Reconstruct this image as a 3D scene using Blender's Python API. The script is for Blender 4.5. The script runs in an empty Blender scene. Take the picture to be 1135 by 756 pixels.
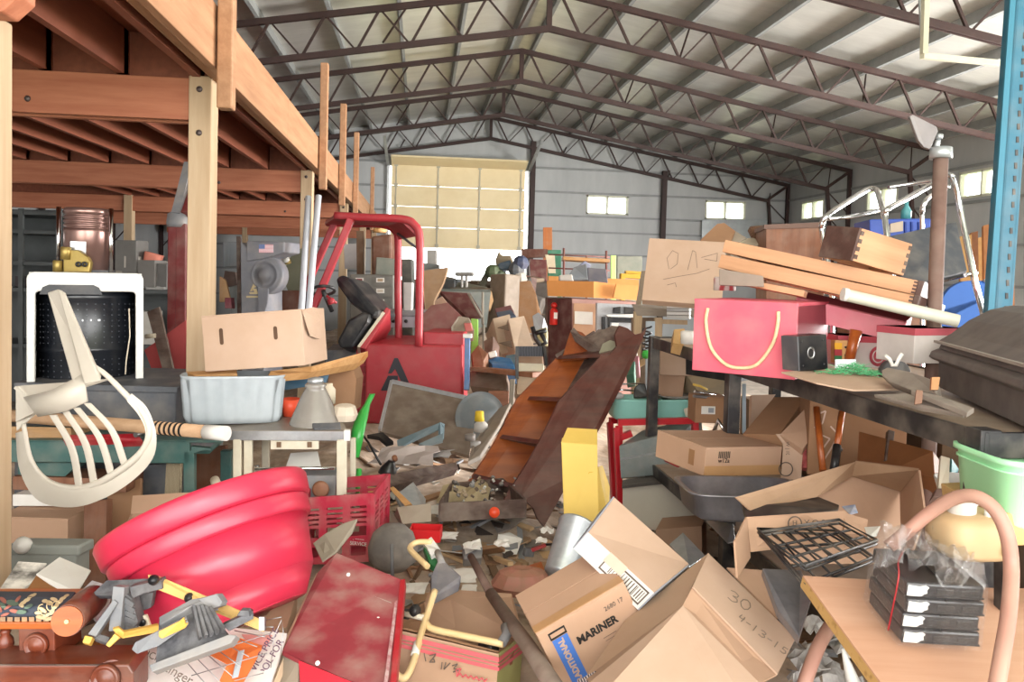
import bpy, bmesh, math, random
from mathutils import Vector, Matrix, Euler
import numpy as np
random.seed(7)
R = math.radians
SC = bpy.context.scene
COL = SC.collection

# ------------------------------------------------------------------ camera, light, exposure
F = 869.0
YAW, ROLL, PITCH, CAM_Z = R(6.7), R(1.55), math.atan(35 / 869), 1.6
f0 = Vector((math.sin(YAW), math.cos(YAW), 0)); r0 = Vector((math.cos(YAW), -math.sin(YAW), 0)); u0 = Vector((0, 0, 1))
fw = f0 * math.cos(PITCH) - u0 * math.sin(PITCH); u1 = u0 * math.cos(PITCH) + f0 * math.sin(PITCH)
rt = r0 * math.cos(ROLL) + u1 * math.sin(ROLL); up = u1 * math.cos(ROLL) - r0 * math.sin(ROLL)
cam = bpy.data.cameras.new('camera'); camo = bpy.data.objects.new('camera', cam); COL.objects.link(camo)
camo.matrix_world = Matrix(((rt.x, up.x, -fw.x, 0), (rt.y, up.y, -fw.y, 0), (rt.z, up.z, -fw.z, CAM_Z), (0, 0, 0, 1)))
cam.sensor_width = 36; cam.lens = F / 1135 * 36; cam.shift_y = -40 / 1135; cam.clip_start = 0.05
SC.camera = camo
SC.view_settings.view_transform = 'Standard'; SC.view_settings.look = 'None'
SC.view_settings.exposure = 0.0; SC.view_settings.gamma = 1.0; SC.view_settings.use_curve_mapping = False
SC.cycles.use_denoising = True
SC.cycles.max_bounces = 8; SC.cycles.diffuse_bounces = 4; SC.cycles.sample_clamp_indirect = 6.0

SKY = 5.5
w = bpy.data.worlds.new('daylight'); SC.world = w; w.use_nodes = True
nt = w.node_tree; bg = nt.nodes['Background']; bg.inputs[1].default_value = SKY
tc = nt.nodes.new('ShaderNodeTexCoord'); sp = nt.nodes.new('ShaderNodeSeparateXYZ'); cr = nt.nodes.new('ShaderNodeValToRGB')
mp = nt.nodes.new('ShaderNodeMapRange'); mp.inputs[1].default_value = -0.5; mp.inputs[2].default_value = 0.5
nt.links.new(tc.outputs['Generated'], sp.inputs[0]); nt.links.new(sp.outputs[2], mp.inputs[0])
nt.links.new(mp.outputs[0], cr.inputs[0]); nt.links.new(cr.outputs[0], bg.inputs[0])
cr.color_ramp.elements[0].position = 0.30; cr.color_ramp.elements[0].color = (0.74, 0.82, 0.55, 1)
cr.color_ramp.elements[1].position = 0.42; cr.color_ramp.elements[1].color = (1.0, 1.0, 0.97, 1)


def lamp(name, kind, loc, energy, color=(1, 1, 1), size=0.1, rot=(0, 0, 0), size_y=None):
    l = bpy.data.lights.new(name, kind); l.energy = energy; l.color = color
    if kind == 'AREA':
        l.shape = 'RECTANGLE'; l.size = size; l.size_y = size_y or size
    else:
        l.shadow_soft_size = size
    o = bpy.data.objects.new(name, l); COL.objects.link(o); o.location = loc; o.rotation_euler = rot
    return o


FLASH = 33
lamp('camera_flash', 'POINT', Vector((0, 0, CAM_Z)) - rt * 0.10 + up * 0.20, FLASH, (1.0, 0.98, 0.97), 0.05)
# added ambient fill lamp across the unbuilt front end, behind the photographer
lamp('front_fill_light', 'AREA', (1.5, -4.5, 2.4), 560, (1.0, 0.97, 0.95), 13, (R(90), 0, 0), 4.4)

# added fill lamp in an unseen side opening, brightening the far end
lamp('side_fill_light', 'AREA', (9.98, 7.0, 1.5), 3200, (1.0, 0.98, 0.96), 6.6, (R(79), 0, R(90)), 2.7)

# ------------------------------------------------------------------ materials
MATS = {}


def srgb(c):
    if isinstance(c, str):
        c = [int(c[i:i + 2], 16) for i in (0, 2, 4)]
    return tuple((x / 255 / 12.92 if x / 255 <= 0.04045 else ((x / 255 + 0.055) / 1.055) ** 2.4) for x in c) + (1,)


def mat(name, c1, c2=None, scale=6, rough=0.7, metal=0.0, kind='noise', stretch=(1, 1, 1), bump=0.0, spec=0.4, trans=0.0, emit=None, dust=0.0, alpha=1.0, contrast=0.25):
    """Procedural material: two tones mixed by noise / wood grain / waves, optional dust settling on upward faces."""
    if name in MATS: return MATS[name]
    m = bpy.data.materials.new(name); MATS[name] = m; m.use_nodes = True
    n = m.node_tree.nodes; L = m.node_tree.links; b = n['Principled BSDF']
    b.inputs['Roughness'].default_value = rough; b.inputs['Metallic'].default_value = metal
    b.inputs['Specular IOR Level'].default_value = spec
    if trans: b.inputs['Transmission Weight'].default_value = trans
    if alpha < 1: b.inputs['Alpha'].default_value = alpha
    c1 = srgb(c1); c2 = srgb(c2) if c2 else tuple(x * 0.78 for x in c1[:3]) + (1,)
    t = n.new('ShaderNodeTexCoord'); mpn = n.new('ShaderNodeMapping'); L.new(t.outputs['Object'], mpn.inputs[0])
    mpn.inputs['Scale'].default_value = stretch
    if kind == 'wave':
        tx = n.new('ShaderNodeTexWave'); tx.inputs['Scale'].default_value = scale; tx.inputs['Distortion'].default_value = 4; tx.inputs['Detail'].default_value = 3; fac = tx.outputs['Fac']
    elif kind == 'voronoi':
        tx = n.new('ShaderNodeTexVoronoi'); tx.inputs['Scale'].default_value = scale; fac = tx.outputs['Distance']
    else:
        tx = n.new('ShaderNodeTexNoise'); tx.inputs['Scale'].default_value = scale; tx.inputs['Detail'].default_value = 6; tx.inputs['Roughness'].default_value = 0.62; fac = tx.outputs['Fac']
    L.new(mpn.outputs[0], tx.inputs['Vector'])
    ramp = n.new('ShaderNodeValToRGB'); L.new(fac, ramp.inputs[0])
    ramp.color_ramp.elements[0].position = 0.5 - contrast; ramp.color_ramp.elements[1].position = 0.5 + contrast
    ramp.color_ramp.elements[0].color = c2; ramp.color_ramp.elements[1].color = c1
    out = ramp.outputs[0]
    if dust > 0:
        g = n.new('ShaderNodeTexNoise'); g.inputs['Scale'].default_value = 9; g.inputs['Detail'].default_value = 8
        L.new(t.outputs['Object'], g.inputs['Vector'])
        r2 = n.new('ShaderNodeValToRGB'); L.new(g.outputs['Fac'], r2.inputs[0])
        r2.color_ramp.elements[0].position = 0.42; r2.color_ramp.elements[1].position = 0.72
        r2.color_ramp.elements[0].color = (0, 0, 0, 1); r2.color_ramp.elements[1].color = (dust, dust, dust, 1)
        mx = n.new('ShaderNodeMix'); mx.data_type = 'RGBA'; L.new(r2.outputs[0], mx.inputs[0]); L.new(out, mx.inputs[6])
        mx.inputs[7].default_value = srgb('a89c8e'); out = mx.outputs[2]
    L.new(out, b.inputs['Base Color'])
    if emit:
        b.inputs['Emission Color'].default_value = c1; b.inputs['Emission Strength'].default_value = emit
    if bump:
        bp = n.new('ShaderNodeBump'); bp.inputs['Strength'].default_value = bump; bp.inputs['Distance'].default_value = 0.01
        L.new(fac, bp.inputs['Height']); L.new(bp.outputs[0], b.inputs['Normal'])
    return m


def wood(name, c1, c2, axis='x', scale=5, rough=0.6, bump=0.05, dust=0.0, spec=0.35):
    s = {'x': (0.6, 7, 7), 'y': (7, 0.6, 7), 'z': (7, 7, 0.6)}[axis]
    return mat(name, c1, c2, scale=scale, rough=rough, stretch=s, bump=bump, dust=dust, spec=spec, contrast=0.22)


# ------------------------------------------------------------------ mesh helpers
class MB:
    """Collects shapes; build() links them as ONE mesh object."""
    def __init__(s): s.v = []; s.f = []; s.sm = []; s.mi = []; s.cur = 0

    def add(s, vs, fs, smooth=False):
        o = len(s.v); s.v += [tuple(x) for x in vs]
        for q in fs: s.f.append(tuple(o + i for i in q)); s.sm.append(smooth); s.mi.append(s.cur)
        return s

    def box(s, size, c=(0, 0, 0), rot=None, M=None):
        x, y, z = (k / 2 for k in size)
        vs = [Vector(p) for p in ((-x, -y, -z), (x, -y, -z), (x, y, -z), (-x, y, -z), (-x, -y, z), (x, -y, z), (x, y, z), (-x, y, z))]
        if rot: e = Euler(rot).to_matrix(); vs = [e @ p for p in vs]
        vs = [p + Vector(c) for p in vs]
        if M: vs = [M @ p for p in vs]
        return s.add(vs, [(0, 3, 2, 1), (4, 5, 6, 7), (0, 1, 5, 4), (1, 2, 6, 5), (2, 3, 7, 6), (3, 0, 4, 7)])

    def hexa(s, p):
        return s.add(p, [(0, 3, 2, 1), (4, 5, 6, 7), (0, 1, 5, 4), (1, 2, 6, 5), (2, 3, 7, 6), (3, 0, 4, 7)])

    def bar(s, a, b, w=0.04, h=None, upv=(0, 0, 1)):
        a = Vector(a); b = Vector(b); h = h or w
        d = (b - a).normalized(); U = Vector(upv)
        if abs(d.dot(U)) > 0.97: U = Vector((0, 1, 0)) if abs(d.y) < 0.9 else Vector((1, 0, 0))
        sx = d.cross(U).normalized(); sy = sx.cross(d)
        q = []
        for p in (a, b):
            for i, j in ((-1, -1), (1, -1), (1, 1), (-1, 1)): q.append(p + sx * (i * w / 2) + sy * (j * h / 2))
        return s.add(q, [(0, 1, 2, 3), (7, 6, 5, 4), (0, 4, 5, 1), (1, 5, 6, 2), (2, 6, 7, 3), (3, 7, 4, 0)])

    def tube(s, pts, r, n=10, closed=False, caps=True):
        pts = [Vector(p) for p in pts]; rs = r if isinstance(r, (list, tuple)) else [r] * len(pts)
        N = len(pts); rings = []; prev = None
        for i, p in enumerate(pts):
            if closed: d = (pts[(i + 1) % N] - pts[i - 1])
            else: d = pts[min(i + 1, N - 1)] - pts[max(i - 1, 0)]
            d = d.normalized() if d.length > 1e-9 else Vector((0, 0, 1))
            if prev is None:
                U = Vector((0, 0, 1)) if abs(d.z) < 0.9 else Vector((1, 0, 0)); x = d.cross(U).normalized()
            else:
                x = (prev - d * prev.dot(d)); x = x.normalized() if x.length > 1e-6 else d.orthogonal().normalized()
            prev = x; y = d.cross(x)
            rings.append([p + (x * math.cos(2 * math.pi * k / n) + y * math.sin(2 * math.pi * k / n)) * rs[i] for k in range(n)])
        vs = [q for g in rings for q in g]; fs = []
        for i in range(N if closed else N - 1):
            j = (i + 1) % N
            for k in range(n): fs.append((i * n + k, i * n + (k + 1) % n, j * n + (k + 1) % n, j * n + k))
        o = len(s.v); s.add(vs, fs, True)
        if caps and not closed:
            s.f += [tuple(o + k for k in range(n))[::-1], tuple(o + (N - 1) * n + k for k in range(n))]; s.sm += [False, False]; s.mi += [s.cur] * 2
        return s

    def lathe(s, prof, n=28, c=(0, 0, 0), sx=1, sy=1, M=None, smooth=True, power=2.0, ring=False):
        """prof: (radius, z) list. power > 2 squares the outline off."""
        vs = []; fs = []
        if ring: prof = list(prof) + [prof[0]]      # closed section: a hoop
        for r_, z in prof:
            for k in range(n):
                a = 2 * math.pi * k / n; ca, sa = math.cos(a), math.sin(a)
                q = (abs(ca) ** power + abs(sa) ** power) ** (-1 / power)
                p = Vector((c[0] + r_ * ca * q * sx, c[1] + r_ * sa * q * sy, c[2] + z)); vs.append(M @ p if M else p)
        for i in range(len(prof) - 1):
            for k in range(n): fs.append((i * n + k, i * n + (k + 1) % n, (i + 1) * n + (k + 1) % n, (i + 1) * n + k))
        s.add(vs, fs, smooth)
        if ring: return s
        o = len(s.v) - len(vs)
        if prof[0][0] > 1e-4: s.f.append(tuple(o + k for k in range(n))[::-1]); s.sm.append(False); s.mi.append(s.cur)
        if prof[-1][0] > 1e-4: s.f.append(tuple(o + (len(prof) - 1) * n + k for k in range(n))); s.sm.append(False); s.mi.append(s.cur)
        return s

    def prism(s, poly, t, M=None, z0=0.0):
        """poly: outline in local xy, thickened from z0 to z0+t."""
        n = len(poly); vs = [Vector((x, y, z0)) for x, y in poly] + [Vector((x, y, z0 + t)) for x, y in poly]
        if M: vs = [M @ v for v in vs]
        return s.add(vs, [tuple(range(n))[::-1], tuple(range(n, 2 * n))] + [(i, (i + 1) % n, n + (i + 1) % n, n + i) for i in range(n)])

    def sheet(s, rows, t=0.004, smooth=False):
        """A grid of points (rows of equal length) given thickness t along its normal."""
        rows = [[Vector(p) for p in r_] for r_ in rows]; a, b = len(rows), len(rows[0])
        nrm = (rows[0][-1] - rows[0][0]).cross(rows[-1][0] - rows[0][0]).normalized() * t
        vs = [p for r_ in rows for p in r_] + [p - nrm for r_ in rows for p in r_]; o = a * b; fs = []
        I = lambda i, j: i * b + j
        for i in range(a - 1):
            for j in range(b - 1):
                fs.append((I(i, j), I(i, j + 1), I(i + 1, j + 1), I(i + 1, j))); fs.append((o + I(i, j), o + I(i + 1, j), o + I(i + 1, j + 1), o + I(i, j + 1)))
        ed = [I(0, j) for j in range(b)] + [I(i, b - 1) for i in range(1, a)] + [I(a - 1, j) for j in range(b - 2, -1, -1)] + [I(i, 0) for i in range(a - 2, 0, -1)]
        for k in range(len(ed)): x, y = ed[k], ed[(k + 1) % len(ed)]; fs.append((x, o + x, o + y, y))
        return s.add(vs, fs, smooth)

    def build(s, name, m, parent=None, bevel=0.0, seg=2, solid=0.0, sub=0):
        me = bpy.data.meshes.new(name); me.from_pydata(s.v, [], s.f)
        for q in (m if isinstance(m, (list, tuple)) else [m]): me.materials.append(q)
        me.polygons.foreach_set('use_smooth', s.sm); me.polygons.foreach_set('material_index', s.mi)
        bm = bmesh.new(); bm.from_mesh(me); bmesh.ops.recalc_face_normals(bm, faces=bm.faces); bm.to_mesh(me); bm.free()
        o = bpy.data.objects.new(name, me); COL.objects.link(o)
        if parent: o.parent = parent
        if solid: d = o.modifiers.new('s', 'SOLIDIFY'); d.thickness = solid; d.offset = 0
        if sub: d = o.modifiers.new('d', 'SUBSURF'); d.levels = sub; d.render_levels = sub
        if bevel:
            d = o.modifiers.new('b', 'BEVEL'); d.width = bevel; d.segments = seg; d.limit_method = 'ANGLE'; d.angle_limit = R(40)
        return o


def tag(o, label=None, cat=None, group=None, kind=None):
    if label: o['label'] = label
    if cat: o['category'] = cat
    if group: o['group'] = group
    if kind: o['kind'] = kind
    return o


def thing(name, label, cat, loc=(0, 0, 0), rot=(0, 0, 0), group=None, kind=None):
    o = bpy.data.objects.new(name, None); COL.objects.link(o); o.empty_display_size = 0.1
    o.location = loc; o.rotation_euler = rot
    return tag(o, label, cat, group, kind)


def copy_thing(o, loc, rot, label, group=None, scale=None):
    def cp(a, par):
        c = a.copy(); COL.objects.link(c)
        if par: c.parent = par
        for ch in list(a.children): cp(ch, c)
        return c
    c = cp(o, None); c.location = loc; c.rotation_euler = rot; c['label'] = label
    if scale: c.scale = scale
    if group: c['group'] = group
    return c


def text(body, name, m, parent, size, loc, rot=(0, 0, 0), ext=0.0006, bold=0.0, shear=0.0, sx=1.0):
    cu = bpy.data.curves.new(name, 'FONT'); cu.body = body; cu.size = size; cu.extrude = ext; cu.offset = bold; cu.shear = shear
    cu.align_x = 'CENTER'; cu.align_y = 'CENTER'; cu.materials.append(m); cu.resolution_u = 3
    t = bpy.data.objects.new(name, cu); COL.objects.link(t)
    me = bpy.data.meshes.new_from_object(t); me.name = name; COL.objects.unlink(t); bpy.data.objects.remove(t)
    o = bpy.data.objects.new(name, me); COL.objects.link(o); o.parent = parent; o.location = loc; o.rotation_euler = rot; o.scale = (sx, 1, 1)
    return o


def stroke(name, m, parent, lines, w=0.003, M=None):
    """Hand-drawn marks: polylines in local xy, raised a hair above the surface."""
    mb = MB()
    for ln in lines:
        for a, b in zip(ln, ln[1:]):
            a = Vector((a[0], a[1], 0)); b = Vector((b[0], b[1], 0)); d = (b - a)
            if d.length < 1e-6: continue
            nn = Vector((-d.y, d.x, 0)).normalized() * w / 2
            q = [a - nn, b - nn, b + nn, a + nn]; q += [p + Vector((0, 0, 0.0008)) for p in q]
            mb.hexa([M @ p for p in q] if M else q)
    return mb.build(name, m, parent)


def rect(x0, x1, y0, y1): return [(x0, y0), (x1, y0), (x1, y1), (x0, y1)]


# ------------------------------------------------------------------ the building
XR, XL, YB, XM = 9.95, -6.5, 20.6, 1.73
RZ, SL = 5.66, 0.175            # top of truss at the ridge, roof slope
rz = lambda x, d=0.0: RZ - SL * abs(x - XM) + d
M_CONC = mat('concrete_floor', '8d8378', '6b6259', scale=2.5, rough=0.85, bump=0.15, dust=0.5)
M_INS = mat('white_insulation', 'dcdad4', 'c2bfb9', scale=1.4, metal=0.55, rough=0.34, bump=0.5, stretch=(1, 3, 1), spec=0.6)
M_WALL = mat('grey_wall_insulation', 'b4b6b6', 'a0a2a3', scale=1.2, rough=0.6, bump=0.25, stretch=(2, 2, 0.5))
M_PRIMER = mat('red_oxide_primer', '38231f', '2a1a18', scale=8, rough=0.6)
M_PURLIN = mat('grey_purlin', '8e9090', '767878', scale=5, rough=0.5, spec=0.5)
M_DOOR = mat('cream_door_panel', 'ead9b2', 'dfcba0', scale=2, rough=0.55)
M_ALU = mat('aluminium', 'c8cacb', 'a9abad', scale=12, rough=0.35, metal=0.7)
M_WFRAME = mat('window_vinyl', 'dcdccb', 'c6c6b2', rough=0.5)
M_GLASS = mat('window_glass', 'f4f8f0', 'f4f8f0', rough=0.02, trans=1.0)

fl = MB().box((XR - XL, YB + 4.5, 0.1), ((XR + XL) / 2, (YB - 4.5) / 2, -0.05)).build('floor', M_CONC); tag(fl, kind='structure')


def wall_with_holes(name, m, u0_, u1_, z0, ztop, holes, put):
    """holes = (u0,u1,z0,z1); put(u,z,side) -> point. The wall is 0.12 thick."""
    us = sorted({u0_, u1_, *[h[0] for h in holes], *[h[1] for h in holes]} | ({XM} if u0_ < XM < u1_ and 'back' in name else set()))
    mb = MB()
    for a, b in zip(us, us[1:]):
        mid = (a + b) / 2
        hs = sorted([(h[2], h[3]) for h in holes if h[0] < mid < h[1]])
        z = z0; segs = []
        for h0, h1 in hs:
            if h0 > z: segs.append((z, h0, h0))
            z = h1
        segs.append((z, ztop(a), ztop(b)))
        for s0, sa, sb in segs:
            p = [put(a, s0, 0), put(b, s0, 0), put(b, s0, 1), put(a, s0, 1), put(a, sa, 0), put(b, sb, 0), put(b, sb, 1), put(a, sa, 1)]
            mb.hexa(p)
    o = mb.build(name, m); return tag(o, kind='structure')


BW = [(4.34, 5.48, 3.23, 3.74), (7.62, 8.76, 3.21, 3.72)]
DOORX = (-0.85, 2.72)
wb = wall_with_holes('wall_back', M_WALL, XL, XR, 0, lambda x: rz(x, 0.2), BW + [(DOORX[0], DOORX[1], 0, 4.3)], lambda u, z, s: (u, YB + s * 0.12, z))
RWN = [(18.6, 19.75, 3.19, 3.68), (15.55, 16.7, 3.19, 3.68), (12.45, 13.65, 3.2, 3.7), (9.4, 10.55, 3.2, 3.7), (6.3, 7.45, 3.2, 3.7)]
ADDED_OPENING = (3.6, 10.4, 0, 3.0)      # unseen opening, added to hold the side fill lamp
wr = wall_with_holes('wall_right', M_WALL, -4.5, YB, 0, lambda x: rz(XR, 0.2), RWN + [ADDED_OPENING], lambda u, z, s: (XR + s * 0.12, u, z))
wl = wall_with_holes('wall_left', M_WALL, -4.5, YB, 0, lambda x: rz(XL, 0.2), [], lambda u, z, s: (XL - s * 0.12, u, z))
for (w_, hs) in ((wb, 'x'), (wr, 'y')):
    zs = [0.9, 1.55, 2.15, 2.75, 3.16, 3.78, 4.4] if hs == 'x' else [0.9, 1.6, 2.3, 3.12, 3.78]
    for z in zs:
        mb = MB()
        if hs == 'x':
            cuts = [(XL, DOORX[0] - 0.08), (DOORX[1] + 0.08, XR)]
            for a, b in cuts: mb.box((b - a, 0.05, 0.05), ((a + b) / 2, YB - 0.025, z))
        else:
            for a, b in ([(-4, ADDED_OPENING[0]), (ADDED_OPENING[1], YB)] if z < 3 else [(-4, YB)]): mb.box((0.05, b - a, 0.05), (XR - 0.025, (a + b) / 2, z))
        mb.build('wall_girt', M_PURLIN, w_)


def window(n, put, a, b, z0, z1, ax):
    fr = MB(); t = 0.045; mid = (a + b) / 2
    for (p, q, s0, s1) in ((a, b, z0, z0 + t), (a, b, z1 - t, z1), (a, a + t, z0, z1), (b - t, b, z0, z1), (mid - 0.02, mid + 0.02, z0, z1)):
        sz = (q - p, 0.14, s1 - s0) if ax == 'x' else (0.14, q - p, s1 - s0)
        fr.box(sz, put((p + q) / 2, (s0 + s1) / 2))
    o = fr.build('window_%d' % n, M_WFRAME); tag(o, kind='structure')
    g = MB()
    for p, q in ((a + t, mid - 0.02), (mid + 0.02, b - t)):
        g.box((q - p, 0.006, z1 - z0 - 2 * t) if ax == 'x' else (0.006, q - p, z1 - z0 - 2 * t), put((p + q) / 2, (z0 + z1) / 2))
    g.build('window_pane', M_GLASS, o)


k = 1
for h in BW: window(k, lambda u, z: (u, YB + 0.05, z), *h, 'x'); k += 1
for h in RWN: window(k, lambda u, z: (XR + 0.05, u, z), *h, 'y'); k += 1

# roof skin with foil-faced insulation quilted between the purlins
mb = MB()
for x0, x1 in ((XL - 0.2, XM), (XM, XR + 0.2)):
    mb.hexa([(x0, -4.5, rz(x0, 0.18)), (x1, -4.5, rz(x1, 0.18)), (x1, YB + 0.2, rz(x1, 0.18)), (x0, YB + 0.2, rz(x0, 0.18)),
             (x0, -4.5, rz(x0, 0.28)), (x1, -4.5, rz(x1, 0.28)), (x1, YB + 0.2, rz(x1, 0.28)), (x0, YB + 0.2, rz(x0, 0.28))])
ceil = mb.build('ceiling', M_INS); tag(ceil, kind='structure')
for i in range(9):
    for s in (-1, 1):
        x = XM + s * (0.22 + i * 0.95); a = math.atan(SL) * -s
        MB().box((0.05, YB + 4.5, 0.17), (x, (YB - 4.5) / 2, rz(x, 0.095)), (0, -a, 0)).build('roof_purlin', M_PURLIN, ceil)


def truss(y):
    t = tag(bpy.data.objects.new('roof_truss', None), kind='structure'); COL.objects.link(t); t.location = (0, y, 0)
    dz = 0.54; inner = 0.62
    for nm, d in (('top_chord', 0), ('bottom_chord', -dz)):
        c = MB()
        for xe in ((XL + 0.08, XR - 0.08) if nm == 'top_chord' else (XL + inner, XR - inner)):
            for yy in (-0.028, 0.028):
                c.bar((XM, yy, rz(XM, d - 0.04)), (xe, yy, rz(xe, d - 0.04)), 0.022, 0.075)
            c.bar((XM, 0, rz(XM, d - 0.005)), (xe, 0, rz(xe, d - 0.005)), 0.085, 0.014)
        c.build(nm, M_PRIMER, t)
    wbm = MB(); step = 0.74
    wbm.bar((XM, 0, rz(XM, -0.04)), (XM, 0, rz(XM, -dz - 0.04)), 0.075, 0.075)
    for s in (-1, 1):
        for i in range(10):
            xa = XM + s * (0.15 + i * step); xb = XM + s * (0.15 + (i + 0.42) * step); xc = XM + s * (0.15 + (i + 1) * step)
            top = lambda x: (x, 0, rz(x, -0.04)); bot = lambda x: (x, 0, rz(x, -dz - 0.04))
            if abs(xc - XM) > 7.65: break
            wbm.bar(top(xa), bot(xb), 0.034); wbm.bar(bot(xb), top(xc), 0.024)
        for i in (2, 5, 8):   # fly braces up to the purlins
            x = XM + s * (0.22 + i * 0.95)
            wbm.bar((x - 0.2, 0.0, rz(x, -dz)), (x + 0.1, 0.45, rz(x, 0.1)), 0.022)
    wbm.build('web', M_PRIMER, t)
    for s, xw in ((-1, XL), (1, XR)):
        lg = MB(); xo = xw - s * 0.07; xi = xw - s * inner
        lg.bar((xo, 0, 0), (xo, 0, rz(xo)), 0.08); lg.bar((xi, 0, rz(xi, -dz)), (xw - s * 0.2, 0, 0), 0.07)
        lg.bar((xi, 0, rz(xi, -dz)), (xo, 0, rz(xo, -0.05)), 0.06)
        for i in range(6):
            za = 0.2 + i * 0.6; q = lambda z: xi + (xw - s * 0.2 - xi) * (1 - z / rz(xi, -dz))
            lg.bar((xo, 0, za), (q(za + 0.5), 0, za + 0.5), 0.022)
        lg.build('truss_leg', M_PRIMER, t)


for y in (20.45, 17.35, 14.25, 11.15, 8.05, 4.95, 1.9): truss(y)
for x in (2.86, 6.42):   # wind columns on the end wall
    tag(MB().box((0.13, 0.13, rz(x, -0.4)), (x, YB - 0.12, rz(x, -0.4) / 2)).build('wall_column', M_PRIMER), kind='structure')

dj = MB()
for y in (ADDED_OPENING[0], ADDED_OPENING[1]): dj.box((0.16, 0.08, 3.04), (XR + 0.05, y, 1.52))
dj.box((0.16, 6.9, 0.08), (XR + 0.05, 7.0, 3.04)); tag(dj.build('added_opening_frame', M_PURLIN), kind='structure')  # frame of the added side opening around the fill lamp

# sectional overhead door, raised part way; upper sections lie back along the tracks
d = tag(bpy.data.objects.new('door_1', None), kind='structure'); COL.objects.link(d); d.location = (0, YB, 0)
dz0 = 2.2; sh = 0.53
for i in range(4):
    z = dz0 + sh * (i + 0.5)
    s_ = MB().box((DOORX[1] - DOORX[0] - 0.1, 0.05, sh - 0.012), ((DOORX[0] + DOORX[1]) / 2, -0.06, z))
    s_.build('door_section', M_DOOR, d)
MB().box((DOORX[1] - DOORX[0] - 0.1, 0.55, 0.05), ((DOORX[0] + DOORX[1]) / 2, -0.36, 4.40), (R(-14), 0, 0)).build('door_section', M_DOOR, d)
st = MB()
for fx in (0.02, 0.34, 0.66, 0.98):
    x = DOORX[0] + 0.1 + fx * (DOORX[1] - DOORX[0] - 0.2)
    st.box((0.035, 0.012, 4 * sh), (x, -0.095, dz0 + 2 * sh))
    for i in range(5): st.box((0.09, 0.03, 0.09), (x, -0.1, dz0 + sh * i + (0.06 if i == 0 else 0)))
st.build('door_stile', mat('door_stile_grey', 'bfb8a4', 'a8a18e', rough=0.5), d)
for s, x in ((-1, DOORX[0]), (1, DOORX[1])):
    MB().box((0.06, 0.09, 4.3), (x + s * 0.03, -0.07, 2.15)).bar((x + s * 0.05, -0.1, 4.3), (x + s * 0.05, -2.2, 4.75 if s > 0 else 4.7), 0.07, 0.05).build('door_track', M_ALU, d)

# ------------------------------------------------------------------ timber mezzanine on the left
M_FIR = wood('fir_along_x', 'b9795a', '9d5c42', 'x', scale=3)
M_FIRY = wood('fir_along_y', 'b08563', '94694a', 'y', scale=3)
M_FIRD = wood('fir_joist', '8a4f38', '74402e', 'y', scale=3)
M_POST = wood('pale_post_timber', 'bda587', 'a98d6c', 'z', scale=2.2)
M_DECK = wood('deck_plywood', '9a5a40', '864b36', 'y', scale=1.5)
M_BOLT = mat('bolt_steel', '6b5f5c', '4f4644', rough=0.5, metal=0.6)
mz = thing('timber_mezzanine', 'open timber storage mezzanine of posts, beams and joists along the left side', 'mezzanine')
ZC0, ZC1 = 2.37, 2.59
STX, STZ = -1.187, 2.325
for y in (2.62, 4.4, 8.3, 12.2, 16.1, 19.9):
    if y == 2.62:
        MB().prism([(-5.6, STZ), (STX - 0.05, STZ), (STX, STZ + 0.05), (STX, 2.66), (-5.6, 2.66)], 0.10, M=Matrix.Translation((0, y - 0.03, 0)) @ Matrix.Rotation(R(90), 4, 'X')).build('cross_beam', M_FIR, mz, bevel=0.006)
        MB().box((0.15, 0.14, STZ + 0.02), (-1.377, y, (STZ + 0.02) / 2)).build('post', M_POST, mz, bevel=0.006)
        continue
    MB().box((4.9, 0.04, 0.235), (-1.10 - 2.5, y + 0.06, 2.712)).build('blocking', M_FIRD, mz)
    for dy in (0.005, 0.115):
        MB().box((5.0, 0.045, ZC1 - ZC0), (-1.13 - 2.5, y + dy, (ZC0 + ZC1) / 2)).build('cross_beam', M_FIR, mz, bevel=0.004)
    for px in (-1.181, -4.3):
        MB().box((0.118, 0.14, ZC1 + 0.01), (px, y + 0.03, (ZC1 + 0.01) / 2)).build('post', M_POST, mz, bevel=0.006)
    for (bx, bz) in ((-1.185, 2.53), (-1.185, 2.30), (-2.05, 2.44)):
        bl = MB()
        bl.lathe([(0.0, 0.008), (0.012, 0.006), (0.017, 0.0)], 10, M=Matrix.Translation((bx, y - (0.041 if bx > -2 else 0.018), bz)) @ Matrix.Rotation(R(90), 4, 'X'))
        bl.build('bolt', M_BOLT, mz)
for i in range(9):
    x = -1.18 - i * 0.385
    for y0, y1 in ((0.4, 4.42), (4.36, 8.32), (8.26, 12.22), (12.16, 16.12), (16.06, 19.95)):
        if y0 > 12 and i > 5: continue
        MB().box((0.04, y1 - y0, 0.235), (x + (0.02 if int(y0) % 2 else -0.02), (y0 + y1) / 2, 2.71)).build('joist', M_FIRD, mz)
for y0, y1 in ((0.6, 6.2), (6.2, 12.2), (12.2, 19.95)):
    MB().box((0.045, y1 - y0, 0.31), (-1.055, (y0 + y1) / 2, 2.735)).build('rim_beam', M_FIRY, mz, bevel=0.004)
    MB().box((0.045, y1 - y0, 0.27), (-1.105, (y0 + y1) / 2, 2.725)).build('rim_beam', M_FIRY, mz)
MB().box((4.9, 19.3, 0.02), (-3.52, 10.3, 2.845)).build('deck', M_DECK, mz)
for y in (4.1, 8.0, 9.9, 11.9, 15.8):
    z1 = 3.9 if y < 5 else 3.62
    MB().box((0.075, 0.085, z1 - 2.38), (-0.985, y, (z1 + 2.38) / 2)).build('rail_post', M_FIRY, mz, bevel=0.008)

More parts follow.
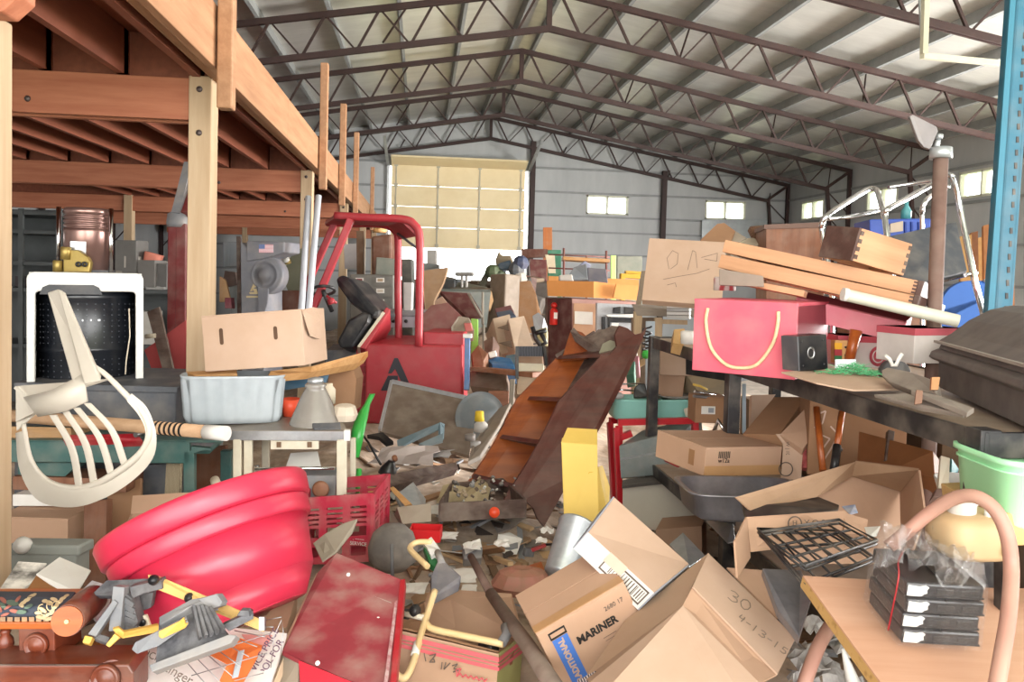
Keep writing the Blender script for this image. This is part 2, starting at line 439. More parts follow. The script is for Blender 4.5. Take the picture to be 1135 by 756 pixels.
# ------------------------------------------------------------------ placing helpers
CXP, CYP = 1135 / 2, 756 / 2 - 40
CAM = Vector((0, 0, CAM_Z))
DS = 1.0
def at(u, v, d): return CAM + (fw + rt * ((u - CXP) / F) - up * ((v - CYP) / F)) * (d * DS)
CB = Matrix((rt, fw, up)).transposed()          # columns: right, away, up


def frame(u, v, d, rot=(0, 0, 0), world=False):
    """A 4x4 frame at a point seen at (u, v), distance d: x right, y away, z up, then turned by rot."""
    M = (Matrix.Identity(3) if world else CB).to_4x4() @ Euler(rot).to_matrix().to_4x4()
    M.translation = at(u, v, d); return M


def thg(name, label, cat, u, v, d, group=None): return thing(name, label, cat, at(u, v, d), (0, 0, 0), group)


def part(mb, name, m, root=None, **k):
    """World-space shape becomes a child of its (unrotated) root."""
    o = mb.build(name, m, None, **k)
    if root:
        o.parent = root; b = root
        off = Vector((0, 0, 0))
        while b: off += b.location; b = b.parent
        for v in o.data.vertices: v.co -= off
    return o


def solo(mb, name, m, label, cat, group=None, kind=None, **k):
    o = mb.build(name, m, None, **k); vs = [v.co for v in o.data.vertices]
    lo = [min(v[i] for v in vs) for i in range(3)]; hi = [max(v[i] for v in vs) for i in range(3)]
    c = Vector(((lo[0] + hi[0]) / 2, (lo[1] + hi[1]) / 2, lo[2]))
    for v in o.data.vertices: v.co -= c
    o.location = c
    return tag(o, label, cat, group, kind)


def ext(mb, uvd, vec):
    """Outline given by (u, v, d) points, thickened by the world vector vec."""
    p = [at(*q) for q in uvd]; vec = Vector(vec); n = len(p)
    return mb.add(p + [q + vec for q in p], [tuple(range(n))[::-1], tuple(range(n, 2 * n))] + [(i, (i + 1) % n, n + (i + 1) % n, n + i) for i in range(n)])


def X(uvd, vec): return ext(MB(), uvd, vec)


def slab(uvd, t):
    """A board: outline points thickened by t along their own normal, away from the camera."""
    p = [at(*q) for q in uvd]; n = Vector((0, 0, 0))
    for i in range(1, len(p) - 1): n += (p[i] - p[0]).cross(p[i + 1] - p[0])
    n.normalize()
    if n.dot(p[0] - CAM) < 0: n = -n
    return ext(MB(), uvd, n * t)


def rod(uvd, r, n=10, **k): return MB().tube([at(*q) for q in uvd], r, n, **k)


def arc(cx, cy, rx, ry, a0, a1, n): return [(cx + rx * math.cos(R(a0 + (a1 - a0) * i / n)), cy + ry * math.sin(R(a0 + (a1 - a0) * i / n))) for i in range(n + 1)]


def smooth_path(pts, n=6):
    """Catmull-Rom through points."""
    P = [Vector(p) for p in pts]; P = [P[0] * 2 - P[1]] + P + [P[-1] * 2 - P[-2]]; out = []
    for i in range(1, len(P) - 2):
        for k in range(n):
            t = k / n; a, b, c, d_ = P[i - 1], P[i], P[i + 1], P[i + 2]
            out.append(0.5 * ((2 * b) + (c - a) * t + (2 * a - 5 * b + 4 * c - d_) * t * t + (3 * b - a - 3 * c + d_) * t ** 3))
    return out + [P[-2]]


# shared materials
M_CARD = mat('cardboard', 'bb987f', 'ab896f', scale=3, rough=0.85, bump=0.03)
M_CARD2 = mat('pale_cardboard', 'c0a48f', 'b2947c', scale=3, rough=0.85)
M_CARDD = mat('brown_cardboard', 'a37e60', '90694b', scale=3, rough=0.88)
M_CARDI = mat('cardboard_edge', 'd7b590', 'b8926b', scale=60, rough=0.9)
M_TAPE = mat('packing_tape', 'b58d63', 'a87f57', rough=0.35)
M_INK = mat('black_ink', '2b2723', '211e1b', rough=0.7)
M_PEN = mat('felt_pen', '6a5c52', '5b4f46', rough=0.8)
M_PAPER = mat('paper', 'e6e3de', 'd2cdc4', scale=4, rough=0.8)
M_CREAM = mat('cream_paint', 'ddd3bf', 'c6b89e', scale=9, rough=0.5, dust=0.35)
M_RED = mat('red_enamel', 'b3202c', '9c1c27', scale=5, rough=0.4, dust=0.25)
M_BLACK = mat('black_plastic', '17171b', '0f0f12', rough=0.35, dust=0.12)
M_BLKSTEEL = mat('black_steel', '2b292b', '1f1d1e', scale=20, rough=0.45, dust=0.3)
M_STEEL = mat('bare_steel', 'a5a5a6', '838384', scale=14, rough=0.32, metal=0.85, dust=0.2)
M_CHROME = mat('chrome', 'd8d9dc', 'c6c8cb', rough=0.12, metal=1.0)
M_GALV = mat('galvanised_steel', 'c3c7c9', '9fa5a8', scale=18, rough=0.4, metal=0.6, dust=0.2)
M_GREY = mat('grey_plastic', '86878a', '67686b', scale=7, rough=0.6, dust=0.5)
M_DGREY = mat('dark_grey_sheet', '5a5c61', '4a4c50', scale=4, rough=0.6, dust=0.3)
M_WALN = wood('walnut_wood', '7a3a22', '54261a', 'x', scale=3, rough=0.35, dust=0.2, spec=0.5)
M_ORNG = wood('orange_stained_wood', 'b3602a', '8e4318', 'x', scale=4, rough=0.32, spec=0.5)
M_OAK = wood('bare_oak', 'cc9f6c', 'b58450', 'x', scale=4, rough=0.6)
M_DWOOD = wood('weathered_dark_wood', '5f4b42', '463630', 'x', scale=5, rough=0.8, dust=0.35)
M_BROWN = wood('brown_stained_board', '8b5a3e', '6d432d', 'z', scale=3, rough=0.55, dust=0.2)
M_WHITE = mat('white_enamel', 'dedcd6', 'd0cdc6', scale=3, rough=0.35)
M_RUBBER = mat('black_vinyl', '222327', '17181b', scale=8, rough=0.42, dust=0.15)


def carton(name, label, loc, rot, dims, m=None, cat='box', group=None, tape=True, open_top=False, flaps=()):
    """Corrugated box: walls, lid flaps meeting in a seam, tape; local origin at the centre of its base."""
    m = m or M_CARD; dx, dy, dz = dims; r = thing(name, label, cat, loc, rot, group); t = 0.005
    b = MB()
    if open_top:
        b.box((dx, dy, t), (0, 0, t / 2))
        for s in (-1, 1): b.box((dx, t, dz), (0, s * (dy - t) / 2, dz / 2)); b.box((t, dy - 2 * t, dz), (s * (dx - t) / 2, 0, dz / 2))
        b.build('body', m, r)
    else:
        b.box((dx, dy, dz - t), (0, 0, (dz - t) / 2)); b.build('body', m, r, bevel=0.003)
        f = MB()
        for s in (-1, 1): f.box((dx - 0.001, dy / 2 - 0.003, t), (0, s * (dy / 4), dz - t / 2))
        f.build('flap', m, r)
        if tape:
            tp = MB(); tp.box((dx + 0.002, 0.05, 0.001), (0, 0, dz + 0.0006))
            for s in (-1, 1): tp.box((0.001, 0.05, 0.06), (s * (dx / 2 + 0.0008), 0, dz - 0.03))
            tp.build('tape', M_TAPE, r)
    for side, ln, ang in flaps:      # hinged flaps of an open box: side, length, angle from vertical
        fb = MB(); a = R(ang)
        if side in 'xX':
            s = 1 if side == 'X' else -1
            fb.box((t, dy, ln), (0, 0, ln / 2)); o = fb.build('flap', m, r); o.location = (s * dx / 2, 0, dz); o.rotation_euler = (0, s * a, 0)
        else:
            s = 1 if side == 'Y' else -1
            fb.box((dx, t, ln), (0, 0, ln / 2)); o = fb.build('flap', m, r); o.location = (0, s * dy / 2, dz); o.rotation_euler = (-s * a, 0, 0)
    return r


# ------------------------------------------------------------------ the drift of scrap the things lie on
def heap_h(x, y):
    s = lambda a, b, t: (lambda q: q * q * (3 - 2 * q))(max(0.0, min(1.0, (t - a) / (b - a))))
    front = s(3.6, 2.0, y)
    h = 0.05 + 0.36 * front
    h += 0.16 * front * s(-0.1, -0.7, x) + 0.05 * front * s(0.2, 0.8, x)
    h += 0.18 * math.exp(-((x + 0.6) ** 2 / 0.5 + (y - 8.2) ** 2 / 5)) * 1.3 + 0.72 * s(8.9, 10.6, y) * math.exp(-((x - 1.2) ** 2) / 5)
    h += 0.22 * math.exp(-((x + 0.05) ** 2 / 0.7 + (y - 4.1) ** 2 / 1.5))
    h += 0.05 * math.sin(5.1 * x + 1.3 * y) * math.sin(3.7 * y - 1.9 * x) + 0.022 * math.sin(13 * x + 4 * y) * math.sin(11 * y - 6 * x)
    return max(0.012, h)


M_HEAP = mat('trodden_scrap', 'c2ac97', '98836f', scale=11, rough=0.95, bump=0.4, dust=0.6, kind='noise', contrast=0.16)
hp = MB(); nx, ny = 120, 190
xs = [-3.0 + 7.2 * i / nx for i in range(nx + 1)]; ys = [1.0 + 17.5 * (j / ny) ** 1.5 for j in range(ny + 1)]
pts = [(x, y, heap_h(x, y)) for y in ys for x in xs]; n1 = nx + 1
hp.add(pts, [(j * n1 + i, j * n1 + i + 1, (j + 1) * n1 + i + 1, (j + 1) * n1 + i) for j in range(ny) for i in range(nx)], True)
tag(hp.build('scrap_litter', M_HEAP), 'drift of trodden dust, splinters and torn scrap covering the whole floor', 'debris', kind='stuff')

# ------------------------------------------------------------------ left side: storage under the mezzanine
# washing machine carcass with its drum showing
r = thg('washing_machine', 'washing machine carcass, white rounded frame around a black drum, behind the plastic chair', 'appliance', 96, 432, 3.95)
d0 = 3.9; k = d0 / F
Mf = Matrix.Translation(at(96, 432, d0)) @ CB.to_4x4() @ Matrix.Rotation(R(27), 4, 'Z')
W2, H2 = 57 * k, 130 * k
def rrect(w, h, rad, z0=0.0, n=6):
    o = []
    for cx, cz, a in ((w - rad, z0 + rad, -90), (w - rad, h - rad, 0), (-w + rad, h - rad, 90), (-w + rad, z0 + rad, 180)):
        o += [(cx + rad * math.cos(R(a + 90 * i / n)), cz + rad * math.sin(R(a + 90 * i / n))) for i in range(n + 1)]
    return o
out = rrect(W2, H2, 0.035); inn = [(x, z) for x, z in rrect(W2 - 0.036, H2 - 0.095, 0.02, 0.02)]
fm = MB(); n = len(out)
def ring(y): return [Mf @ Vector((x, y, z)) for x, z in out] + [Mf @ Vector((x, y, z)) for x, z in inn]
v = ring(0) + ring(0.06); fs = []
for i in range(n):
    j = (i + 1) % n
    fs += [(i, j, n + j, n + i), (2 * n + i, 3 * n + i, 3 * n + j, 2 * n + j), (i, 2 * n + i, 2 * n + j, j), (n + i, n + j, 3 * n + j, 3 * n + i)]
fm.add(v, fs); part(fm, 'front_frame', M_WHITE, r, bevel=0.008)
cab = MB(); cab.box((0.012, 0.5, H2), (-W2 + 0.012, 0.31, H2 / 2), M=Mf).box((0.012, 0.5, H2), (W2 - 0.012, 0.31, H2 / 2), M=Mf).box((2 * W2 - 0.03, 0.5, 0.012), (0, 0.31, H2 - 0.01), M=Mf).box((2 * W2 - 0.03, 0.012, H2), (0, 0.56, H2 / 2), M=Mf)
part(cab, 'cabinet', M_WHITE, r)
part(MB().prism([(-45 * k, H2 - 0.11), (-42 * k, H2 - 0.075), (-36 * k, H2 - 0.062), (0.03, H2 - 0.062), (0.055, H2 - 0.075), (0.07, H2 - 0.11)], 0.02, M=Mf @ Matrix.Translation((0, 0.016, 0)) @ Matrix.Rotation(R(90), 4, 'X')), 'control_panel', M_BLACK, r)
M_DRUM = mat('black_drum', '1d2026', '15171c', rough=0.28, spec=0.6)
dr = MB(); dr.lathe([(0.0, 0), (0.222, 0.0), (0.225, 0.02), (0.225, 0.165), (0.233, 0.175), (0.233, 0.19), (0.225, 0.2), (0.225, 0.44), (0.231, 0.45), (0.225, 0.46), (0.225, 0.5), (0.0, 0.5)], 48, M=Mf @ Matrix.Translation((0, 0.255, 0.012)))
drum = part(dr, 'drum', M_DRUM, r)
dm = MB()
for a in range(-70, 71, 10):
    for z in [0.05 + 0.028 * i for i in range(15)]:
        if abs(z - 0.18) < 0.02 or z > 0.43: continue
        p = Vector((0.2255 * math.sin(R(a)), 0.255 - 0.2255 * math.cos(R(a)), 0.012 + z))
        dm.box((0.005, 0.003, 0.005), p, (0, 0, R(a)), M=Mf)
tag(part(dm, 'drum_dimples', mat('dimple_grey', '55585f', '44474d', rough=0.4), r), kind='stuff')
li = MB().box((0.004, 0.47, H2 - 0.03), (-W2 + 0.022, 0.32, H2 / 2), M=Mf).box((0.004, 0.47, H2 - 0.03), (W2 - 0.022, 0.32, H2 / 2), M=Mf).box((2 * W2 - 0.05, 0.47, 0.004), (0, 0.32, H2 - 0.05), M=Mf).box((2 * W2 - 0.05, 0.004, H2 - 0.03), (0, 0.545, H2 / 2), M=Mf)
part(li, 'dark_lining', M_BLACK, r)
part(MB().box((0.042, 0.002, 0.009), (0.0, 0.032, 0.345), M=Mf).box((0.030, 0.002, 0.008), (0.045, 0.037, 0.345), M=Mf), 'drum_lettering', M_ALU, r)
part(rod([(143, 342, 3.75), (144, 372, 3.77), (140, 400, 3.76), (139, 415, 3.75)], 0.003, 6), 'wire', M_CREAM, r)

# dark sheet-metal chest below the washing machine
r = thg('metal_chest', 'dark grey sheet-metal chest standing behind the green bench', 'chest', 100, 462, 3.8)
p0 = [(17, 426, 3.78), (195, 431, 3.78), (191, 600, 3.78), (14, 600, 3.78)]
part(X(p0, (0.08, 0.62, 0)), 'body', M_DGREY, r, bevel=0.008)
part(X([(15, 424, 3.76), (197, 429, 3.76), (196, 436, 3.76), (15, 431, 3.76)], (0.082, 0.66, 0)), 'lid', M_DGREY, r, bevel=0.004)

# polished cylinder on the washing machine; chrome rods stand in for its edge highlights
M_PINKM = mat('pinkish_metal', 'a08078', '8d6e66', rough=0.28, metal=0.75)
r = thg('cylinder_sleeve', 'polished ribbed cylinder between two chrome tie rods on the washing machine', 'machine part', 97, 303, 4.1)
d0 = 4.1; k = d0 / F
Mc = Matrix.Translation(at(97, 302, d0))
pr = [(0.0, 0), (0.112, 0), (0.112, 0.21)]
for i in range(4): z = 0.225 + i * 0.021; pr += [(0.112, z), (0.106, z + 0.003), (0.106, z + 0.009), (0.112, z + 0.012)]
pr += [(0.112, 0.325), (0.104, 0.332), (0.0, 0.332)]
part(MB().lathe(pr, 36, M=Mc), 'barrel', M_PINKM, r)
part(MB().lathe([(0, -0.001), (0.128, -0.001), (0.128, 0.014), (0, 0.014)], 36, M=Mc), 'base_plate', M_DGREY, r)
for s in (-1, 1): part(MB().tube([Mc @ Vector((s * 0.128, -0.035, 0)), Mc @ Vector((s * 0.128, -0.035, 0.335))], 0.011, 12), 'highlight_rod', M_CHROME, r)
part(MB().box((0.075, 0.004, 0.065), (0.0, -0.113, 0.125), M=Mc), 'label_plate', M_ALU, r)

M_BRASS = mat('tarnished_brass', 'b39a5a', '8f7a42', scale=10, rough=0.4, metal=0.6)
r = thg('pump_bracket', 'tarnished brass-coloured pump bracket with two round stubs, in front of the polished cylinder', 'machine part', 78, 302, 3.95)
d0 = 3.95
part(slab([(75, 277, d0), (86, 277, d0), (97, 285, d0), (100, 291, d0), (98, 302, d0), (70, 302, d0), (70, 284, d0)], 0.03), 'plate', M_BRASS, r, bevel=0.004)
for u, v, rr in ((73, 281, 5.5), (64, 296, 5)):
    part(MB().lathe([(0, -0.03), (rr * d0 / F, -0.03), (rr * d0 / F, 0.03), (rr * d0 / F * 0.8, 0.034), (0, 0.034)], 16, M=Matrix.Translation(at(u, v, d0))), 'stub', M_BRASS, r)
for u in (87, 94):
    part(MB().lathe([(0.006, 0), (0.014, 0), (0.014, 0.006), (0.006, 0.006)], 14, ring=True, M=frame(u, 293, d0 - 0.006, (R(90), 0, 0))), 'port', M_BLACK, r)

# shelf of clutter behind the washing machine
M_SHELF = mat('dull_grey_steel', '6a6c6c', '55585a', scale=6, rough=0.55)
r = thg('steel_shelving', 'grey steel shelving with dark backs against the wall behind the washing machine', 'shelving', 70, 330, 6.0)
M_SHELF = mat('dark_shelf_steel', '4b4e4e', '3c3f3f', scale=6, rough=0.55)
for v0, u1_ in ((231, 66), (252, 66), (287, 66), (318, 196), (380, 196)): part(X([(-60, v0, 6.0), (u1_, v0 + 4, 6.0), (u1_, v0 + 8, 6.0), (-60, v0 + 4, 6.0)], (0, 0.5, 0)), 'shelf', M_SHELF, r)
part(X([(-60, 231, 6.5), (70, 233, 6.5), (70, 318, 6.5), (-60, 318, 6.5)], (0, 0.02, 0)), 'back_panel', M_SHELF, r)
part(X([(-60, 318, 6.5), (196, 322, 6.5), (196, 445, 6.5), (-60, 445, 6.5)], (0, 0.02, 0)), 'back_panel', M_SHELF, r)
for u in (20, 62): part(X([(u, 231, 5.99), (u + 5, 231, 5.99), (u + 5, 470, 5.99), (u, 470, 5.99)], (0, 0.03, 0)), 'upright', M_SHELF, r)
part(X([(191, 318, 5.99), (196, 318, 5.99), (196, 470, 5.99), (191, 470, 5.99)], (0, 0.03, 0)), 'upright', M_SHELF, r)
CL = [('tin', 138, 318, 22, 22, '8f8a80', 'dull pale tin on the steel shelving left of the hoist'), ('carton', 146, 318, 26, 52, '6d6a66', 'tall grey carton standing on the steel shelving'),
      ('storage_tub', 166, 300, 19, 20, 'c97a66', 'salmon-pink plastic tub tilted on top of the dull boxes'), ('case', 166, 318, 30, 30, '77736e', 'grey case under the salmon-pink tub'),
      ('paper_box', 150, 297, 17, 13, 'a8a298', 'pale paper box left of the salmon-pink tub'), ('tool_case', 45, 318, 44, 12, '3a3335', 'dark tool case lying on the shelf at the left'),
      ('rag_bundle', 140, 297, 15, 12, 'a59c90', 'crumpled pale bundle on the tall grey carton'), ('carton', 165, 384, 22, 40, 'b5b0a7', 'off-white carton right of the washing machine'),
      ('crate', 150, 384, 14, 28, '6b5344', 'small brown crate beside the off-white carton'), ('magazine_pile', 176, 322, 20, 5, '9a9792', 'thin pile of papers at the right end of the shelf'), ('grey_carton', 185, 318, 16, 26, '6a6764', 'grey carton behind the hoist mast')]
for nm, u, v, w_, h_, c, lb in CL:
    k = 6.1 / F; M0 = Matrix.Translation(at(u, v, 6.2)) @ Matrix.Rotation(random.uniform(-0.4, 0.4), 4, 'Z')
    mb = MB()
    if nm in ('tin', 'jar', 'oil_can', 'paint_tin'):
        rr = w_ / 2 * k; mb.lathe([(0, 0), (rr, 0), (rr, h_ * k * 0.8), (rr * 0.86, h_ * k * 0.86), (rr * 0.9, h_ * k), (0, h_ * k)], 18, M=M0)
    elif nm == 'storage_tub':
        a = w_ * k; mb.lathe([(0, 0), (a * 0.4, 0), (a * 0.52, h_ * k), (a * 0.46, h_ * k), (a * 0.36, 0.02), (0, 0.02)], 20, M=M0 @ Matrix.Rotation(R(14), 4, 'Y'), power=4)
    elif nm == 'rag_bundle':
        mb.lathe([(0, 0), (0.06, 0.0), (0.07, 0.02), (0.045, 0.045), (0, 0.05)], 14, M=M0)
    else: mb.box((w_ * k, 0.16, h_ * k), (0, 0, h_ * k / 2), M=M0)
    solo(mb, nm, mat('clutter_' + c, c, None, scale=8, rough=0.7), lb, nm.replace('_', ' '), bevel=0.004 if nm not in ('tin', 'jar', 'oil_can', 'paint_tin') else 0)

# red engine hoist left of the timber post
M_OXRED = mat('dusty_red_steel', '7c2c2c', '632121', scale=7, rough=0.5, dust=0.25)
r = thg('engine_hoist', 'dusty red steel hoist with grey jointed head beside the timber post', 'hoist', 195, 440, 4.8)
d0 = 4.8
part(X([(186, 248, d0), (206, 248, d0), (205, 450, d0), (184, 450, d0)], (0, 0.1, 0)), 'mast', M_OXRED, r, bevel=0.006)
part(X([(192, 248, d0 - 0.005), (195, 248, d0 - 0.005), (194, 450, d0 - 0.005), (191, 450, d0 - 0.005)], (0, 0.02, 0)), 'rib', M_OXRED, r)
part(MB().lathe([(0, -0.05), (0.058, -0.05), (0.066, -0.03), (0.06, 0.03), (0.03, 0.05), (0, 0.05)], 16, M=Matrix.Translation(at(197, 243, d0 + 0.04))), 'head', M_GREY, r)
part(MB().bar(at(196, 238, d0), at(210, 182, d0 + 0.15), 0.05), 'boom', M_GREY, r)
part(MB().bar(at(203, 238, d0 + 0.02), at(222, 190, d0 + 0.2), 0.11, 0.05), 'boom_guard', M_OXRED, r)
part(slab([(163, 346, 4.7), (176, 340, 4.7), (196, 428, 4.6), (186, 432, 4.6)], 0.02), 'leaning_leg', M_DWOOD, r)
part(slab([(160, 388, 4.75), (206, 355, 4.75), (207, 420, 4.75), (200, 428, 4.75), (176, 430, 4.75)], 0.02), 'foot_plate', mat('red_plate', 'b04a48', '983c3c', rough=0.6), r)
part(rod([(162, 373, 4.68), (172, 372, 4.66)], 0.014), 'pin', M_CREAM, r)

# green steel bench
M_GREEN = mat('dark_green_enamel', '3f6560', '345550', scale=6, rough=0.45, dust=0.2)
r = thg('steel_bench', 'dark green steel work bench behind the white plastic chair', 'bench', 150, 600, 3.45)
d0 = 3.45
part(X([(-30, 488, d0), (210, 488, d0), (211, 514, d0), (-30, 512, d0)], (0, 0.03, 0)), 'apron', M_GREEN, r, bevel=0.004)
part(X([(-30, 488, d0), (245, 488, d0), (245, 491, d0), (-30, 491, d0)], (0.03, 0.42, 0)), 'top', M_GREEN, r, bevel=0.003)
for u, dd in ((203, 0), (-28, 0), (244, 0.36)):
    part(X([(u, 500, d0 + dd), (u + 12, 500, d0 + dd), (u + 12, 700, d0 + dd), (u, 700, d0 + dd)], (0, 0.045, 0)), 'leg', M_GREEN, r, bevel=0.004)
part(X([(212, 503, d0), (232, 503, d0), (246, 491, d0 + .1), (246, 483, d0 + .1), (232, 497, d0), (212, 495, d0)], (0, 0.03, 0)), 'corner_brace', M_GREEN, r)
part(X([(20, 513, d0 + 0.05), (88, 513, d0 + 0.05), (72, 528, d0 + 0.05), (20, 528, d0 + 0.05)], (0, 0.2, 0)), 'drawer', M_GREEN, r)

# cardboard tube lying on the bench
r = thg('cardboard_tube', 'long tan cardboard tube with a white end and zebra tape lying on the green bench', 'tube', 130, 480, 3.4)
A_, B_ = at(-20, 458, 3.62), at(232, 479, 3.28)
part(MB().tube([A_, B_], 0.028, 18), 'tube', wood('tan_tube', 'c9a583', 'b58f6c', 'x', rough=0.7), r)
part(MB().tube([A_.lerp(B_, 0.985), A_.lerp(B_, 1.07)], 0.031, 18), 'end_cap', M_PAPER, r)
z = MB()
for i in range(7): z.tube([A_.lerp(B_, 0.77 + i * 0.02), A_.lerp(B_, 0.779 + i * 0.02)], 0.0288, 18)
part(z, 'zebra_tape', M_INK, r)
r = thg('wooden_plank', 'short dusty oak plank lying under the cardboard tube', 'plank', 60, 486, 3.5)
part(slab([(-20, 472, 3.52), (78, 474, 3.5), (80, 486, 3.5), (-20, 487, 3.5)], 0.2), 'plank', wood('dusty_oak', 'b08a5e', '94704a', 'x', dust=0.3), r)
r = thg('red_clamp', 'red enamelled clamp lying on the green bench under the tube', 'clamp', 112, 487, 3.4)
part(slab([(70, 482, 3.46), (152, 480, 3.46), (158, 488, 3.43), (134, 489, 3.43), (130, 486, 3.43), (70, 488, 3.43)], 0.05), 'jaw', M_RED, r, bevel=0.004)
part(rod([(150, 482, 3.42), (165, 478, 3.5)], 0.012), 'screw', M_STEEL, r)

# white resin garden chair lying upside down on the bench
M_RESIN = mat('white_resin', 'cdc5b8', 'bfb6a7', scale=3, rough=0.42, spec=0.5)
r = thg('plastic_chair', 'white resin garden chair lying tipped over, slatted back hanging down, over the green bench', 'chair', 95, 560, 2.9)
D = 2.86
ins = [at(*q) for q in ((26, 470, D), (34, 510, D + .01), (52, 533, D + .02), (78, 541, D + .02), (105, 537, D + .01), (135, 520, D), (158, 500, D - .01), (166, 478, D - .02), (158, 456, D - .02), (142, 440, D - .01), (118, 416, D), (98, 402, D))]
rim = MB(); path = smooth_path(ins, 6); rim.tube(path, [0.008 + 0.006 * math.sin(math.pi * i / (len(path) - 1)) for i in range(len(path))], 10)
part(rim, 'back_rim', M_RESIN, r)
wd = MB(); outer = smooth_path([at(*q) for q in ((17, 480, D + .03), (22, 522, D + .03), (42, 552, D + .03), (78, 559, D + .02), (112, 550, D + .01), (145, 530, D), (168, 505, D - .01), (172, 478, D - .02), (163, 452, D - .02), (146, 436, D - .02))], 6)
inner = smooth_path([at(*q) for q in ((24, 478, D), (33, 512, D), (52, 535, D), (80, 543, D), (106, 537, D), (134, 519, D), (156, 499, D - .02), (161, 478, D - .03), (153, 458, D - .03), (140, 442, D - .03))], 6)
part(wd.sheet([inner, outer], 0.012, True), 'back_border', M_RESIN, r, bevel=0.004)
for (a, b) in (((58, 460), (88, 545)), ((72, 456), (104, 538)), ((84, 452), (124, 530)), ((96, 447), (138, 516))):
    m0 = ((a[0] + b[0]) / 2 + 6, (a[1] + b[1]) / 2 - 5)
    pth = smooth_path([at(a[0], a[1], D), at(m0[0], m0[1], D - .012), at(b[0], b[1], D + .01)], 5)
    sl = MB(); sl.sheet([[p - rt * 0.013 for p in pth], [p + rt * 0.013 for p in pth]], 0.008, True)
    part(sl, 'back_slat', M_RESIN, r, bevel=0.002)
s_ = MB(); s_.sheet([[at(28, 440, D + .01), at(60, 432, D - .01), at(92, 415, D), ], [at(36, 452, D - .02), at(64, 442, D - .03), at(95, 426, D - .02)], [at(44, 462, D), at(74, 456, D - .01), at(98, 445, D)]], 0.01, True)
part(s_, 'back_top_band', M_RESIN, r)
lg = MB()
lg.hexa([at(52, 324, D + .18), at(64, 320, D + .15), at(70, 322, D + .19), at(60, 326, D + .22), at(80, 424, D - .02), at(110, 424, D - .03), at(112, 418, D + .03), at(84, 418, D + .04)])
lg.hexa([at(64, 320, D + .13), at(72, 324, D + .13), at(73, 326, D + .18), at(66, 322, D + .18), at(93, 426, D - .05), at(112, 422, D - .05), at(113, 418, D), at(94, 420, D)])
part(lg, 'leg', M_RESIN, r, bevel=0.006)
part(slab([(17, 430, D + .02), (21, 428, D + .02), (42, 456, D - .01), (34, 460, D), (17, 468, D + .02)], 0.012), 'seat_edge', M_RESIN, r, bevel=0.003)
part(slab([(17, 458, D + .04), (36, 448, D + .04), (40, 458, D + .04), (18, 478, D + .04)], 0.012), 'arm', M_RESIN, r, bevel=0.003)
st = MB(); st.sheet([[at(17, 428, D + .02), at(36, 446, D + .0)], [at(80, 424, D + .35), at(120, 420, D + .4)]], 0.01)
part(st, 'seat', M_RESIN, r)

# things below and beside the green bench
def board(name, label, cat, uvd, t, m, group=None, bevel=0.002): return solo(slab(uvd, t), name, m, label, cat, group, bevel=bevel)
board('white_shelf', 'white board on edge under the plastic chair', 'board', [(14, 548, 3.4), (60, 549, 3.4), (60, 561, 3.4), (14, 561, 3.4)], 0.3, M_PAPER)
board('brown_plank', 'red-brown plank lying under the bench above the white board', 'plank', [(14, 528, 3.46), (140, 531, 3.5), (140, 546, 3.5), (14, 543, 3.46)], 0.2, M_BROWN)
r = carton('cardboard_box', 'plain tan cardboard box under the bench behind the grey cash box', at(56, 632, 3.4), (0, 0, R(-8)), (0.30, 0.25, 0.27), M_CARD, tape=False)
board('chipboard_sheet', 'upright red-brown board standing under the bench, right of the tan box', 'board', [(93, 556, 3.2), (118, 554, 3.2), (117, 650, 3.15), (92, 650, 3.15)], 0.05, M_BROWN)
board('wood_sheet', 'brown panel leaning behind the bench leg', 'board', [(118, 545, 3.6), (156, 530, 3.6), (156, 640, 3.5), (128, 640, 3.5)], 0.02, M_CARDD)
board('slate_sheet', 'slate grey panel standing behind the bench leg', 'panel', [(157, 516, 3.7), (185, 514, 3.7), (185, 560, 3.7), (156, 560, 3.7)], 0.03, M_DGREY)
board('ribbed_sheet', 'ribbed cream panel beside the slate grey panel', 'panel', [(184, 514, 3.68), (200, 514, 3.68), (198, 556, 3.68), (182, 556, 3.68)], 0.03, mat('ribbed_cream', 'b9a98c', '8d7d62', kind='wave', scale=60, rough=0.7))
board('door_leaf_board', 'brown stained door panel standing behind the green bench leg', 'door panel', [(212, 498, 3.95), (250, 494, 3.95), (262, 640, 3.95), (214, 640, 3.95)], 0.03, M_BROWN)
r = carton('open_carton', 'open cardboard box of clear plastic bags behind the red tub', at(180, 612, 3.15), (0, 0, R(12)), (0.26, 0.22, 0.13), M_CARD, open_top=True, flaps=(('y', 0.07, 100), ('Y', 0.08, 40)))
M_CLEAR = mat('clear_plastic', 'd9e2ea', 'c4ced8', rough=0.12, trans=0.75, spec=0.6)
bg_ = MB(); bg_.lathe([(0, 0), (0.085, 0.0), (0.1, 0.03), (0.08, 0.06), (0.05, 0.08), (0, 0.07)], 16, M=Matrix.Translation(at(182, 597, 3.15)), sy=0.8)
solo(bg_, 'plastic_bag', M_CLEAR, 'crumpled clear plastic bag in the open carton behind the red tub', 'bag')
r = thg('cash_box', 'grey steel cash box under the bench at the left edge', 'box', 50, 640, 2.75)
part(X([(8, 606, 2.75), (84, 607, 2.75), (84, 645, 2.75), (8, 645, 2.75)], (0.02, 0.07, 0)), 'body', mat('grey_enamel', '8c8f88', '7b7e78', rough=0.4), r, bevel=0.006)
part(X([(7, 604, 2.74), (88, 605, 2.74), (88, 617, 2.74), (7, 616, 2.74)], (0.02, 0.08, 0)), 'lid', mat('grey_enamel', '8c8f88'), r, bevel=0.008)
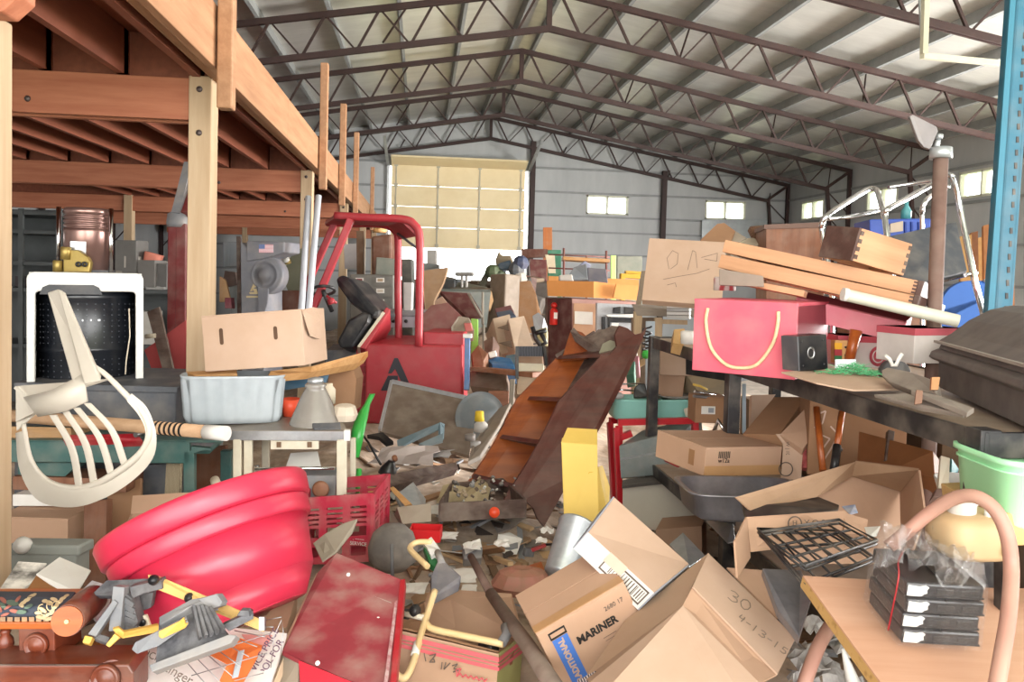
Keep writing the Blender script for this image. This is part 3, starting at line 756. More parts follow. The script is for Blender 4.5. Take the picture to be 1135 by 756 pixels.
lb_ = MB().lathe([(0, 0), (0.012, 0), (0.014, 0.016), (0.026, 0.036), (0.03, 0.055), (0.022, 0.078), (0, 0.088)], 18, M=Matrix.Translation(at(33, 603, 2.79)) @ Matrix.Rotation(R(75), 4, 'X'))
solo(lb_, 'light_bulb', M_WHITE, 'white light bulb lying on the grey cash box', 'bulb')
# glass jar and brush at the bench foot
solo(rod([(238, 532, 3.1), (244, 548, 3.0)], [0.018, 0.02], 12), 'spray_nozzle', M_CREAM, 'cream nozzle sticking up behind the red tub', 'nozzle')

# cream steel table
M_CRM = mat('cream_enamel', 'd8d0bd', 'c3b8a0', scale=10, rough=0.45, dust=0.25)
r = thg('steel_table', 'worn cream steel typing table carrying the fluted trough', 'table', 315, 640, 3.6)
d0 = 3.55
part(X([(246, 477, d0), (386, 478, d0), (372, 455, d0 + .4), (252, 455, d0 + .4)], (0, 0, -0.012)), 'top', mat('table_top_steel', '9a9084', '776d62', scale=6, rough=0.4, metal=0.3, dust=0.4), r)
part(X([(246, 477, d0), (386, 478, d0), (387, 489, d0), (254, 488, d0)], (0, 0.02, 0)), 'front_rail', M_STEEL, r, bevel=0.002)
part(X([(381, 477, d0 - .005), (388, 477, d0 - .005), (388, 489, d0 - .005), (381, 489, d0 - .005)], (0, 0.03, 0)), 'corner_cap', M_WHITE, r, bevel=0.003)
for u, dd, w_ in ((258, 0, 9), (270, 0.02, 9), (373, 0, 11), (290, 0.36, 8), (388, 0.3, 6)):
    part(X([(u, 486, d0 + dd), (u + w_, 486, d0 + dd), (u + w_, 655 - dd * 30, d0 + dd), (u, 655 - dd * 30, d0 + dd)], (0, 0.03, 0)), 'leg', M_CRM, r, bevel=0.004)
part(X([(300, 488, d0 + .01), (353, 488, d0 + .01), (353, 498, d0 + .01), (300, 498, d0 + .01)], (0, 0.02, 0)), 'drawer_plate', M_CRM, r)
for u in (309, 343): part(X([(u - 2.5, 490, d0 + .004), (u + 2.5, 490, d0 + .004), (u + 2.5, 496, d0 + .004), (u - 2.5, 496, d0 + .004)], (0, 0.01, 0)), 'catch', mat('brass_dark', '6e5138', rough=0.5), r)
part(X([(270, 559, d0 + .01), (376, 559, d0 + .01), (376, 570, d0 + .01), (270, 570, d0 + .01)], (0, 0.02, 0)), 'lower_rail', M_CRM, r, bevel=0.002)
part(X([(270, 560, d0 + .02), (376, 560, d0 + .02), (370, 545, d0 + .35), (272, 545, d0 + .35)], (0, 0, -0.008)), 'lower_shelf', M_CRM, r)
part(rod([(283, 520, d0 - .02), (371, 519, d0 - .02)], 0.008).tube([at(285, 516, d0), at(285, 523, d0)], 0.011), 'towel_bar', M_CHROME, r)
# enclosed papers and a tool box on the lower shelf
board('paper_sheaf', 'sheaf of bluish papers on the lower shelf of the cream table', 'papers', [(322, 502, 3.75), (352, 500, 3.75), (356, 518, 3.62), (316, 519, 3.62)], 0.012, M_PAPER)
r = thg('gauge_case', 'grey instrument case on the lower shelf of the cream table', 'case', 343, 556, 3.65)
part(X([(330, 527, 3.65), (372, 527, 3.65), (372, 556, 3.65), (330, 556, 3.65)], (0, 0.16, 0)), 'body', M_GREY, r, bevel=0.006)
part(MB().lathe([(0, 0), (0.035, 0), (0.04, 0.01), (0.03, 0.016), (0, 0.016)], 20, M=frame(356, 542, 3.62, (R(-90), 0, 0)) @ Matrix.Rotation(R(180), 4, 'X')), 'dial', M_BROWN, r)
# fluted trough
M_TRGH = mat('pale_grey_blue_enamel', 'b9c0c4', 'a3abb0', scale=5, rough=0.4, spec=0.5)
r = thg('fluted_trough', 'pale grey fluted planter trough on the cream steel table', 'planter', 256, 466, 3.72)
Mt = Matrix.Translation(at(259, 466, 3.72)) @ Matrix.Rotation(R(9), 4, 'Z')
N = 132
def flute(rx, ry, z, amp): return [Mt @ Vector((rx * (1 + amp * math.cos(22 * a)) * (abs(math.cos(a)) ** 4 + abs(math.sin(a)) ** 4) ** -0.25 * math.cos(a), ry * (1 + amp * math.cos(22 * a)) * (abs(math.cos(a)) ** 4 + abs(math.sin(a)) ** 4) ** -0.25 * math.sin(a), z)) for a in [2 * math.pi * i / N for i in range(N)]]
tm = MB(); rings = [flute(.205, .085, 0, .012), flute(.212, .092, .03, .04), flute(.225, .10, .2, .04), flute(.232, .105, .212, 0.0), flute(.236, .108, .222, 0.0), flute(.226, .098, .224, 0), flute(.205, .08, .03, 0)]
vs = [p for q in rings for p in q]; fs = [(i * N + j, i * N + (j + 1) % N, (i + 1) * N + (j + 1) % N, (i + 1) * N + j) for i in range(len(rings) - 1) for j in range(N)]
fs += [tuple(range(N))[::-1], tuple(range((len(rings) - 1) * N, len(rings) * N))]
tm.add(vs, fs, True); part(tm, 'body', M_TRGH, r)
board('oak_strip', 'narrow oak slat lying across the fluted trough', 'slat', [(206, 412, 3.72), (262, 409, 3.72), (263, 414, 3.68), (215, 416, 3.66)], 0.02, M_OAK)
# box with hand holes
r = carton('cardboard_box', 'tan cardboard box with two slot handles on the plank above the trough', (-0.717, 3.873, 1.125), (-0.027, -0.098, -0.187), (0.473, 0.339, 0.259), M_CARD2)
for x, z, h_ in ((-0.147, 0.158, 0.075), (0.11, 0.158, 0.06)):
    MB().prism([(p[0], p[1]) for p in arc(0, h_ / 2 - 0.008, 0.009, 0.009, 0, 180, 6) + arc(0, -h_ / 2 + 0.008, 0.009, 0.009, 180, 360, 6)], 0.0015, M=Matrix.Translation((x, -0.1695, z)) @ Matrix.Rotation(R(90), 4, 'X')).build('hand_hole', mat('hand_hole_shadow', '5c4433', rough=0.9), r)
tf = MB().sheet([[(0.237, -0.16, 0.255), (0.237, 0.0, 0.265), (0.237, 0.16, 0.25)], [(0.25, -0.14, 0.17), (0.262, 0.02, 0.2), (0.225, 0.14, 0.16)], [(0.246, -0.1, 0.13), (0.255, 0.0, 0.11), (0.247, 0.12, 0.13)]], 0.003)
tf.build('torn_flap', M_CARD2, r)
board('pine_plank', 'bent orange pine plank under the slot-handled box', 'plank', [(300, 411, 3.72), (345, 406, 3.85), (392, 394, 4.3), (408, 389, 4.35), (408, 395, 4.3), (398, 402, 4.28), (345, 412, 3.82), (310, 415, 3.7)], 0.05, M_OAK)
# things on the cream table
M_GLS = mat('dusty_glass', 'b9b3ab', 'a39c93', scale=8, rough=0.2, trans=0.45, spec=0.6)
r = thg('glass_bell', 'dusty clear glass bell shade standing on the cream table', 'glass shade', 350, 470, 3.7)
Mg = Matrix.Translation(at(349, 471, 3.72))
part(MB().lathe([(0.125, 0), (0.12, 0.012), (0.095, 0.07), (0.07, 0.13), (0.052, 0.165), (0.045, 0.18), (0.052, 0.19), (0.04, 0.2), (0.0, 0.202)], 28, M=Mg), 'bell', M_GLS, r)
part(MB().lathe([(0.03, 0.2), (0.038, 0.205), (0.036, 0.222), (0.0, 0.23)], 20, M=Mg), 'cap', M_ALU, r)
r = thg('plastic_cup', 'bright orange plastic cup behind the fluted trough', 'cup', 320, 461, 3.85)
part(MB().lathe([(0, 0), (0.036, 0), (0.05, 0.085), (0.046, 0.085), (0.033, 0.006), (0, 0.006)], 24, M=Matrix.Translation(at(322, 461, 3.85))), 'cup', mat('orange_plastic', 'e8593a', 'd64c30', rough=0.4), r)
board('steel_block', 'dark steel block lying at the front of the cream table', 'block', [(346, 469, 3.6), (377, 468, 3.62), (378, 475, 3.58), (348, 475, 3.56)], 0.05, M_DGREY)
r = thg('blue_bracket', 'steel-blue angle bracket behind the glass bell', 'bracket', 338, 430, 4.1)
part(slab([(311, 420, 4.1), (340, 413, 4.1), (344, 428, 4.1), (312, 433, 4.1)], 0.02), 'plate', mat('steel_blue', '5b86a3', '4a7390', rough=0.5, dust=0.2), r)
part(slab([(352, 410, 4.1), (367, 406, 4.1), (361, 424, 4.1), (345, 424, 4.1)], 0.02), 'arm', mat('steel_blue', '5b86a3'), r)
r = thg('crumpled_bag', 'crumpled pale paper bag at the right corner of the cream table', 'bag', 380, 466, 3.75)
part(MB().lathe([(0, 0), (0.05, 0.0), (0.062, 0.03), (0.05, 0.07), (0.03, 0.078), (0, 0.07)], 9, M=Matrix.Translation(at(382, 466, 3.75)), smooth=False), 'bag', mat('pale_bag', 'cdbfae', 'b3a48f', rough=0.8), r)
board('brown_carton', 'brown carton side standing behind the cream table', 'box', [(366, 404, 4.3), (390, 406, 4.3), (395, 420, 4.3), (392, 456, 4.3), (360, 452, 4.3)], 0.2, M_CARDD)
r = thg('milk_bottle', 'small white bottle behind the glass bell', 'bottle', 364, 440, 3.9)
part(MB().lathe([(0, 0), (0.035, 0), (0.035, 0.07), (0.02, 0.09), (0.02, 0.1), (0, 0.1)], 16, M=Matrix.Translation(at(364, 447, 3.95))), 'bottle', M_CREAM, r)

# red tub
M_TUB = mat('red_polythene', 'c4304a', 'bb2942', scale=2, rough=0.34, spec=0.55)
ax = (rt * -0.43 + up * 0.9 + fw * 0.28).normalized(); xx = ax.cross(fw).normalized(); yy = ax.cross(xx)
Mtb = Matrix((xx, yy, ax)).transposed().to_4x4(); Mtb.translation = at(268, 690, 2.18)
r = thg('plastic_tub', 'big glossy red plastic tub with a rolled double rim tipped to the left', 'tub', 255, 700, 2.2)
tbm = MB().lathe([(0, 0.004), (0.18, 0.0), (0.186, 0.002)], 72, M=Mtb)
tbm.lathe([(0.186, 0.002), (0.232, 0.075)], 72, M=Mtb)
tbm.lathe([(0.232, 0.075), (0.262, 0.215)], 72, M=Mtb)
tbm.lathe([(0.256, 0.20), (0.222, 0.08), (0.18, 0.012), (0, 0.01)], 72, M=Mtb)
part(tbm, 'body', M_TUB, r)
part(MB().lathe([(0.258, 0.212), (0.272, 0.213), (0.276, 0.218), (0.281, 0.258), (0.278, 0.264), (0.262, 0.265)], 72, M=Mtb, ring=True), 'lower_rim_band', M_TUB, r)
part(MB().lathe([(0.264, 0.264), (0.286, 0.267), (0.291, 0.272), (0.298, 0.322), (0.293, 0.333), (0.282, 0.336), (0.272, 0.326)], 72, M=Mtb, ring=True), 'upper_rim_band', M_TUB, r)

# ------------------------------------------------------------------ fork lift and the machines behind it
M_FRED = mat('faded_red_paint', 'ad2f38', '9d2932', scale=4, rough=0.45, dust=0.08)
r = thg('forklift', 'faded red forklift truck with overhead guard and black seat, parked in the junk', 'forklift', 455, 470, 7.0)
d0 = 6.9
def gtube(pts, name, rr=0.038):
    mb = MB()
    P = smooth_path([at(*q) for q in pts], 5) if len(pts) > 2 else [at(*q) for q in pts]
    mb.tube(P, rr, 8); return part(mb, name, M_FRED, r)
part(MB().bar(at(373, 243, d0 + .75), at(330, 340, d0 + .75), 0.10, 0.06), 'guard_leg', M_FRED, r, bevel=0.01)
part(MB().bar(at(389, 243, d0), at(347, 342, d0), 0.11, 0.06), 'guard_leg', M_FRED, r, bevel=0.01)
gtube([(371, 239, d0 + .02), (405, 241, d0), (446, 243, d0 - .02), (459, 249, d0 - .03), (465, 264, d0 - .03), (465, 320, d0 - .03), (464, 384, d0 - .03)], 'guard_leg', 0.036)
gtube([(362, 247, d0 + .75), (400, 248, d0 + .74), (424, 249, d0 + .72), (436, 254, d0 + .7), (441, 266, d0 + .7), (441, 320, d0 + .7), (442, 384, d0 + .7)], 'guard_leg', 0.036)
rp = MB()
rp.hexa([at(360, 249, d0 + .78), at(372, 241, d0), at(445, 246, d0), at(428, 251, d0 + .75), at(360, 246, d0 + .78), at(372, 237, d0), at(446, 241, d0), at(428, 247, d0 + .75)])
rp.hexa([at(428, 251, d0 + .75), at(445, 246, d0), at(462, 262, d0), at(441, 266, d0 + .75), at(428, 247, d0 + .75), at(446, 241, d0), at(465, 258, d0), at(442, 262, d0 + .75)])
part(rp, 'guard_roof', M_FRED, r)
part(rod([(441, 259, d0 + .4), (462, 275, d0 + .1)], 0.012), 'stay', M_DGREY, r)
part(X([(405, 381, d0), (513, 383, d0), (513, 470, d0), (404, 470, d0)], (0.1, 1.0, 0)), 'counterweight', M_FRED, r, bevel=0.02)
part(X([(469, 368, d0 + .1), (514, 369, d0 + .1), (514, 384, d0 + .1), (469, 384, d0 + .1)], (0.1, 0.5, 0)), 'rear_hood', M_FRED, r, bevel=0.012)
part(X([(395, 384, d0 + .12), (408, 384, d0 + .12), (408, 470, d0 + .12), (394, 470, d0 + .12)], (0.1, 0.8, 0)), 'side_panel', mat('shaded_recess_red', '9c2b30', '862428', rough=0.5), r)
for i in range(4): part(X([(397, 392 + i * 11, d0 + .115), (405, 392 + i * 11, d0 + .115), (405, 395 + i * 11, d0 + .115), (397, 395 + i * 11, d0 + .115)], (0, 0.01, 0)), 'vent_louvre', M_FRED, r)
# triangular letter mark on the counterweight
M_LOGO = mat('logo_black', '2d2b33', '25232a', rough=0.5)
for pl in ([(437, 397), (441, 397), (455, 428), (447, 428), (438, 409), (434, 414), (430, 414)], [(430, 416.5), (441, 416.5), (441, 421.5), (435, 421.5), (430.5, 433), (422, 433)]):
    part(X([(u, v, d0 - .012) for u, v in pl], (0, 0.012, 0)), 'triangle_logo', M_LOGO, r)
part(slab([(398, 385, d0 - .05), (428, 340, d0 + .1), (433, 343, d0 + .1), (405, 387, d0 - .05)], 0.6), 'seat_pan', M_FRED, r, bevel=0.01)
part(slab([(396, 384, d0 - .06), (424, 345, d0 + .08), (427, 347, d0 + .08), (399, 385, d0 - .06)], 0.55), 'seat_pan_edge', M_CREAM, r)
part(slab([(371, 309, d0 + .1), (378, 304, d0 + .1), (388, 309, d0 + .1), (420, 345, d0), (416, 354, d0), (408, 352, d0), (388, 336, d0 + .1), (374, 317, d0 + .1)], 0.45), 'backrest', M_RUBBER, r, bevel=0.03, seg=3)
part(slab([(373, 378, d0 - .02), (386, 354, d0), (402, 345, d0), (413, 348, d0), (410, 358, d0), (392, 386, d0 - .05), (377, 386, d0 - .05)], 0.45), 'seat_cushion', M_RUBBER, r, bevel=0.03, seg=3)
part(MB().tube([at(358 + 13 * math.cos(R(a)), 322 + 5 * math.sin(R(a)), d0 - .1 + 0.1 * math.sin(R(a))) for a in range(0, 360, 20)], 0.014, 8, closed=True), 'steering_wheel', M_RUBBER, r)
part(rod([(358, 322, d0 - .1), (368, 345, d0)], 0.02), 'steering_column', M_RUBBER, r)
part(rod([(362, 328, d0 - .1), (373, 336, d0 - .1)], 0.012).tube([at(366, 331, d0 - .1), at(368, 337, d0 - .1)], 0.03), 'lever', M_FRED, r)
part(X([(362, 388, d0 + .3), (398, 388, d0 + .3), (398, 460, d0 + .3), (350, 460, d0 + .3)], (0, 0.6, 0)), 'floor_plate', M_DGREY, r)

# grey band saw with flag sticker
M_SAW = mat('machine_grey', '7a7a80', '67676d', scale=5, rough=0.5, dust=0.25)
r = thg('band_saw', 'big grey band saw with a flag sticker and round wheel housing, between the timber posts', 'machine', 280, 440, 6.4)
d0 = 6.4
part(X([(266, 268, d0), (292, 287, d0), (293, 440, d0), (268, 440, d0)], (0.1, 0.3, 0)), 'column', M_SAW, r, bevel=0.01)
part(X([(273, 267, d0 - .02), (315, 268, d0 - .02), (315, 280, d0 - .02), (292, 287, d0 - .02), (273, 290, d0 - .02)], (0.08, 0.32, 0)), 'upper_arm', M_SAW, r, bevel=0.01)
hw = MB(); Mh = frame(295, 305, d0 + .03, (R(90), 0, 0)); kk = d0 / F
hw.lathe([(0, 0.06), (6 * kk, 0.06), (7 * kk, 0.03), (12 * kk, 0.03), (13 * kk, 0.05), (15 * kk, 0.05), (16 * kk, 0.02), (18 * kk, 0.03), (19.5 * kk, 0.0), (19.5 * kk, -0.15), (0, -0.15)], 30, M=Mh, sy=1.08)
part(hw, 'wheel_housing', M_SAW, r)
fx0, fy0, fw_, fh_ = 287, 271, 16, 9
M_FLR = mat('flag_red', 'd98a90', 'd07f86'); M_FLW = mat('flag_white', 'e6dcdf', 'ddd3d6'); M_FLB = mat('flag_blue', '6f7fae', '66769f')
df = d0 - .03
fl_ = X([(fx0, fy0, df), (fx0 + fw_, fy0 + .2, df), (fx0 + fw_, fy0 + fh_, df), (fx0, fy0 + fh_, df)], (0, 0.005, 0)); flag = part(fl_, 'flag_sticker', M_FLW, r)
for i in range(7):
    y0_ = fy0 + fh_ * (2 * i) / 13; y1_ = fy0 + fh_ * (2 * i + 1) / 13
    part(X([(fx0, y0_, df - .002), (fx0 + fw_, y0_ + .2, df - .002), (fx0 + fw_, y1_, df - .002), (fx0, y1_, df - .002)], (0, 0.002, 0)), 'flag_stripe', M_FLR, flag)
part(X([(fx0, fy0, df - .004), (fx0 + 6.5, fy0, df - .004), (fx0 + 6.5, fy0 + 4.8, df - .004), (fx0, fy0 + 4.8, df - .004)], (0, 0.003, 0)), 'flag_canton', M_FLB, flag)
M_TAN = mat('tan_decal', 'c8b48c', 'b8a47c')
for pl in ([(281, 314), (284, 318), (281.5, 319), (279, 323), (277, 323)], [(278, 320), (284, 320), (286.5, 326), (277, 326), (276, 324), (282, 324), (281, 322), (278, 322)], [(273, 328), (288, 328), (288, 330), (273, 330)]):
    part(X([(u, v, d0 - .012) for u, v in pl], (0, 0.01, 0)), 'triangle_decal', M_TAN, r)
part(X([(286, 318, d0 - .05), (297, 320, d0 - .05), (296, 336, d0 - .05), (292, 350, d0 - .05), (286, 350, d0 - .05)], (0, 0.06, 0)), 'table_trunnion', M_SAW, r)
part(X([(262, 262, d0 + .2), (266, 262, d0 + .2), (268, 440, d0 + .2), (264, 440, d0 + .2)], (0, 0.05, 0)), 'blade_guard', M_DWOOD, r)
board('olive_sheet', 'olive drab hardboard panel behind the band saw', 'panel', [(326, 277, 7.3), (336, 275, 7.3), (336, 322, 7.3), (319, 322, 7.3), (312, 305, 7.3)], 0.02, mat('olive_board', '7d7c68', '6c6b58', rough=0.8))
r = thg('work_lamp', 'small brass work lamp with a lit-looking white bulb by the band saw', 'lamp', 312, 322, 6.9)
part(MB().lathe([(0, 0), (0.04, 0), (0.06, 0.07), (0.05, 0.07), (0.035, 0.01), (0, 0.01)], 18, M=frame(311, 290, 6.9, (0, R(60), 0))), 'shade', M_BRASS, r)
part(MB().lathe([(0, 0), (0.025, 0.01), (0.03, 0.04), (0.02, 0.06), (0, 0.065)], 14, M=frame(313, 290, 6.85, (0, R(60), 0))), 'bulb', M_WHITE, r)
part(rod([(309, 294, 6.95), (310, 360, 6.95)], 0.01), 'stem', M_BRASS, r)
for i, (a, b) in enumerate((((342, 218), (335, 330)), ((353, 217), (342, 345)))):
    solo(rod([(*a, 6.6), (b[0], b[1], 6.3), (b[0] - 3, b[1] + 45, 6.2)], 0.026, 12), 'plastic_pipe', mat('white_pipe', 'c9cbd2', 'b5b7be', rough=0.4),
         ('thinner pale pipe leaning on the timber post, nearer the band saw', 'pale pipe leaning on the timber post, nearer the forklift')[i], 'pipe', 'pale pipes leaning on the post')
# clutter behind the first timber post
BK = [('window_frame', [(247, 268, 7.6), (264, 268, 7.6), (264, 296, 7.6), (247, 296, 7.6)], 0.05, 'grey steel window sash standing behind the timber post', '7f8488', 'window frame'),
      ('motor_case', [(249, 300, 7.0), (261, 302, 7.0), (263, 316, 7.0), (252, 318, 7.0), (247, 311, 7.0)], 0.2, 'rusty motor case behind the timber post', '5f4a42', 'motor'),
      ('pallet_board', [(243, 306, 6.6), (250, 310, 6.6), (256, 335, 6.6), (243, 335, 6.6)], 0.03, 'tan board leaning behind the timber post', 'a9845d', 'board'),
      ('metal_sheet', [(254, 318, 6.8), (263, 316, 6.8), (264, 350, 6.8), (256, 350, 6.8)], 0.02, 'pale grey sheet leaning beside the band saw', '8d9290', 'sheet'),
      ('brown_crate', [(298, 322, 6.9), (334, 322, 6.9), (334, 350, 6.9), (298, 350, 6.9)], 0.35, 'red-brown crate behind the band saw', '6b4032', 'crate'),
      ('red_can', [(249, 330, 6.5), (256, 330, 6.5), (257, 342, 6.5), (249, 342, 6.5)], 0.08, 'small red can behind the timber post', '7a3a44', 'can')]
for nm, pl, t, lb, c, ct in BK: board(nm, lb, ct, pl, t, wood('bk_' + c, c, None, 'z', rough=0.7, dust=0.2), bevel=0.005)

# filing cabinet with labelled drawers
r = thg('card_cabinet', 'grey steel card cabinet with label frames, behind the forklift seat', 'cabinet', 412, 380, 8.6)
d0 = 8.5
part(X([(388, 304, d0), (436, 305, d0), (436, 400, d0), (388, 400, d0)], (0.05, 0.5, 0)), 'body', mat('olive_grey_steel', '74736d', '65645e', rough=0.5, dust=0.2), r, bevel=0.01)
for row in range(3):
    for cidx in range(2):
        u = 391 + cidx * 23; v = 307 + row * 12
        dwr = part(X([(u, v, d0 - .01), (u + 20, v, d0 - .01), (u + 20, v + 10, d0 - .01), (u, v + 10, d0 - .01)], (0, 0.01, 0)), 'drawer', mat('olive_grey_steel', '74736d'), r, bevel=0.003)
        part(X([(u + 3, v + 1, d0 - .02), (u + 12, v + 1, d0 - .02), (u + 12, v + 6, d0 - .02), (u + 3, v + 6, d0 - .02)], (0, 0.01, 0)), 'label_frame', M_WHITE, dwr)
        part(X([(u + 4.5, v + 2, d0 - .024), (u + 10.5, v + 2, d0 - .024), (u + 10.5, v + 5, d0 - .024), (u + 4.5, v + 5, d0 - .024)], (0, 0.004, 0)), 'card', mat('card_' + '%d%d' % (row, cidx), ['8b3a3a', 'b09a7c', 'cfc8bd', 'c9bfae', '9a968e', 'b5afa4'][row * 2 + cidx]), dwr)

# ------------------------------------------------------------------ leaning bookcase
r = thg('bookcase', 'dark walnut bookcase with scalloped sides leaning over on the rubbish, shelves empty', 'bookcase', 590, 583, 4.4)
M_SIDE = wood('dark_walnut_side', '5c2a1f', '3f1b14', 'x', scale=2.5, rough=0.38, dust=0.1, spec=0.5)
M_INNER = wood('orange_walnut_inner', '98501f', '6f3114', 'x', scale=2.5, rough=0.35, spec=0.5)
uv = [(717, 363), (712, 369), (704, 371), (696, 364), (687, 361), (682, 371), (684, 384), (676, 393), (666, 395), (640, 423), (620, 444), (604, 478), (588, 508), (567, 541), (561, 549), (558, 558), (566, 566), (574, 557), (583, 556), (591, 563), (596, 575), (603, 584), (634, 528), (670, 466), (693, 420), (706, 392)]
dd_ = lambda u, v: 4.20 + (584 - v) / 221 * 0.65 + (u - 567) / 150 * 0.02
near = [at(u, v, dd_(u, v)) for u, v in uv]
V = at(618, 396, 5.22) - at(667, 394, dd_(667, 394))
nrm = V.normalized() * 0.016
def pan(P, nm, m, t):
    n = len(P); mb = MB().add(P + [p + t for p in P], [tuple(range(n))[::-1], tuple(range(n, 2 * n))] + [(i, (i + 1) % n, n + (i + 1) % n, n + i) for i in range(n)]); return part(mb, nm, m, r)
pan(near, 'side_panel', M_SIDE, nrm)
far = [p + V for p in near]
pan([p for p in far], 'side_panel', M_INNER, nrm)
fr = lambda t: near[8].lerp(near[13], t)     # along the front edge
bk = lambda t: near[0].lerp(near[21], 0.12 + t * 0.8)
for t in (-0.02, 0.34, 0.66, 0.97):
    a, b = fr(t), bk(t); dn = (near[13] - near[8]).normalized() * 0.03
    mb = MB().hexa([a + nrm, b + nrm, b + V, a + V, a + nrm + dn, b + nrm + dn, b + V + dn, a + V + dn])
    part(mb, 'shelf', M_SIDE, r)
a, b = bk(-0.1), bk(1.0); back_n = (a - fr(-0.1)).normalized() * 0.008
part(MB().hexa([a + nrm, b + nrm, b + V, a + V, a + nrm + back_n, b + nrm + back_n, b + V + back_n, a + V + back_n]), 'back_panel', M_DWOOD, r)
part(slab([(632, 367, 5.15), (636, 363, 5.15), (643, 371, 5.13), (650, 374, 5.1), (657, 371, 5.1), (663, 365, 5.08), (670, 365, 5.06), (678, 361, 5.05), (688, 362, 5.0), (684, 384, 4.95), (676, 394, 4.9), (662, 395, 4.95), (652, 389, 5.05), (637, 378, 5.12)], 0.012), 'crest_panel', M_DWOOD, r)
part(slab([(632, 368, 5.19), (637, 365, 5.18), (646, 380, 5.15), (654, 392, 5.12), (650, 398, 5.1), (622, 400, 5.2)], 0.012), 'end_panel', M_INNER, r)
part(slab([(664, 391, 4.85), (668, 381, 4.88), (676, 377, 4.9), (683, 379, 4.9), (682, 386, 4.88), (675, 393, 4.85)], 0.01), 'crest_disc', mat('olive_cushion', '85806a', '767260'), r)
part(MB().bar(fr(0.0) + V, fr(0.0) + V + (near[0] - near[8]) * 0.9, 0.012, 0.05), 'crest_rail', M_DWOOD, r)

# ------------------------------------------------------------------ middle: what lies between the camera and the forklift
# shallow panel leaning on the forklift
r = thg('framed_hardboard', 'brown hardboard panel in a thin aluminium frame leaning on the forklift', 'panel', 475, 500, 6.2)
P_ = [(434, 424, 6.4), (530, 445, 6.3), (520, 505, 5.7), (421, 478, 5.9)]
part(slab(P_, 0.03), 'board', mat('brown_hardboard', '6f6052', '605246', scale=4, rough=0.8, dust=0.3), r)
for a, b in ((0, 1), (0, 3)): part(MB().bar(at(*P_[a]), at(*P_[b]), 0.022, 0.05), 'frame', M_ALU, r)
r = thg('angle_bracket', 'slate-blue folded steel bracket lying on the leaning panel', 'bracket', 466, 495, 5.6)
M_SLB = mat('slate_blue_steel', '6d8088', '5d7078', rough=0.5, dust=0.25)
part(slab([(440, 488, 5.6), (488, 468, 5.7), (492, 473, 5.7), (441, 497, 5.55)], 0.02), 'flange', M_SLB, r)
part(slab([(488, 468, 5.7), (493, 470, 5.75), (492, 487, 5.6), (488, 484, 5.6)], 0.02), 'corner', M_SLB, r)
part(slab([(464, 492, 5.5), (491, 480, 5.6), (491, 489, 5.55), (472, 494, 5.5)], 0.02), 'flange', M_SLB, r)
# green plastic sledge runner
r = thg('green_sled', 'bright green curved plastic strip standing against the cream table', 'plastic strip', 402, 505, 4.1)
pth = smooth_path([at(395, 507, 4.0), at(398, 480, 4.0), at(405, 455, 4.1), at(413, 437, 4.2)], 6)
part(MB().sheet([[p - rt * w_ for p, w_ in zip(pth, [.016 + .022 * math.sin(math.pi * min(1, i / 14)) for i in range(len(pth))])], [p - fw * 0.02 for p in pth], [p + rt * w_ for p, w_ in zip(pth, [.014 + .014 * math.sin(math.pi * min(1, i / 14)) for i in range(len(pth))])]], 0.008, True), 'strip', mat('green_plastic', '3fae4c', '36a043', rough=0.3, spec=0.6), r)
part(rod([(398, 520, 3.9), (397, 545, 3.85), (398, 560, 3.8)], 0.014), 'tail', mat('green_plastic', '3fae4c'), r)
# red milk crate built of bars
r = thg('milk_crate', 'red slatted plastic milk crate under the cream steel table', 'crate', 370, 625, 3.55)
M_CRT = mat('crate_red', 'b82a42', 'a6253b', rough=0.5, dust=0.4)
cp = (at(330, 626, 3.5), at(412, 622, 3.42)); ex = (cp[1] - cp[0]); ey = Vector((0.05, 0.32, 0)); zt = 0.30
def cr_face(o, e, nm):
    mb = MB(); L_ = e.length; en = e.normalized()
    for z0, z1 in ((0.0, 0.03), (0.075, 0.115), (0.16, 0.172), (0.182, 0.194), (0.204, 0.216), (0.226, 0.238), (0.25, 0.30)):
        mb.bar(o + Vector((0, 0, (z0 + z1) / 2)), o + e + Vector((0, 0, (z0 + z1) / 2)), 0.012, z1 - z0)
    for f_ in (0.02, 0.34, 0.66, 0.98): mb.bar(o + e * f_, o + e * f_ + Vector((0, 0, zt)), 0.035, 0.014, upv=(en.y, -en.x, 0))
    part(mb, nm, M_CRT, r)
for o_, e_ in ((cp[0], ex), (cp[0] + ey, ex), (cp[0], ey), (cp[1], ey)): cr_face(o_, e_, 'crate_side')
part(MB().hexa([cp[0], cp[1], cp[1] + ey, cp[0] + ey] + [q + Vector((0, 0, .008)) for q in (cp[0], cp[1], cp[1] + ey, cp[0] + ey)]), 'crate_floor', M_CRT, r)
o = text('. ------\nSERVICE', 'crate_lettering', M_WHITE, r, 0.022, (0, 0, 0)); a_ = ex.normalized()
o.matrix_local = Matrix.Translation(-r.location) @ Matrix(((a_.x, 0, -a_.y * -1, 0), (a_.y, 0, -a_.x, 0), (0, 1, 0, 0), (0, 0, 0, 1))) ; o.location = cp[0] + ex * 0.82 + Vector((0, -0.012, 0.095)) - r.location
board('triangle_offcut', 'grey-white hardboard offcut with a curved edge leaning on the red box', 'board', [(347, 602, 3.0), (360, 592, 3.0), (380, 580, 3.05), (396, 575, 3.05), (390, 590, 3.0), (372, 612, 2.9), (357, 622, 2.85)], 0.008, mat('grey_hardboard', 'b0a594', '9c9182', rough=0.8))
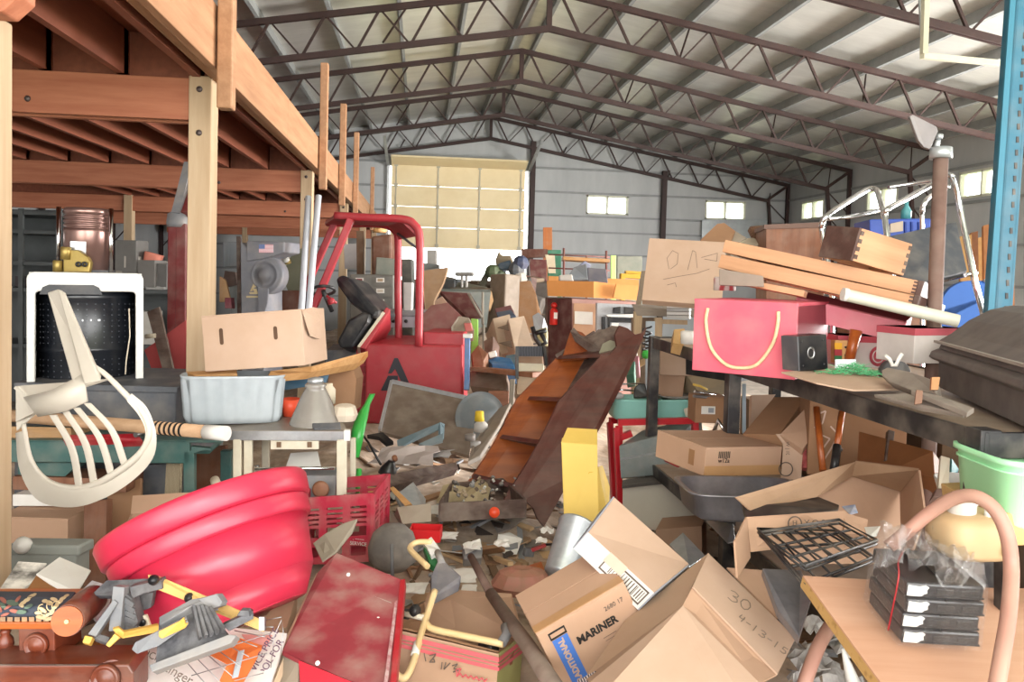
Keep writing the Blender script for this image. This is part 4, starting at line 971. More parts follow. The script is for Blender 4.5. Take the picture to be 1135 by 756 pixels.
# dark plank and the things beside it
board('dark_plank', 'long dark plank with a light sawn end crossing the rubbish left of the bookcase', 'plank', [(400, 541, 4.3), (420, 543, 4.35), (508, 519, 5.0), (506, 512, 5.05), (424, 527, 4.5)], 0.06, M_DWOOD)
board('sawn_batten', 'short pale sawn batten under the dark plank', 'batten', [(400, 539, 4.2), (420, 540, 4.25), (420, 547, 4.2), (400, 545, 4.2)], 0.03, M_OAK)
r = thg('cast_iron_stand', 'black cast-iron pedestal with a thin rod, by the dark plank', 'stand', 428, 526, 4.6)
part(MB().lathe([(0, 0), (0.055, 0), (0.05, 0.03), (0.025, 0.075), (0.02, 0.085), (0, 0.085)], 16, M=Matrix.Translation(at(429, 526, 4.6)) @ Matrix.Rotation(0.3, 4, 'Y')), 'foot', M_BLACK, r)
part(rod([(422, 515, 4.6), (408, 490, 4.7), (402, 482, 4.75)], 0.007), 'rod', M_BLACK, r)
part(slab([(407, 482, 4.75), (424, 479, 4.75), (436, 489, 4.7), (428, 491, 4.7), (420, 484, 4.7)], 0.03), 'head', M_BLACK, r)
def crumple(name, label, cat, u, v, d, w_, h_, m, seed, depth=0.6, lift=0.14, group=None):
    """A rumpled sheet lying flat: jittered grid in the ground plane."""
    rn = random.Random(seed); c = at(u, v, d); k_ = d / F; W_ = w_ * k_ / 2; Dp = W_ * depth * 1.6; rows = []
    n_ = 4
    for j in range(n_ + 1):
        row = []
        for i in range(n_ + 1):
            x = (i / n_ - 0.5) * 2; y = (j / n_ - 0.5) * 2; e = 1 - 0.25 * rn.random() * (abs(x) > 0.9 or abs(y) > 0.9)
            row.append(c + r0 * (x * W_ * e) + f0 * (y * Dp * e) + u0 * (h_ * k_ * lift * rn.random() * (1.2 - 0.6 * (x * x + y * y) / 2)))
        rows.append(row)
    return solo(MB().sheet(rows, 0.003), name, m, label, cat, group)
M_FOAM = mat('pinkish_foam', 'b5a9a4', 'a2968f', rough=0.85)
crumple('foam_sheet', 'pinkish grey foam sheet spread above the dark plank', 'foam sheet', 450, 505, 4.9, 74, 34, M_FOAM, 3, 0.8)
crumple('grey_sheet', 'grey plastic sheet right of the pinkish foam', 'sheet', 480, 503, 5.1, 46, 16, mat('grey_sheet_plastic', '8f8b88', '7b7774', rough=0.6), 4, 0.6)
solo(MB().lathe([(0, 0), (0.016, 0), (0.016, 0.03), (0, 0.03)], 14, M=frame(438, 509, 4.6, (R(60), 0, 0))), 'wooden_finial', M_BROWN, 'round brown wooden knob lying on the pinkish foam', 'knob')
board('duct_tray', 'folded grey sheet-metal tray leaning below the dark plank', 'tray', [(438, 549, 4.0), (458, 534, 4.2), (472, 553, 4.0), (470, 566, 3.9), (450, 572, 3.85)], 0.02, M_GALV)
board('cross_batten', 'pale batten lying across the sheet-metal tray', 'batten', [(431, 541, 4.0), (436, 539, 4.0), (456, 558, 3.9), (449, 561, 3.9)], 0.02, M_OAK)
r = thg('folded_carton', 'flattened dusty grey-brown carton standing behind the red toolbox', 'box', 445, 582, 3.75)
part(slab([(440, 562, 3.7), (478, 558, 3.75), (478, 578, 3.7), (446, 581, 3.65)], 0.12), 'body', mat('dusty_card', '958876', '85786a', rough=0.9, dust=0.3), r)
part(slab([(416, 571, 3.8), (434, 566, 3.8), (442, 580, 3.7), (430, 590, 3.7)], 0.01), 'flap', mat('dusty_card', '958876'), r)
r = thg('grey_kettle', 'round dusty grey cast pot in the rubbish beside the milk crate', 'pot', 434, 630, 3.3)
part(MB().lathe([(0, 0), (0.06, 0.0), (0.1, 0.04), (0.105, 0.09), (0.085, 0.15), (0.05, 0.18), (0, 0.19)], 24, M=Matrix.Translation(at(435, 630, 3.3))), 'pot', mat('dusty_cast', '7b746e', '605a55', scale=9, rough=0.8, dust=0.35), r)
part(rod([(434, 603, 3.05), (435, 640, 3.0)], 0.007), 'rod', M_DGREY, r)
r = thg('red_tray', 'small bright red metal tray among the papers', 'tray', 470, 597, 3.45)
Mr = Matrix.Translation(at(472, 597, 3.4)) @ Matrix.Rotation(R(-8), 4, 'Z')
tr = MB().box((0.13, 0.09, 0.004), (0, 0, 0.002), M=Mr)
for s in (-1, 1): tr.box((0.13, 0.004, 0.05), (0, s * 0.045, 0.025), M=Mr).box((0.004, 0.09, 0.05), (s * 0.065, 0, 0.025), M=Mr)
part(tr, 'tray', mat('bright_red_metal', 'd02226', 'bd1d21', rough=0.4), r)
# shallow black drawer of small parts by the foot of the bookcase
r = thg('parts_tray', 'shallow dark drawer of small hardware at the foot of the bookcase', 'drawer', 545, 590, 4.0)
p4 = [at(487, 577, 3.75), at(582, 572, 3.95), at(556, 546, 4.6), at(500, 552, 4.5)]
mb = MB().hexa(p4 + [p + Vector((0, 0, 0.012)) for p in p4]); part(mb, 'base', M_DWOOD, r)
for a, b in ((0, 1), (1, 2), (2, 3), (3, 0)): part(MB().bar(p4[a] + Vector((0, 0, 0.04)), p4[b] + Vector((0, 0, 0.04)), 0.012, 0.09), 'side', M_DWOOD, r)
random.seed(5)
cols = ['b9b4aa', '8d8a86', '5c5550', 'a08d74', 'd6d2c8', '77716c', '6c5a4c']
for i in range(42):
    u = random.uniform(502, 572); v = random.uniform(558, 574) ; c = random.choice(cols)
    p = at(u, v, 3.9 + (574 - v) * 0.03); p.z = p4[0].z + 0.03 + (574 - v) * 0.0006 + random.uniform(0, .03); a = random.uniform(.012, .03)
    mb = MB(); Mq = Matrix.Translation(p) @ Euler((random.random(), random.random(), random.random() * 3)).to_matrix().to_4x4()
    if i % 3: mb.box((a, a * random.uniform(.3, .9), a * .5), M=Mq)
    else: mb.lathe([(0, 0), (a * .5, 0), (a * .5, a * .5), (0, a * .5)], 10, M=Mq)
    solo(mb, 'hardware_piece', mat('hw_' + c, c, rough=0.5), 'small metal or plastic hardware piece in the shallow dark drawer', 'hardware', 'loose hardware in the dark drawer')
solo(MB().lathe([(0, 0), (0.026, 0), (0.026, 0.012), (0, 0.012)], 20, M=frame(548, 568, 3.85, (R(75), 0, 0))), 'reflector_disc', mat('orange_red_plastic', 'e2502e', 'd04526', rough=0.3), 'round orange-red disc in the shallow dark drawer', 'reflector')
solo(MB().box((0.045, 0.04, 0.03), M=frame(529, 562, 4.05, (0.2, 0.1, 0.3))), 'blue_packet', mat('sky_blue_packet', '6cb2d2', 'e4ddd2', scale=12, rough=0.6), 'small sky-blue packet in the shallow dark drawer', 'packet')
crumple('canvas_rag', 'crumpled cream canvas rag at the foot of the bookcase', 'rag', 516, 552, 4.4, 62, 26, mat('canvas', 'b8a888', '9b8a6a', scale=10, rough=0.95), 11, 0.9, 0.6)
# papers: each sheet its own object
PP = [(490, 566, 34, 9, 'white sheet of paper under the canvas rag'), (497, 594, 22, 9, 'torn white paper right of the small red tray'), (532, 553, 14, 10, 'white card beside the canvas rag'),
      (556, 603, 19, 22, 'white folded paper standing in front of the dark drawer'), (523, 606, 22, 16, 'white label card on the grey box, left of the folded paper'), (444, 625, 16, 8, 'white scrap by the grey pot'),
      (512, 638, 40, 12, 'translucent white wrapper behind the long rusty pipe'), (460, 652, 30, 14, 'grey-white plastic wrapper beside the red box'), (448, 556, 14, 6, 'white scrap behind the grey pot'),
      (520, 652, 18, 8, 'white scrap left of the rusty pipe'), (560, 660, 14, 7, 'shiny white scrap right of the rusty pipe'), (535, 700, 20, 8, 'pale scrap by the striped carton'),
      (600, 600, 14, 18, 'cream paper behind the steel bin'), (606, 590, 16, 30, 'cream card leaning behind the steel bin')]
for i, (u, v, w_, h_, lb) in enumerate(PP):
    d_ = 1.33 * F / max(60, (v - 303)) * 0.93
    crumple('paper_scrap', lb, 'paper', u, v, d_, w_, h_, M_PAPER, 20 + i, 0.7, 0.2)
board('folded_leaflet', 'white leaflet folded upright in front of the dark drawer', 'leaflet', [(552, 592, 3.9), (565, 590, 3.95), (579, 597, 3.9), (573, 614, 3.8), (562, 614, 3.82), (550, 609, 3.8)], 0.004, M_PAPER)
r = thg('junction_box', 'grey junction box with a white label, lying in the rubbish', 'box', 524, 618, 3.6)
part(slab([(513, 603, 3.6), (533, 596, 3.65), (535, 608, 3.6), (534, 618, 3.55), (514, 620, 3.55)], 0.06), 'body', M_GREY, r, bevel=0.006)
part(slab([(514, 603, 3.585), (532, 597, 3.635), (534, 606, 3.59), (516, 614, 3.54)], 0.004), 'label', M_PAPER, r)
r = thg('red_valve', 'small dark valve with red lever left of the steel bin', 'valve', 588, 612, 3.75)
part(MB().box((0.05, 0.03, 0.04), M=frame(586, 612, 3.7, (0, 0.2, 0.4))), 'body', M_DGREY, r, bevel=0.006)
part(rod([(590, 608, 3.7), (604, 604, 3.75), (612, 603, 3.8)], 0.006), 'wire', M_BLACK, r)
part(MB().box((0.07, 0.02, 0.012), M=frame(597, 607, 3.68, (0, -0.3, 0.2))), 'lever', M_RED, r)
r = thg('plastic_mesh_bag', 'reddish net bag of scrap beside the Mariner carton'.replace('Mariner ', ''), 'bag', 580, 650, 3.0)
part(MB().lathe([(0, 0), (0.1, 0.0), (0.12, 0.03), (0.09, 0.075), (0.04, 0.09), (0, 0.085)], 11, M=Matrix.Translation(at(578, 655, 3.0)), sy=0.7, smooth=False), 'bag', mat('net_bag', 'a8695a', '8a6a52', scale=20, rough=0.6), r)
board('framed_tray', 'orange-brown framed tray lying behind the net bag', 'tray', [(556, 636, 3.1), (600, 622, 3.25), (604, 632, 3.2), (572, 650, 3.0)], 0.02, M_ORNG)

# galvanised bin
r = thg('metal_bin', 'tapered galvanised steel bin leaning over between the cartons and the yellow file box', 'bin', 618, 640, 3.1)
axb = (at(640, 578, 3.15) - at(618, 634, 3.0)); L_ = axb.length; axn = axb.normalized(); xb = axn.cross(fw).normalized(); yb = axn.cross(xb)
Mb = Matrix((xb, yb, axn)).transposed().to_4x4(); Mb.translation = at(620, 640, 3.05)
part(MB().lathe([(0, 0), (0.062, 0.0), (0.066, 0.01), (0.083, 0.225), (0.088, 0.228), (0.087, 0.236), (0.08, 0.234), (0.064, 0.012), (0, 0.008)], 32, M=Mb), 'body', M_GALV, r)
# yellow magazine file
r = thg('magazine_file', 'yellow cardboard magazine file standing on end left of the red stand', 'file box', 645, 580, 3.4)
M_YEL = mat('yellow_card', 'd9b85e', 'cba94e', scale=3, rough=0.6)
part(X([(622, 490, 3.4), (662, 493, 3.4), (664, 585, 3.35), (626, 600, 3.35)], (0.02, 0.09, 0)), 'body', M_YEL, r, bevel=0.003)
part(slab([(622, 490, 3.4), (629, 474, 3.5), (662, 476, 3.5), (662, 493, 3.4)], 0.006), 'end_panel', M_YEL, r)
part(slab([(663, 518, 3.42), (668, 516, 3.5), (676, 540, 3.5), (674, 572, 3.45), (664, 575, 3.42)], 0.006), 'side_flap', M_YEL, r)
o = text('UREYS', 'embossed_lettering', mat('yellow_emboss', 'c79a2c', 'b98d26'), r, 0.034, (0, 0, 0)); o.matrix_local = Matrix.Translation(-r.location) @ frame(655, 535, 3.385, (R(90), R(88), 0))

# ------------------------------------------------------------------ right side: the long black steel rack
TOP = 1.25
r = thing('steel_rack', 'long black steel rack with a worn board top along the right side', 'rack', (1.75, 3.05, 0))
x0, x1, y0, y1 = 1.335, 2.12, 1.70, 4.44
M_TOPB = mat('worn_particle_board', 'b09a86', '8a7766', scale=7, rough=0.85, dust=0.5)
rp_ = lambda mb, nm, m=M_BLKSTEEL, **k: part(mb, nm, m, r, **k)
rp_(MB().box((x1 - x0 - 0.01, y1 - y0 - 0.01, 0.016), ((x0 + x1) / 2, (y0 + y1) / 2, TOP - 0.012)), 'top_board', M_TOPB)
for z in (TOP - 0.028, 0.50):
    for xx_ in (x0 + 0.008, x1 - 0.008): rp_(MB().box((0.012, y1 - y0, 0.062), (xx_, (y0 + y1) / 2, z)), 'rail', bevel=0.002)
    for yy_ in (y0 + 0.008, y1 - 0.008): rp_(MB().box((x1 - x0, 0.012, 0.062), ((x0 + x1) / 2, yy_, z)), 'rail', bevel=0.002)
rp_(MB().box((x1 - x0 - 0.04, y1 - y0 - 0.04, 0.012), ((x0 + x1) / 2, (y0 + y1) / 2, 0.525)), 'lower_shelf', M_TOPB)
for xx_ in (x0 + 0.02, x1 - 0.02):
    for yy_ in (y0 + 0.03, 3.25, y1 - 0.03):
        rp_(MB().box((0.055, 0.055, 1.255 if yy_ < 2 or yy_ > 4 else 1.2), (xx_, yy_, 0.63 if yy_ < 2 or yy_ > 4 else 0.6)), 'leg', bevel=0.003)

# things standing on the rack
M_PINK = mat('pink_red_paint', 'dd6273', 'd35567', scale=5, rough=0.6, dust=0.2)
M_ROPE = mat('cotton_rope', 'e3c9a4', 'cfae83', scale=60, rough=0.9)
r = thing('toy_chest', 'pinkish red wooden chest with a looped rope handle at the edge of the black rack', 'chest', (1.30, 2.86, 1.256), (0, 0, -0.744))
dx, dy, dz = 0.378, 0.40, 0.268
b = MB().box((dx, 0.014, dz), (0, -dy / 2, dz / 2)).box((dx, 0.014, dz), (0, dy / 2, dz / 2)).box((dx, dy, 0.012), (0, 0, 0.006)).box((dx + 0.004, dy + 0.01, 0.012), (0, 0, dz - 0.006))
b.build('body', M_PINK, r, bevel=0.002)
for s in (-1, 1): MB().box((0.014, dy - 0.014, dz - 0.012), (s * (dx / 2 - 0.007), 0, dz / 2)).build('end_panel', mat('maroon_wood', '8e3a44', '7c3039', rough=0.6), r)
MB().tube(smooth_path([(-0.135, -dy / 2 - 0.008, 0.235), (-0.138, -dy / 2 - 0.014, 0.18), (-0.115, -dy / 2 - 0.014, 0.09), (-0.06, -dy / 2 - 0.014, 0.035), (0.0, -dy / 2 - 0.014, 0.025), (0.06, -dy / 2 - 0.014, 0.045), (0.11, -dy / 2 - 0.014, 0.12), (0.125, -dy / 2 - 0.014, 0.19), (0.124, -dy / 2 - 0.008, 0.235)], 6), 0.0065, 8).build('rope_handle', M_ROPE, r)

r = thing('red_drawer_box', 'pinkish red drawer laid upside down across the rack beside the rope-handled chest', 'drawer', (1.66, 2.86, 1.435), (0.218, 0.191, -0.776))
MB().box((0.404, 0.02, 0.08), (0, -0.058, 0.04)).build('front', mat('lit_pink_paint', 'e58d99', 'd87785', scale=6, rough=0.6, dust=0.2), r, bevel=0.003)  # paler pink: light on the drawer front is put into its colour
MB().box((0.39, 0.10, 0.008), (0, 0.0, 0.072)).box((0.012, 0.1, 0.07), (-0.19, 0, 0.036)).box((0.012, 0.1, 0.07), (0.19, 0, 0.036)).build('body', mat('maroon_wood', '8e3a44'), r)
r = thg('turned_spindle_leg_piece', 'orange turned wooden leg standing on the rack under the red drawer', 'furniture leg', 944, 405, 2.95)
part(rod([(940, 406, 2.95), (949, 366, 2.95)], [0.017, 0.022], 16), 'leg', M_ORNG, r)
r = thg('speaker_box', 'small black loudspeaker box with an oval badge standing on the rack', 'loudspeaker', 902, 411, 2.62)
Ms = frame(902, 411, 2.62, (0, R(-3), R(14)))
part(MB().box((0.112, 0.09, 0.118), (0, 0.045, 0.06), M=Ms), 'cabinet', M_BLACK, r, bevel=0.004)
part(MB().box((0.004, 0.092, 0.116), (-0.056, 0.045, 0.06), M=Ms), 'side_panel', M_DGREY, r)
part(MB().lathe([(0.010, 0), (0.013, 0.003), (0.016, 0.0)], 20, ring=True, M=Ms @ Matrix.Translation((-0.008, -0.001, 0.06)) @ Matrix.Rotation(R(90), 4, 'X'), sy=1.4), 'badge', M_STEEL, r)
for sx_, sz_ in ((-0.04, 0.02), (0.04, 0.02), (-0.04, 0.1), (0.04, 0.1)): part(MB().lathe([(0, 0), (0.003, 0), (0, 0.002)], 8, M=Ms @ Matrix.Translation((sx_, -0.001, sz_)) @ Matrix.Rotation(R(90), 4, 'X')), 'screw', M_STEEL, r)
r = thg('toy_block', 'small painted wooden toy truck body behind the loudspeaker', 'toy', 927, 403, 2.95)
Mq = frame(927, 402, 2.98)
part(MB().box((0.05, 0.04, 0.085), (0.012, 0, 0.043), M=Mq), 'body', M_OAK, r)
for i, c in enumerate(('2f6b3e', '9a2d33', 'e0a527')): part(MB().box((0.028, 0.004, 0.024), (-0.002, -0.022, 0.016 + i * 0.024), M=Mq), 'painted_band', mat('band_' + c, c), r)
for z in (0.03, 0.06): part(MB().lathe([(0, 0), (0.004, 0), (0.004, 0.003), (0, 0.003)], 10, M=Mq @ Matrix.Translation((0.026, -0.02, z)) @ Matrix.Rotation(R(90), 4, 'X')), 'peg_hole', M_BLACK, r)
board('white_card', 'small white card with a pale blue edge leaning on the loudspeaker side', 'card', [(926, 398, 2.78), (949, 398, 2.8), (949, 407, 2.78), (926, 408, 2.76)], 0.006, mat('white_card_stock', 'f0eef0', 'd8e4ee', rough=0.6))
# shredded green packing straw: stuff
gs = MB(); rn = random.Random(3)
for i in range(420):
    u = rn.gauss(948, 18); v = 415 - rn.random() * (10 * math.exp(-((u - 945) / 17) ** 2) + 2) + (u - 948) * 0.03
    if not 902 < u < 985: continue
    p = at(u, v, 2.62 + rn.uniform(-.06, .06)); p.z = max(p.z, TOP + 0.004)
    q = p + Vector((rn.uniform(-.03, .03), rn.uniform(-.02, .02), rn.uniform(-.008, .010))); q.z = max(q.z, TOP + .004)
    gs.bar(p, q, 0.0022, 0.0012)
solo(gs, 'packing_straw', mat('green_straw', '6fc08a', '4da56b', rough=0.8), 'heap of shredded green packing straw on the rack', 'packing straw', kind='stuff')
board('cardboard_sheet', 'flat piece of corrugated cardboard on the rack in front of the green straw', 'cardboard', [(866, 412, 2.55), (912, 409, 2.75), (1000, 421, 2.55), (1010, 431, 2.42), (946, 432, 2.3), (905, 424, 2.38)], 0.006, M_CARD2)
M_SLAT = mat('dusty_grey_wood', '958a80', '7d736a', scale=8, rough=0.8, dust=0.4)
board('chair_rocker', 'dusty grey curved wooden rocker lying on the rack', 'rocker', [(977, 410, 2.45), (984, 407, 2.45), (1010, 412, 2.3), (1035, 421, 2.15), (1038, 437, 2.1), (1010, 432, 2.2), (985, 423, 2.35), (977, 416, 2.42)], 0.03, M_SLAT, bevel=0.004)
board('grey_lath', 'long thin grey lath lying on the rack under the curved rocker', 'lath', [(968, 437, 2.28), (1004, 436, 2.2), (1070, 452, 1.95), (1066, 459, 1.93), (1020, 452, 2.08)], 0.012, M_SLAT)
board('grey_offcut', 'short grey offcut lying along the edge of the rack', 'offcut', [(1010, 432, 2.12), (1040, 438, 2.08), (1080, 452, 1.93), (1072, 457, 1.9)], 0.014, M_SLAT)
r = thg('hinge_hook', 'rusty hinge hook hanging over the curved rocker', 'hook', 1020, 446, 2.1)
part(slab([(1016, 432, 2.06), (1023, 433, 2.06), (1022, 447, 2.04), (1014, 448, 2.04)], 0.006), 'plate', mat('rust', '8a6a58', '6f5040', rough=0.8), r)
part(slab([(1033, 418, 2.07), (1042, 418, 2.07), (1040, 432, 2.06), (1032, 432, 2.06)], 0.008), 'clasp', mat('copper_clasp', 'b58763', '94683f', rough=0.4, metal=0.6), r)
# instrument case with a curved lid
M_CASE = mat('dusty_black_case', '6c6461', '57504d', scale=14, rough=0.7, dust=0.12)
r = thing('domed_case', 'dusty dark case with a curved moulded lid at the near end of the rack', 'case', (1.754, 1.952, 1.262), (0.0, 0.0, -1.929))
prof = [(-0.20, 0.0), (-0.20, 0.085), (-0.215, 0.09), (-0.232, 0.10), (-0.225, 0.118), (-0.205, 0.128), (-0.196, 0.15), (-0.21, 0.152), (-0.17, 0.18), (-0.12, 0.225), (-0.06, 0.262), (0.0, 0.278), (0.20, 0.285), (0.20, 0.0)]
Mx = Matrix.Rotation(R(90), 4, 'X') @ Matrix.Rotation(R(90), 4, 'Y')
Mpr = Matrix(((0, 0, 1, 0), (1, 0, 0, 0), (0, 1, 0, 0), (0, 0, 0, 1)))   # outline (y, z) swept along x
MB().prism([p for p in prof[:6]] + [(0.2, 0.128), (0.2, 0.0)], 0.84, M=Mpr, z0=-0.41).build('case_body', M_CASE, r, bevel=0.004)
MB().prism([p for p in prof[5:13]] + [(0.2, 0.128)], 0.80, M=Mpr, z0=-0.40).build('lid', M_CASE, r, bevel=0.006)
MB().box((0.82, 0.012, 0.008), (0, -0.212, 0.151)).build('lid_trim', mat('worn_edge', 'a59c93', '857b73', rough=0.6), r)
# cracked plastic pipe
r = thg('plastic_pipe', 'cream plastic pipe with a broken end lying across the red drawer', 'pipe', 997, 345, 2.7)
part(rod([(938, 327, 2.72), (1062, 356, 2.62)], 0.022, 18, caps=False).tube([at(938, 327, 2.72), at(1060, 355, 2.62)], 0.019, 18, caps=False), 'pipe', mat('cream_pvc', 'cbc9b8', 'bab7a4', rough=0.35), r)
part(rod([(934, 326, 2.72), (939, 327, 2.72)], 0.023, 18), 'plug', M_PAPER, r)

# stack of old drawers
M_DRW = wood('pine_drawer_side', 'cb9c78', 'b38360', 'x', scale=3, rough=0.6)
M_DFRONT = wood('dark_drawer_front', '5e433c', '46312c', 'x', scale=4, rough=0.5, dust=0.3)
def drawer(label, loc, rot, dims, grp=None):
    dx, dy, dz = dims; r = thing('drawer_box', label, 'drawer', loc, rot, grp)
    for s in (-1, 1): MB().box((dx, 0.012, dz), (0, s * (dy / 2 - 0.006), dz / 2)).build('side', M_DRW, r, bevel=0.002)
    MB().box((dx - 0.02, dy - 0.02, 0.006), (0, 0, 0.008)).build('bottom', M_DRW, r)
    MB().box((0.012, dy - 0.024, dz), (-dx / 2 + 0.006, 0, dz / 2)).build('back', M_DRW, r)
    MB().box((0.02, dy + 0.004, dz + 0.004), (dx / 2 + 0.01, 0, dz / 2)).build('front', M_DFRONT, r, bevel=0.003)
    dv = MB()
    for i in range(4): dv.box((0.012, 0.002, dz * 0.14), (dx / 2 - 0.006, -dy / 2 - 0.0005, dz * (0.14 + 0.24 * i)))
    dv.build('dovetails', M_DFRONT, r); return r
drawer('long pine-sided drawer, topmost of the pair stacked on the rack', (1.577, 2.932, 1.624), (-0.092, 0.201, -0.830), (0.744, 0.294, 0.051))
drawer('long pine-sided drawer, lower of the pair stacked on the rack', (1.557, 2.904, 1.560), (-0.12, 0.185, -0.90), (0.757, 0.307, 0.055))
r = thing('drawer_box', 'short dovetailed pine drawer with a dark front standing on the long drawers', 'drawer', (1.635, 2.764, 1.662), (0.098, 0.201, 0.209))
dx, dy, dz = 0.238, 0.175, 0.12
MB().box((dx, 0.012, dz), (0, -dy / 2 + 0.006, dz / 2)).build('side', M_DRW, r, bevel=0.002)
MB().box((dx, 0.012, dz), (0, dy / 2 - 0.006, dz / 2)).build('side', M_DRW, r)
MB().box((0.014, dy - 0.002, dz), (-dx / 2 - 0.003, 0, dz / 2)).build('front', M_DFRONT, r)
MB().box((dx - 0.012, dy - 0.024, 0.006), (0, 0, dz - 0.02)).box((0.012, dy - 0.024, dz), (dx / 2 - 0.006, 0, dz / 2)).build('bottom', M_DRW, r)
dv = MB()
for s in (-1, 1):
    for i in range(4): dv.box((0.014, 0.002, dz * 0.13), (s * (dx / 2 - 0.007), -dy / 2 - 0.0005, dz * (0.14 + 0.24 * i)))
dv.build('dovetails', M_DWOOD, r)
board('cut_block', 'pale grey wooden block wedged under the long drawers', 'block', [(797, 298, 3.05), (846, 306, 3.0), (847, 318, 3.0), (797, 316, 3.05)], 0.14, mat('shade_grey_wood', '8b7d70', '75685c', rough=0.8))
board('pine_strip', 'pale pine strip under the long drawers', 'strip', [(816, 308, 3.1), (892, 322, 2.95), (890, 329, 2.95), (815, 314, 3.1)], 0.05, M_DRW)
r = thg('red_tin', 'small red and white tin beside the rope-handled chest', 'tin', 803, 318, 3.25)
part(MB().lathe([(0, 0), (0.045, 0), (0.045, 0.05), (0.04, 0.056), (0, 0.056)], 18, M=Matrix.Translation(at(803, 322, 3.25))), 'tin', mat('red_white_tin', 'b44a4e', 'cfc0ba', kind='wave', scale=8), r)
# red and white fruit cartons on the rack
for (u, v, d_, rz_, lb) in ((958, 405, 3.1, -0.2, 'red-banded white carton standing on the rack behind the green straw'), (1022, 400, 2.75, 0.25, 'red-banded white carton on the rack behind the curved rocker')):
    r = thing('fruit_carton', lb, 'box', at(u, v, d_), (0, 0, rz_), 'red and white cartons on the rack')
    MB().box((0.26, 0.16, 0.12), (0, 0, 0.06)).build('body', mat('grey_white_card', 'c9c0ba', 'b3a9a3', rough=0.8), r, bevel=0.003)
    MB().box((0.262, 0.162, 0.024), (0, 0, 0.108)).build('band', mat('carton_red', 'b5505a', 'a3444e', rough=0.7), r)
    MB().lathe([(0, 0), (0.032, 0), (0.032, 0.001), (0, 0.001)], 24, M=Matrix.Translation((0.02, -0.082, 0.045)) @ Matrix.Rotation(R(90), 4, 'X'), sy=1.2).build('round_print', mat('carton_red', 'b5505a'), r)
    MB().lathe([(0.018, 0), (0.022, 0), (0.022, 0.001), (0.018, 0.001)], 24, ring=True, M=Matrix.Translation((0.02, -0.0835, 0.045)) @ Matrix.Rotation(R(90), 4, 'X'), sy=1.2).build('ring_print', mat('grey_white_card', 'c9c0ba'), r)
r = thg('black_roll', 'black roll with a white curled clip behind the curved rocker', 'roll', 990, 412, 2.6)
part(MB().lathe([(0, -0.03), (0.04, -0.03), (0.04, 0.03), (0, 0.03)], 24, M=frame(991, 413, 2.6, (R(90), 0, 0))), 'roll', M_DGREY, r)
part(rod([(981, 394, 2.55), (986, 398, 2.55), (989, 405, 2.55), (993, 405, 2.55), (996, 398, 2.55), (1000, 392, 2.55)], 0.006), 'clip', M_PAPER, r)

# ------------------------------------------------------------------ behind the rack on the right
M_RUST = mat('rusty_pipe', '75594f', '5b433b', scale=12, rough=0.7, dust=0.2)
r = thg('pipe_post', 'rusty pipe post with a galvanised collar and a tilted metal paddle on top', 'post', 1036, 470, 2.75)
d0 = 2.72
b0 = at(1036, 420, d0); t0 = at(1043, 172, d0); b0.z = 0.03
part(MB().tube([b0, t0], 0.024, 18), 'pipe', M_RUST, r)
part(MB().tube([at(1042.5, 176, d0), at(1043, 164, d0)], 0.036, 20), 'collar', M_GALV, r)
part(slab([(1008, 129, d0), (1012, 127, d0), (1038, 140, d0 - .02), (1040, 145, d0 - .02), (1031, 166, d0), (1024, 163, d0), (1018, 156, d0)], 0.03), 'paddle', mat('dull_zinc', '8a8484', '716b6b', rough=0.6, dust=0.2), r, bevel=0.003)
part(rod([(1038, 163, d0), (1041, 152, d0 + .01)], 0.008).tube([at(1041, 154, d0), at(1042, 149, d0)], 0.011), 'bolt', M_GALV, r)
part(MB().tube([at(1046, 190, d0), at(1052, 193, d0 + .02), at(1056, 200, d0 + .03), at(1057, 208, d0 + .03)], 0.004, 6), 'wire', M_STEEL, r)
for i, (pl, lb) in enumerate(((((922, 395, 3.35), (921, 320, 3.4), (912, 262, 3.5), (911, 248, 3.5), (918, 238, 3.5), (940, 223, 3.6), (960, 211, 3.7), (968, 209, 3.7), (974, 217, 3.6), (984, 262, 3.5), (990, 330, 3.4), (994, 396, 3.35)), 'chrome tube frame nearest the dovetailed drawer, of a folded walker'),
                              (((994, 400, 3.2), (992, 330, 3.3), (984, 268, 3.35), (981, 240, 3.4), (985, 231, 3.4), (1005, 220, 3.5), (1035, 203, 3.6), (1045, 195, 3.4), (1052, 194, 3.3), (1058, 202, 3.3), (1066, 240, 3.3), (1080, 310, 3.2), (1092, 358, 3.2), (1098, 410, 3.15)), 'chrome tube frame rising behind the rusty pipe post'))):
    r = thg('walking_aid', lb, 'walker', pl[0][0], pl[0][1] + 60, pl[0][2])
    part(MB().tube(smooth_path([at(*q) for q in pl], 6), 0.0125, 10), 'tube', M_CHROME, r)
    if i: part(rod([(1070, 305, 3.2), (1082, 302, 3.22), (1040, 312, 3.4)], 0.009), 'cross_tube', M_CHROME, r); part(rod([(985, 208, 3.6), (1030, 201, 3.7), (1046, 198, 3.5)], 0.010), 'cross_tube', M_CHROME, r)
    else: part(rod([(918, 243, 3.5), (945, 240, 3.6), (975, 233, 3.6)], 0.009), 'cross_tube', M_CHROME, r)
r = thg('walking_aid', 'small chrome frame between the rusty pipe post and the blue crate', 'walker', 1025, 260, 3.9)
part(MB().tube(smooth_path([at(*q) for q in ((1022, 520, 3.75), (1022, 262, 3.9), (1022, 235, 3.9), (1026, 222, 3.9), (1040, 212, 4.0), (1052, 206, 4.0))], 6), 0.011, 8), 'tube', M_CHROME, r)
board('slate_board', 'big slate-grey panel leaning behind the rusty pipe post', 'panel', [(985, 262, 3.7), (1030, 252, 3.8), (1060, 246, 3.8), (1072, 300, 3.6), (1004, 318, 3.45), (998, 306, 3.5)], 0.03, mat('slate_panel', '4b4e53', '3e4146', scale=4, rough=0.6, dust=0.25))
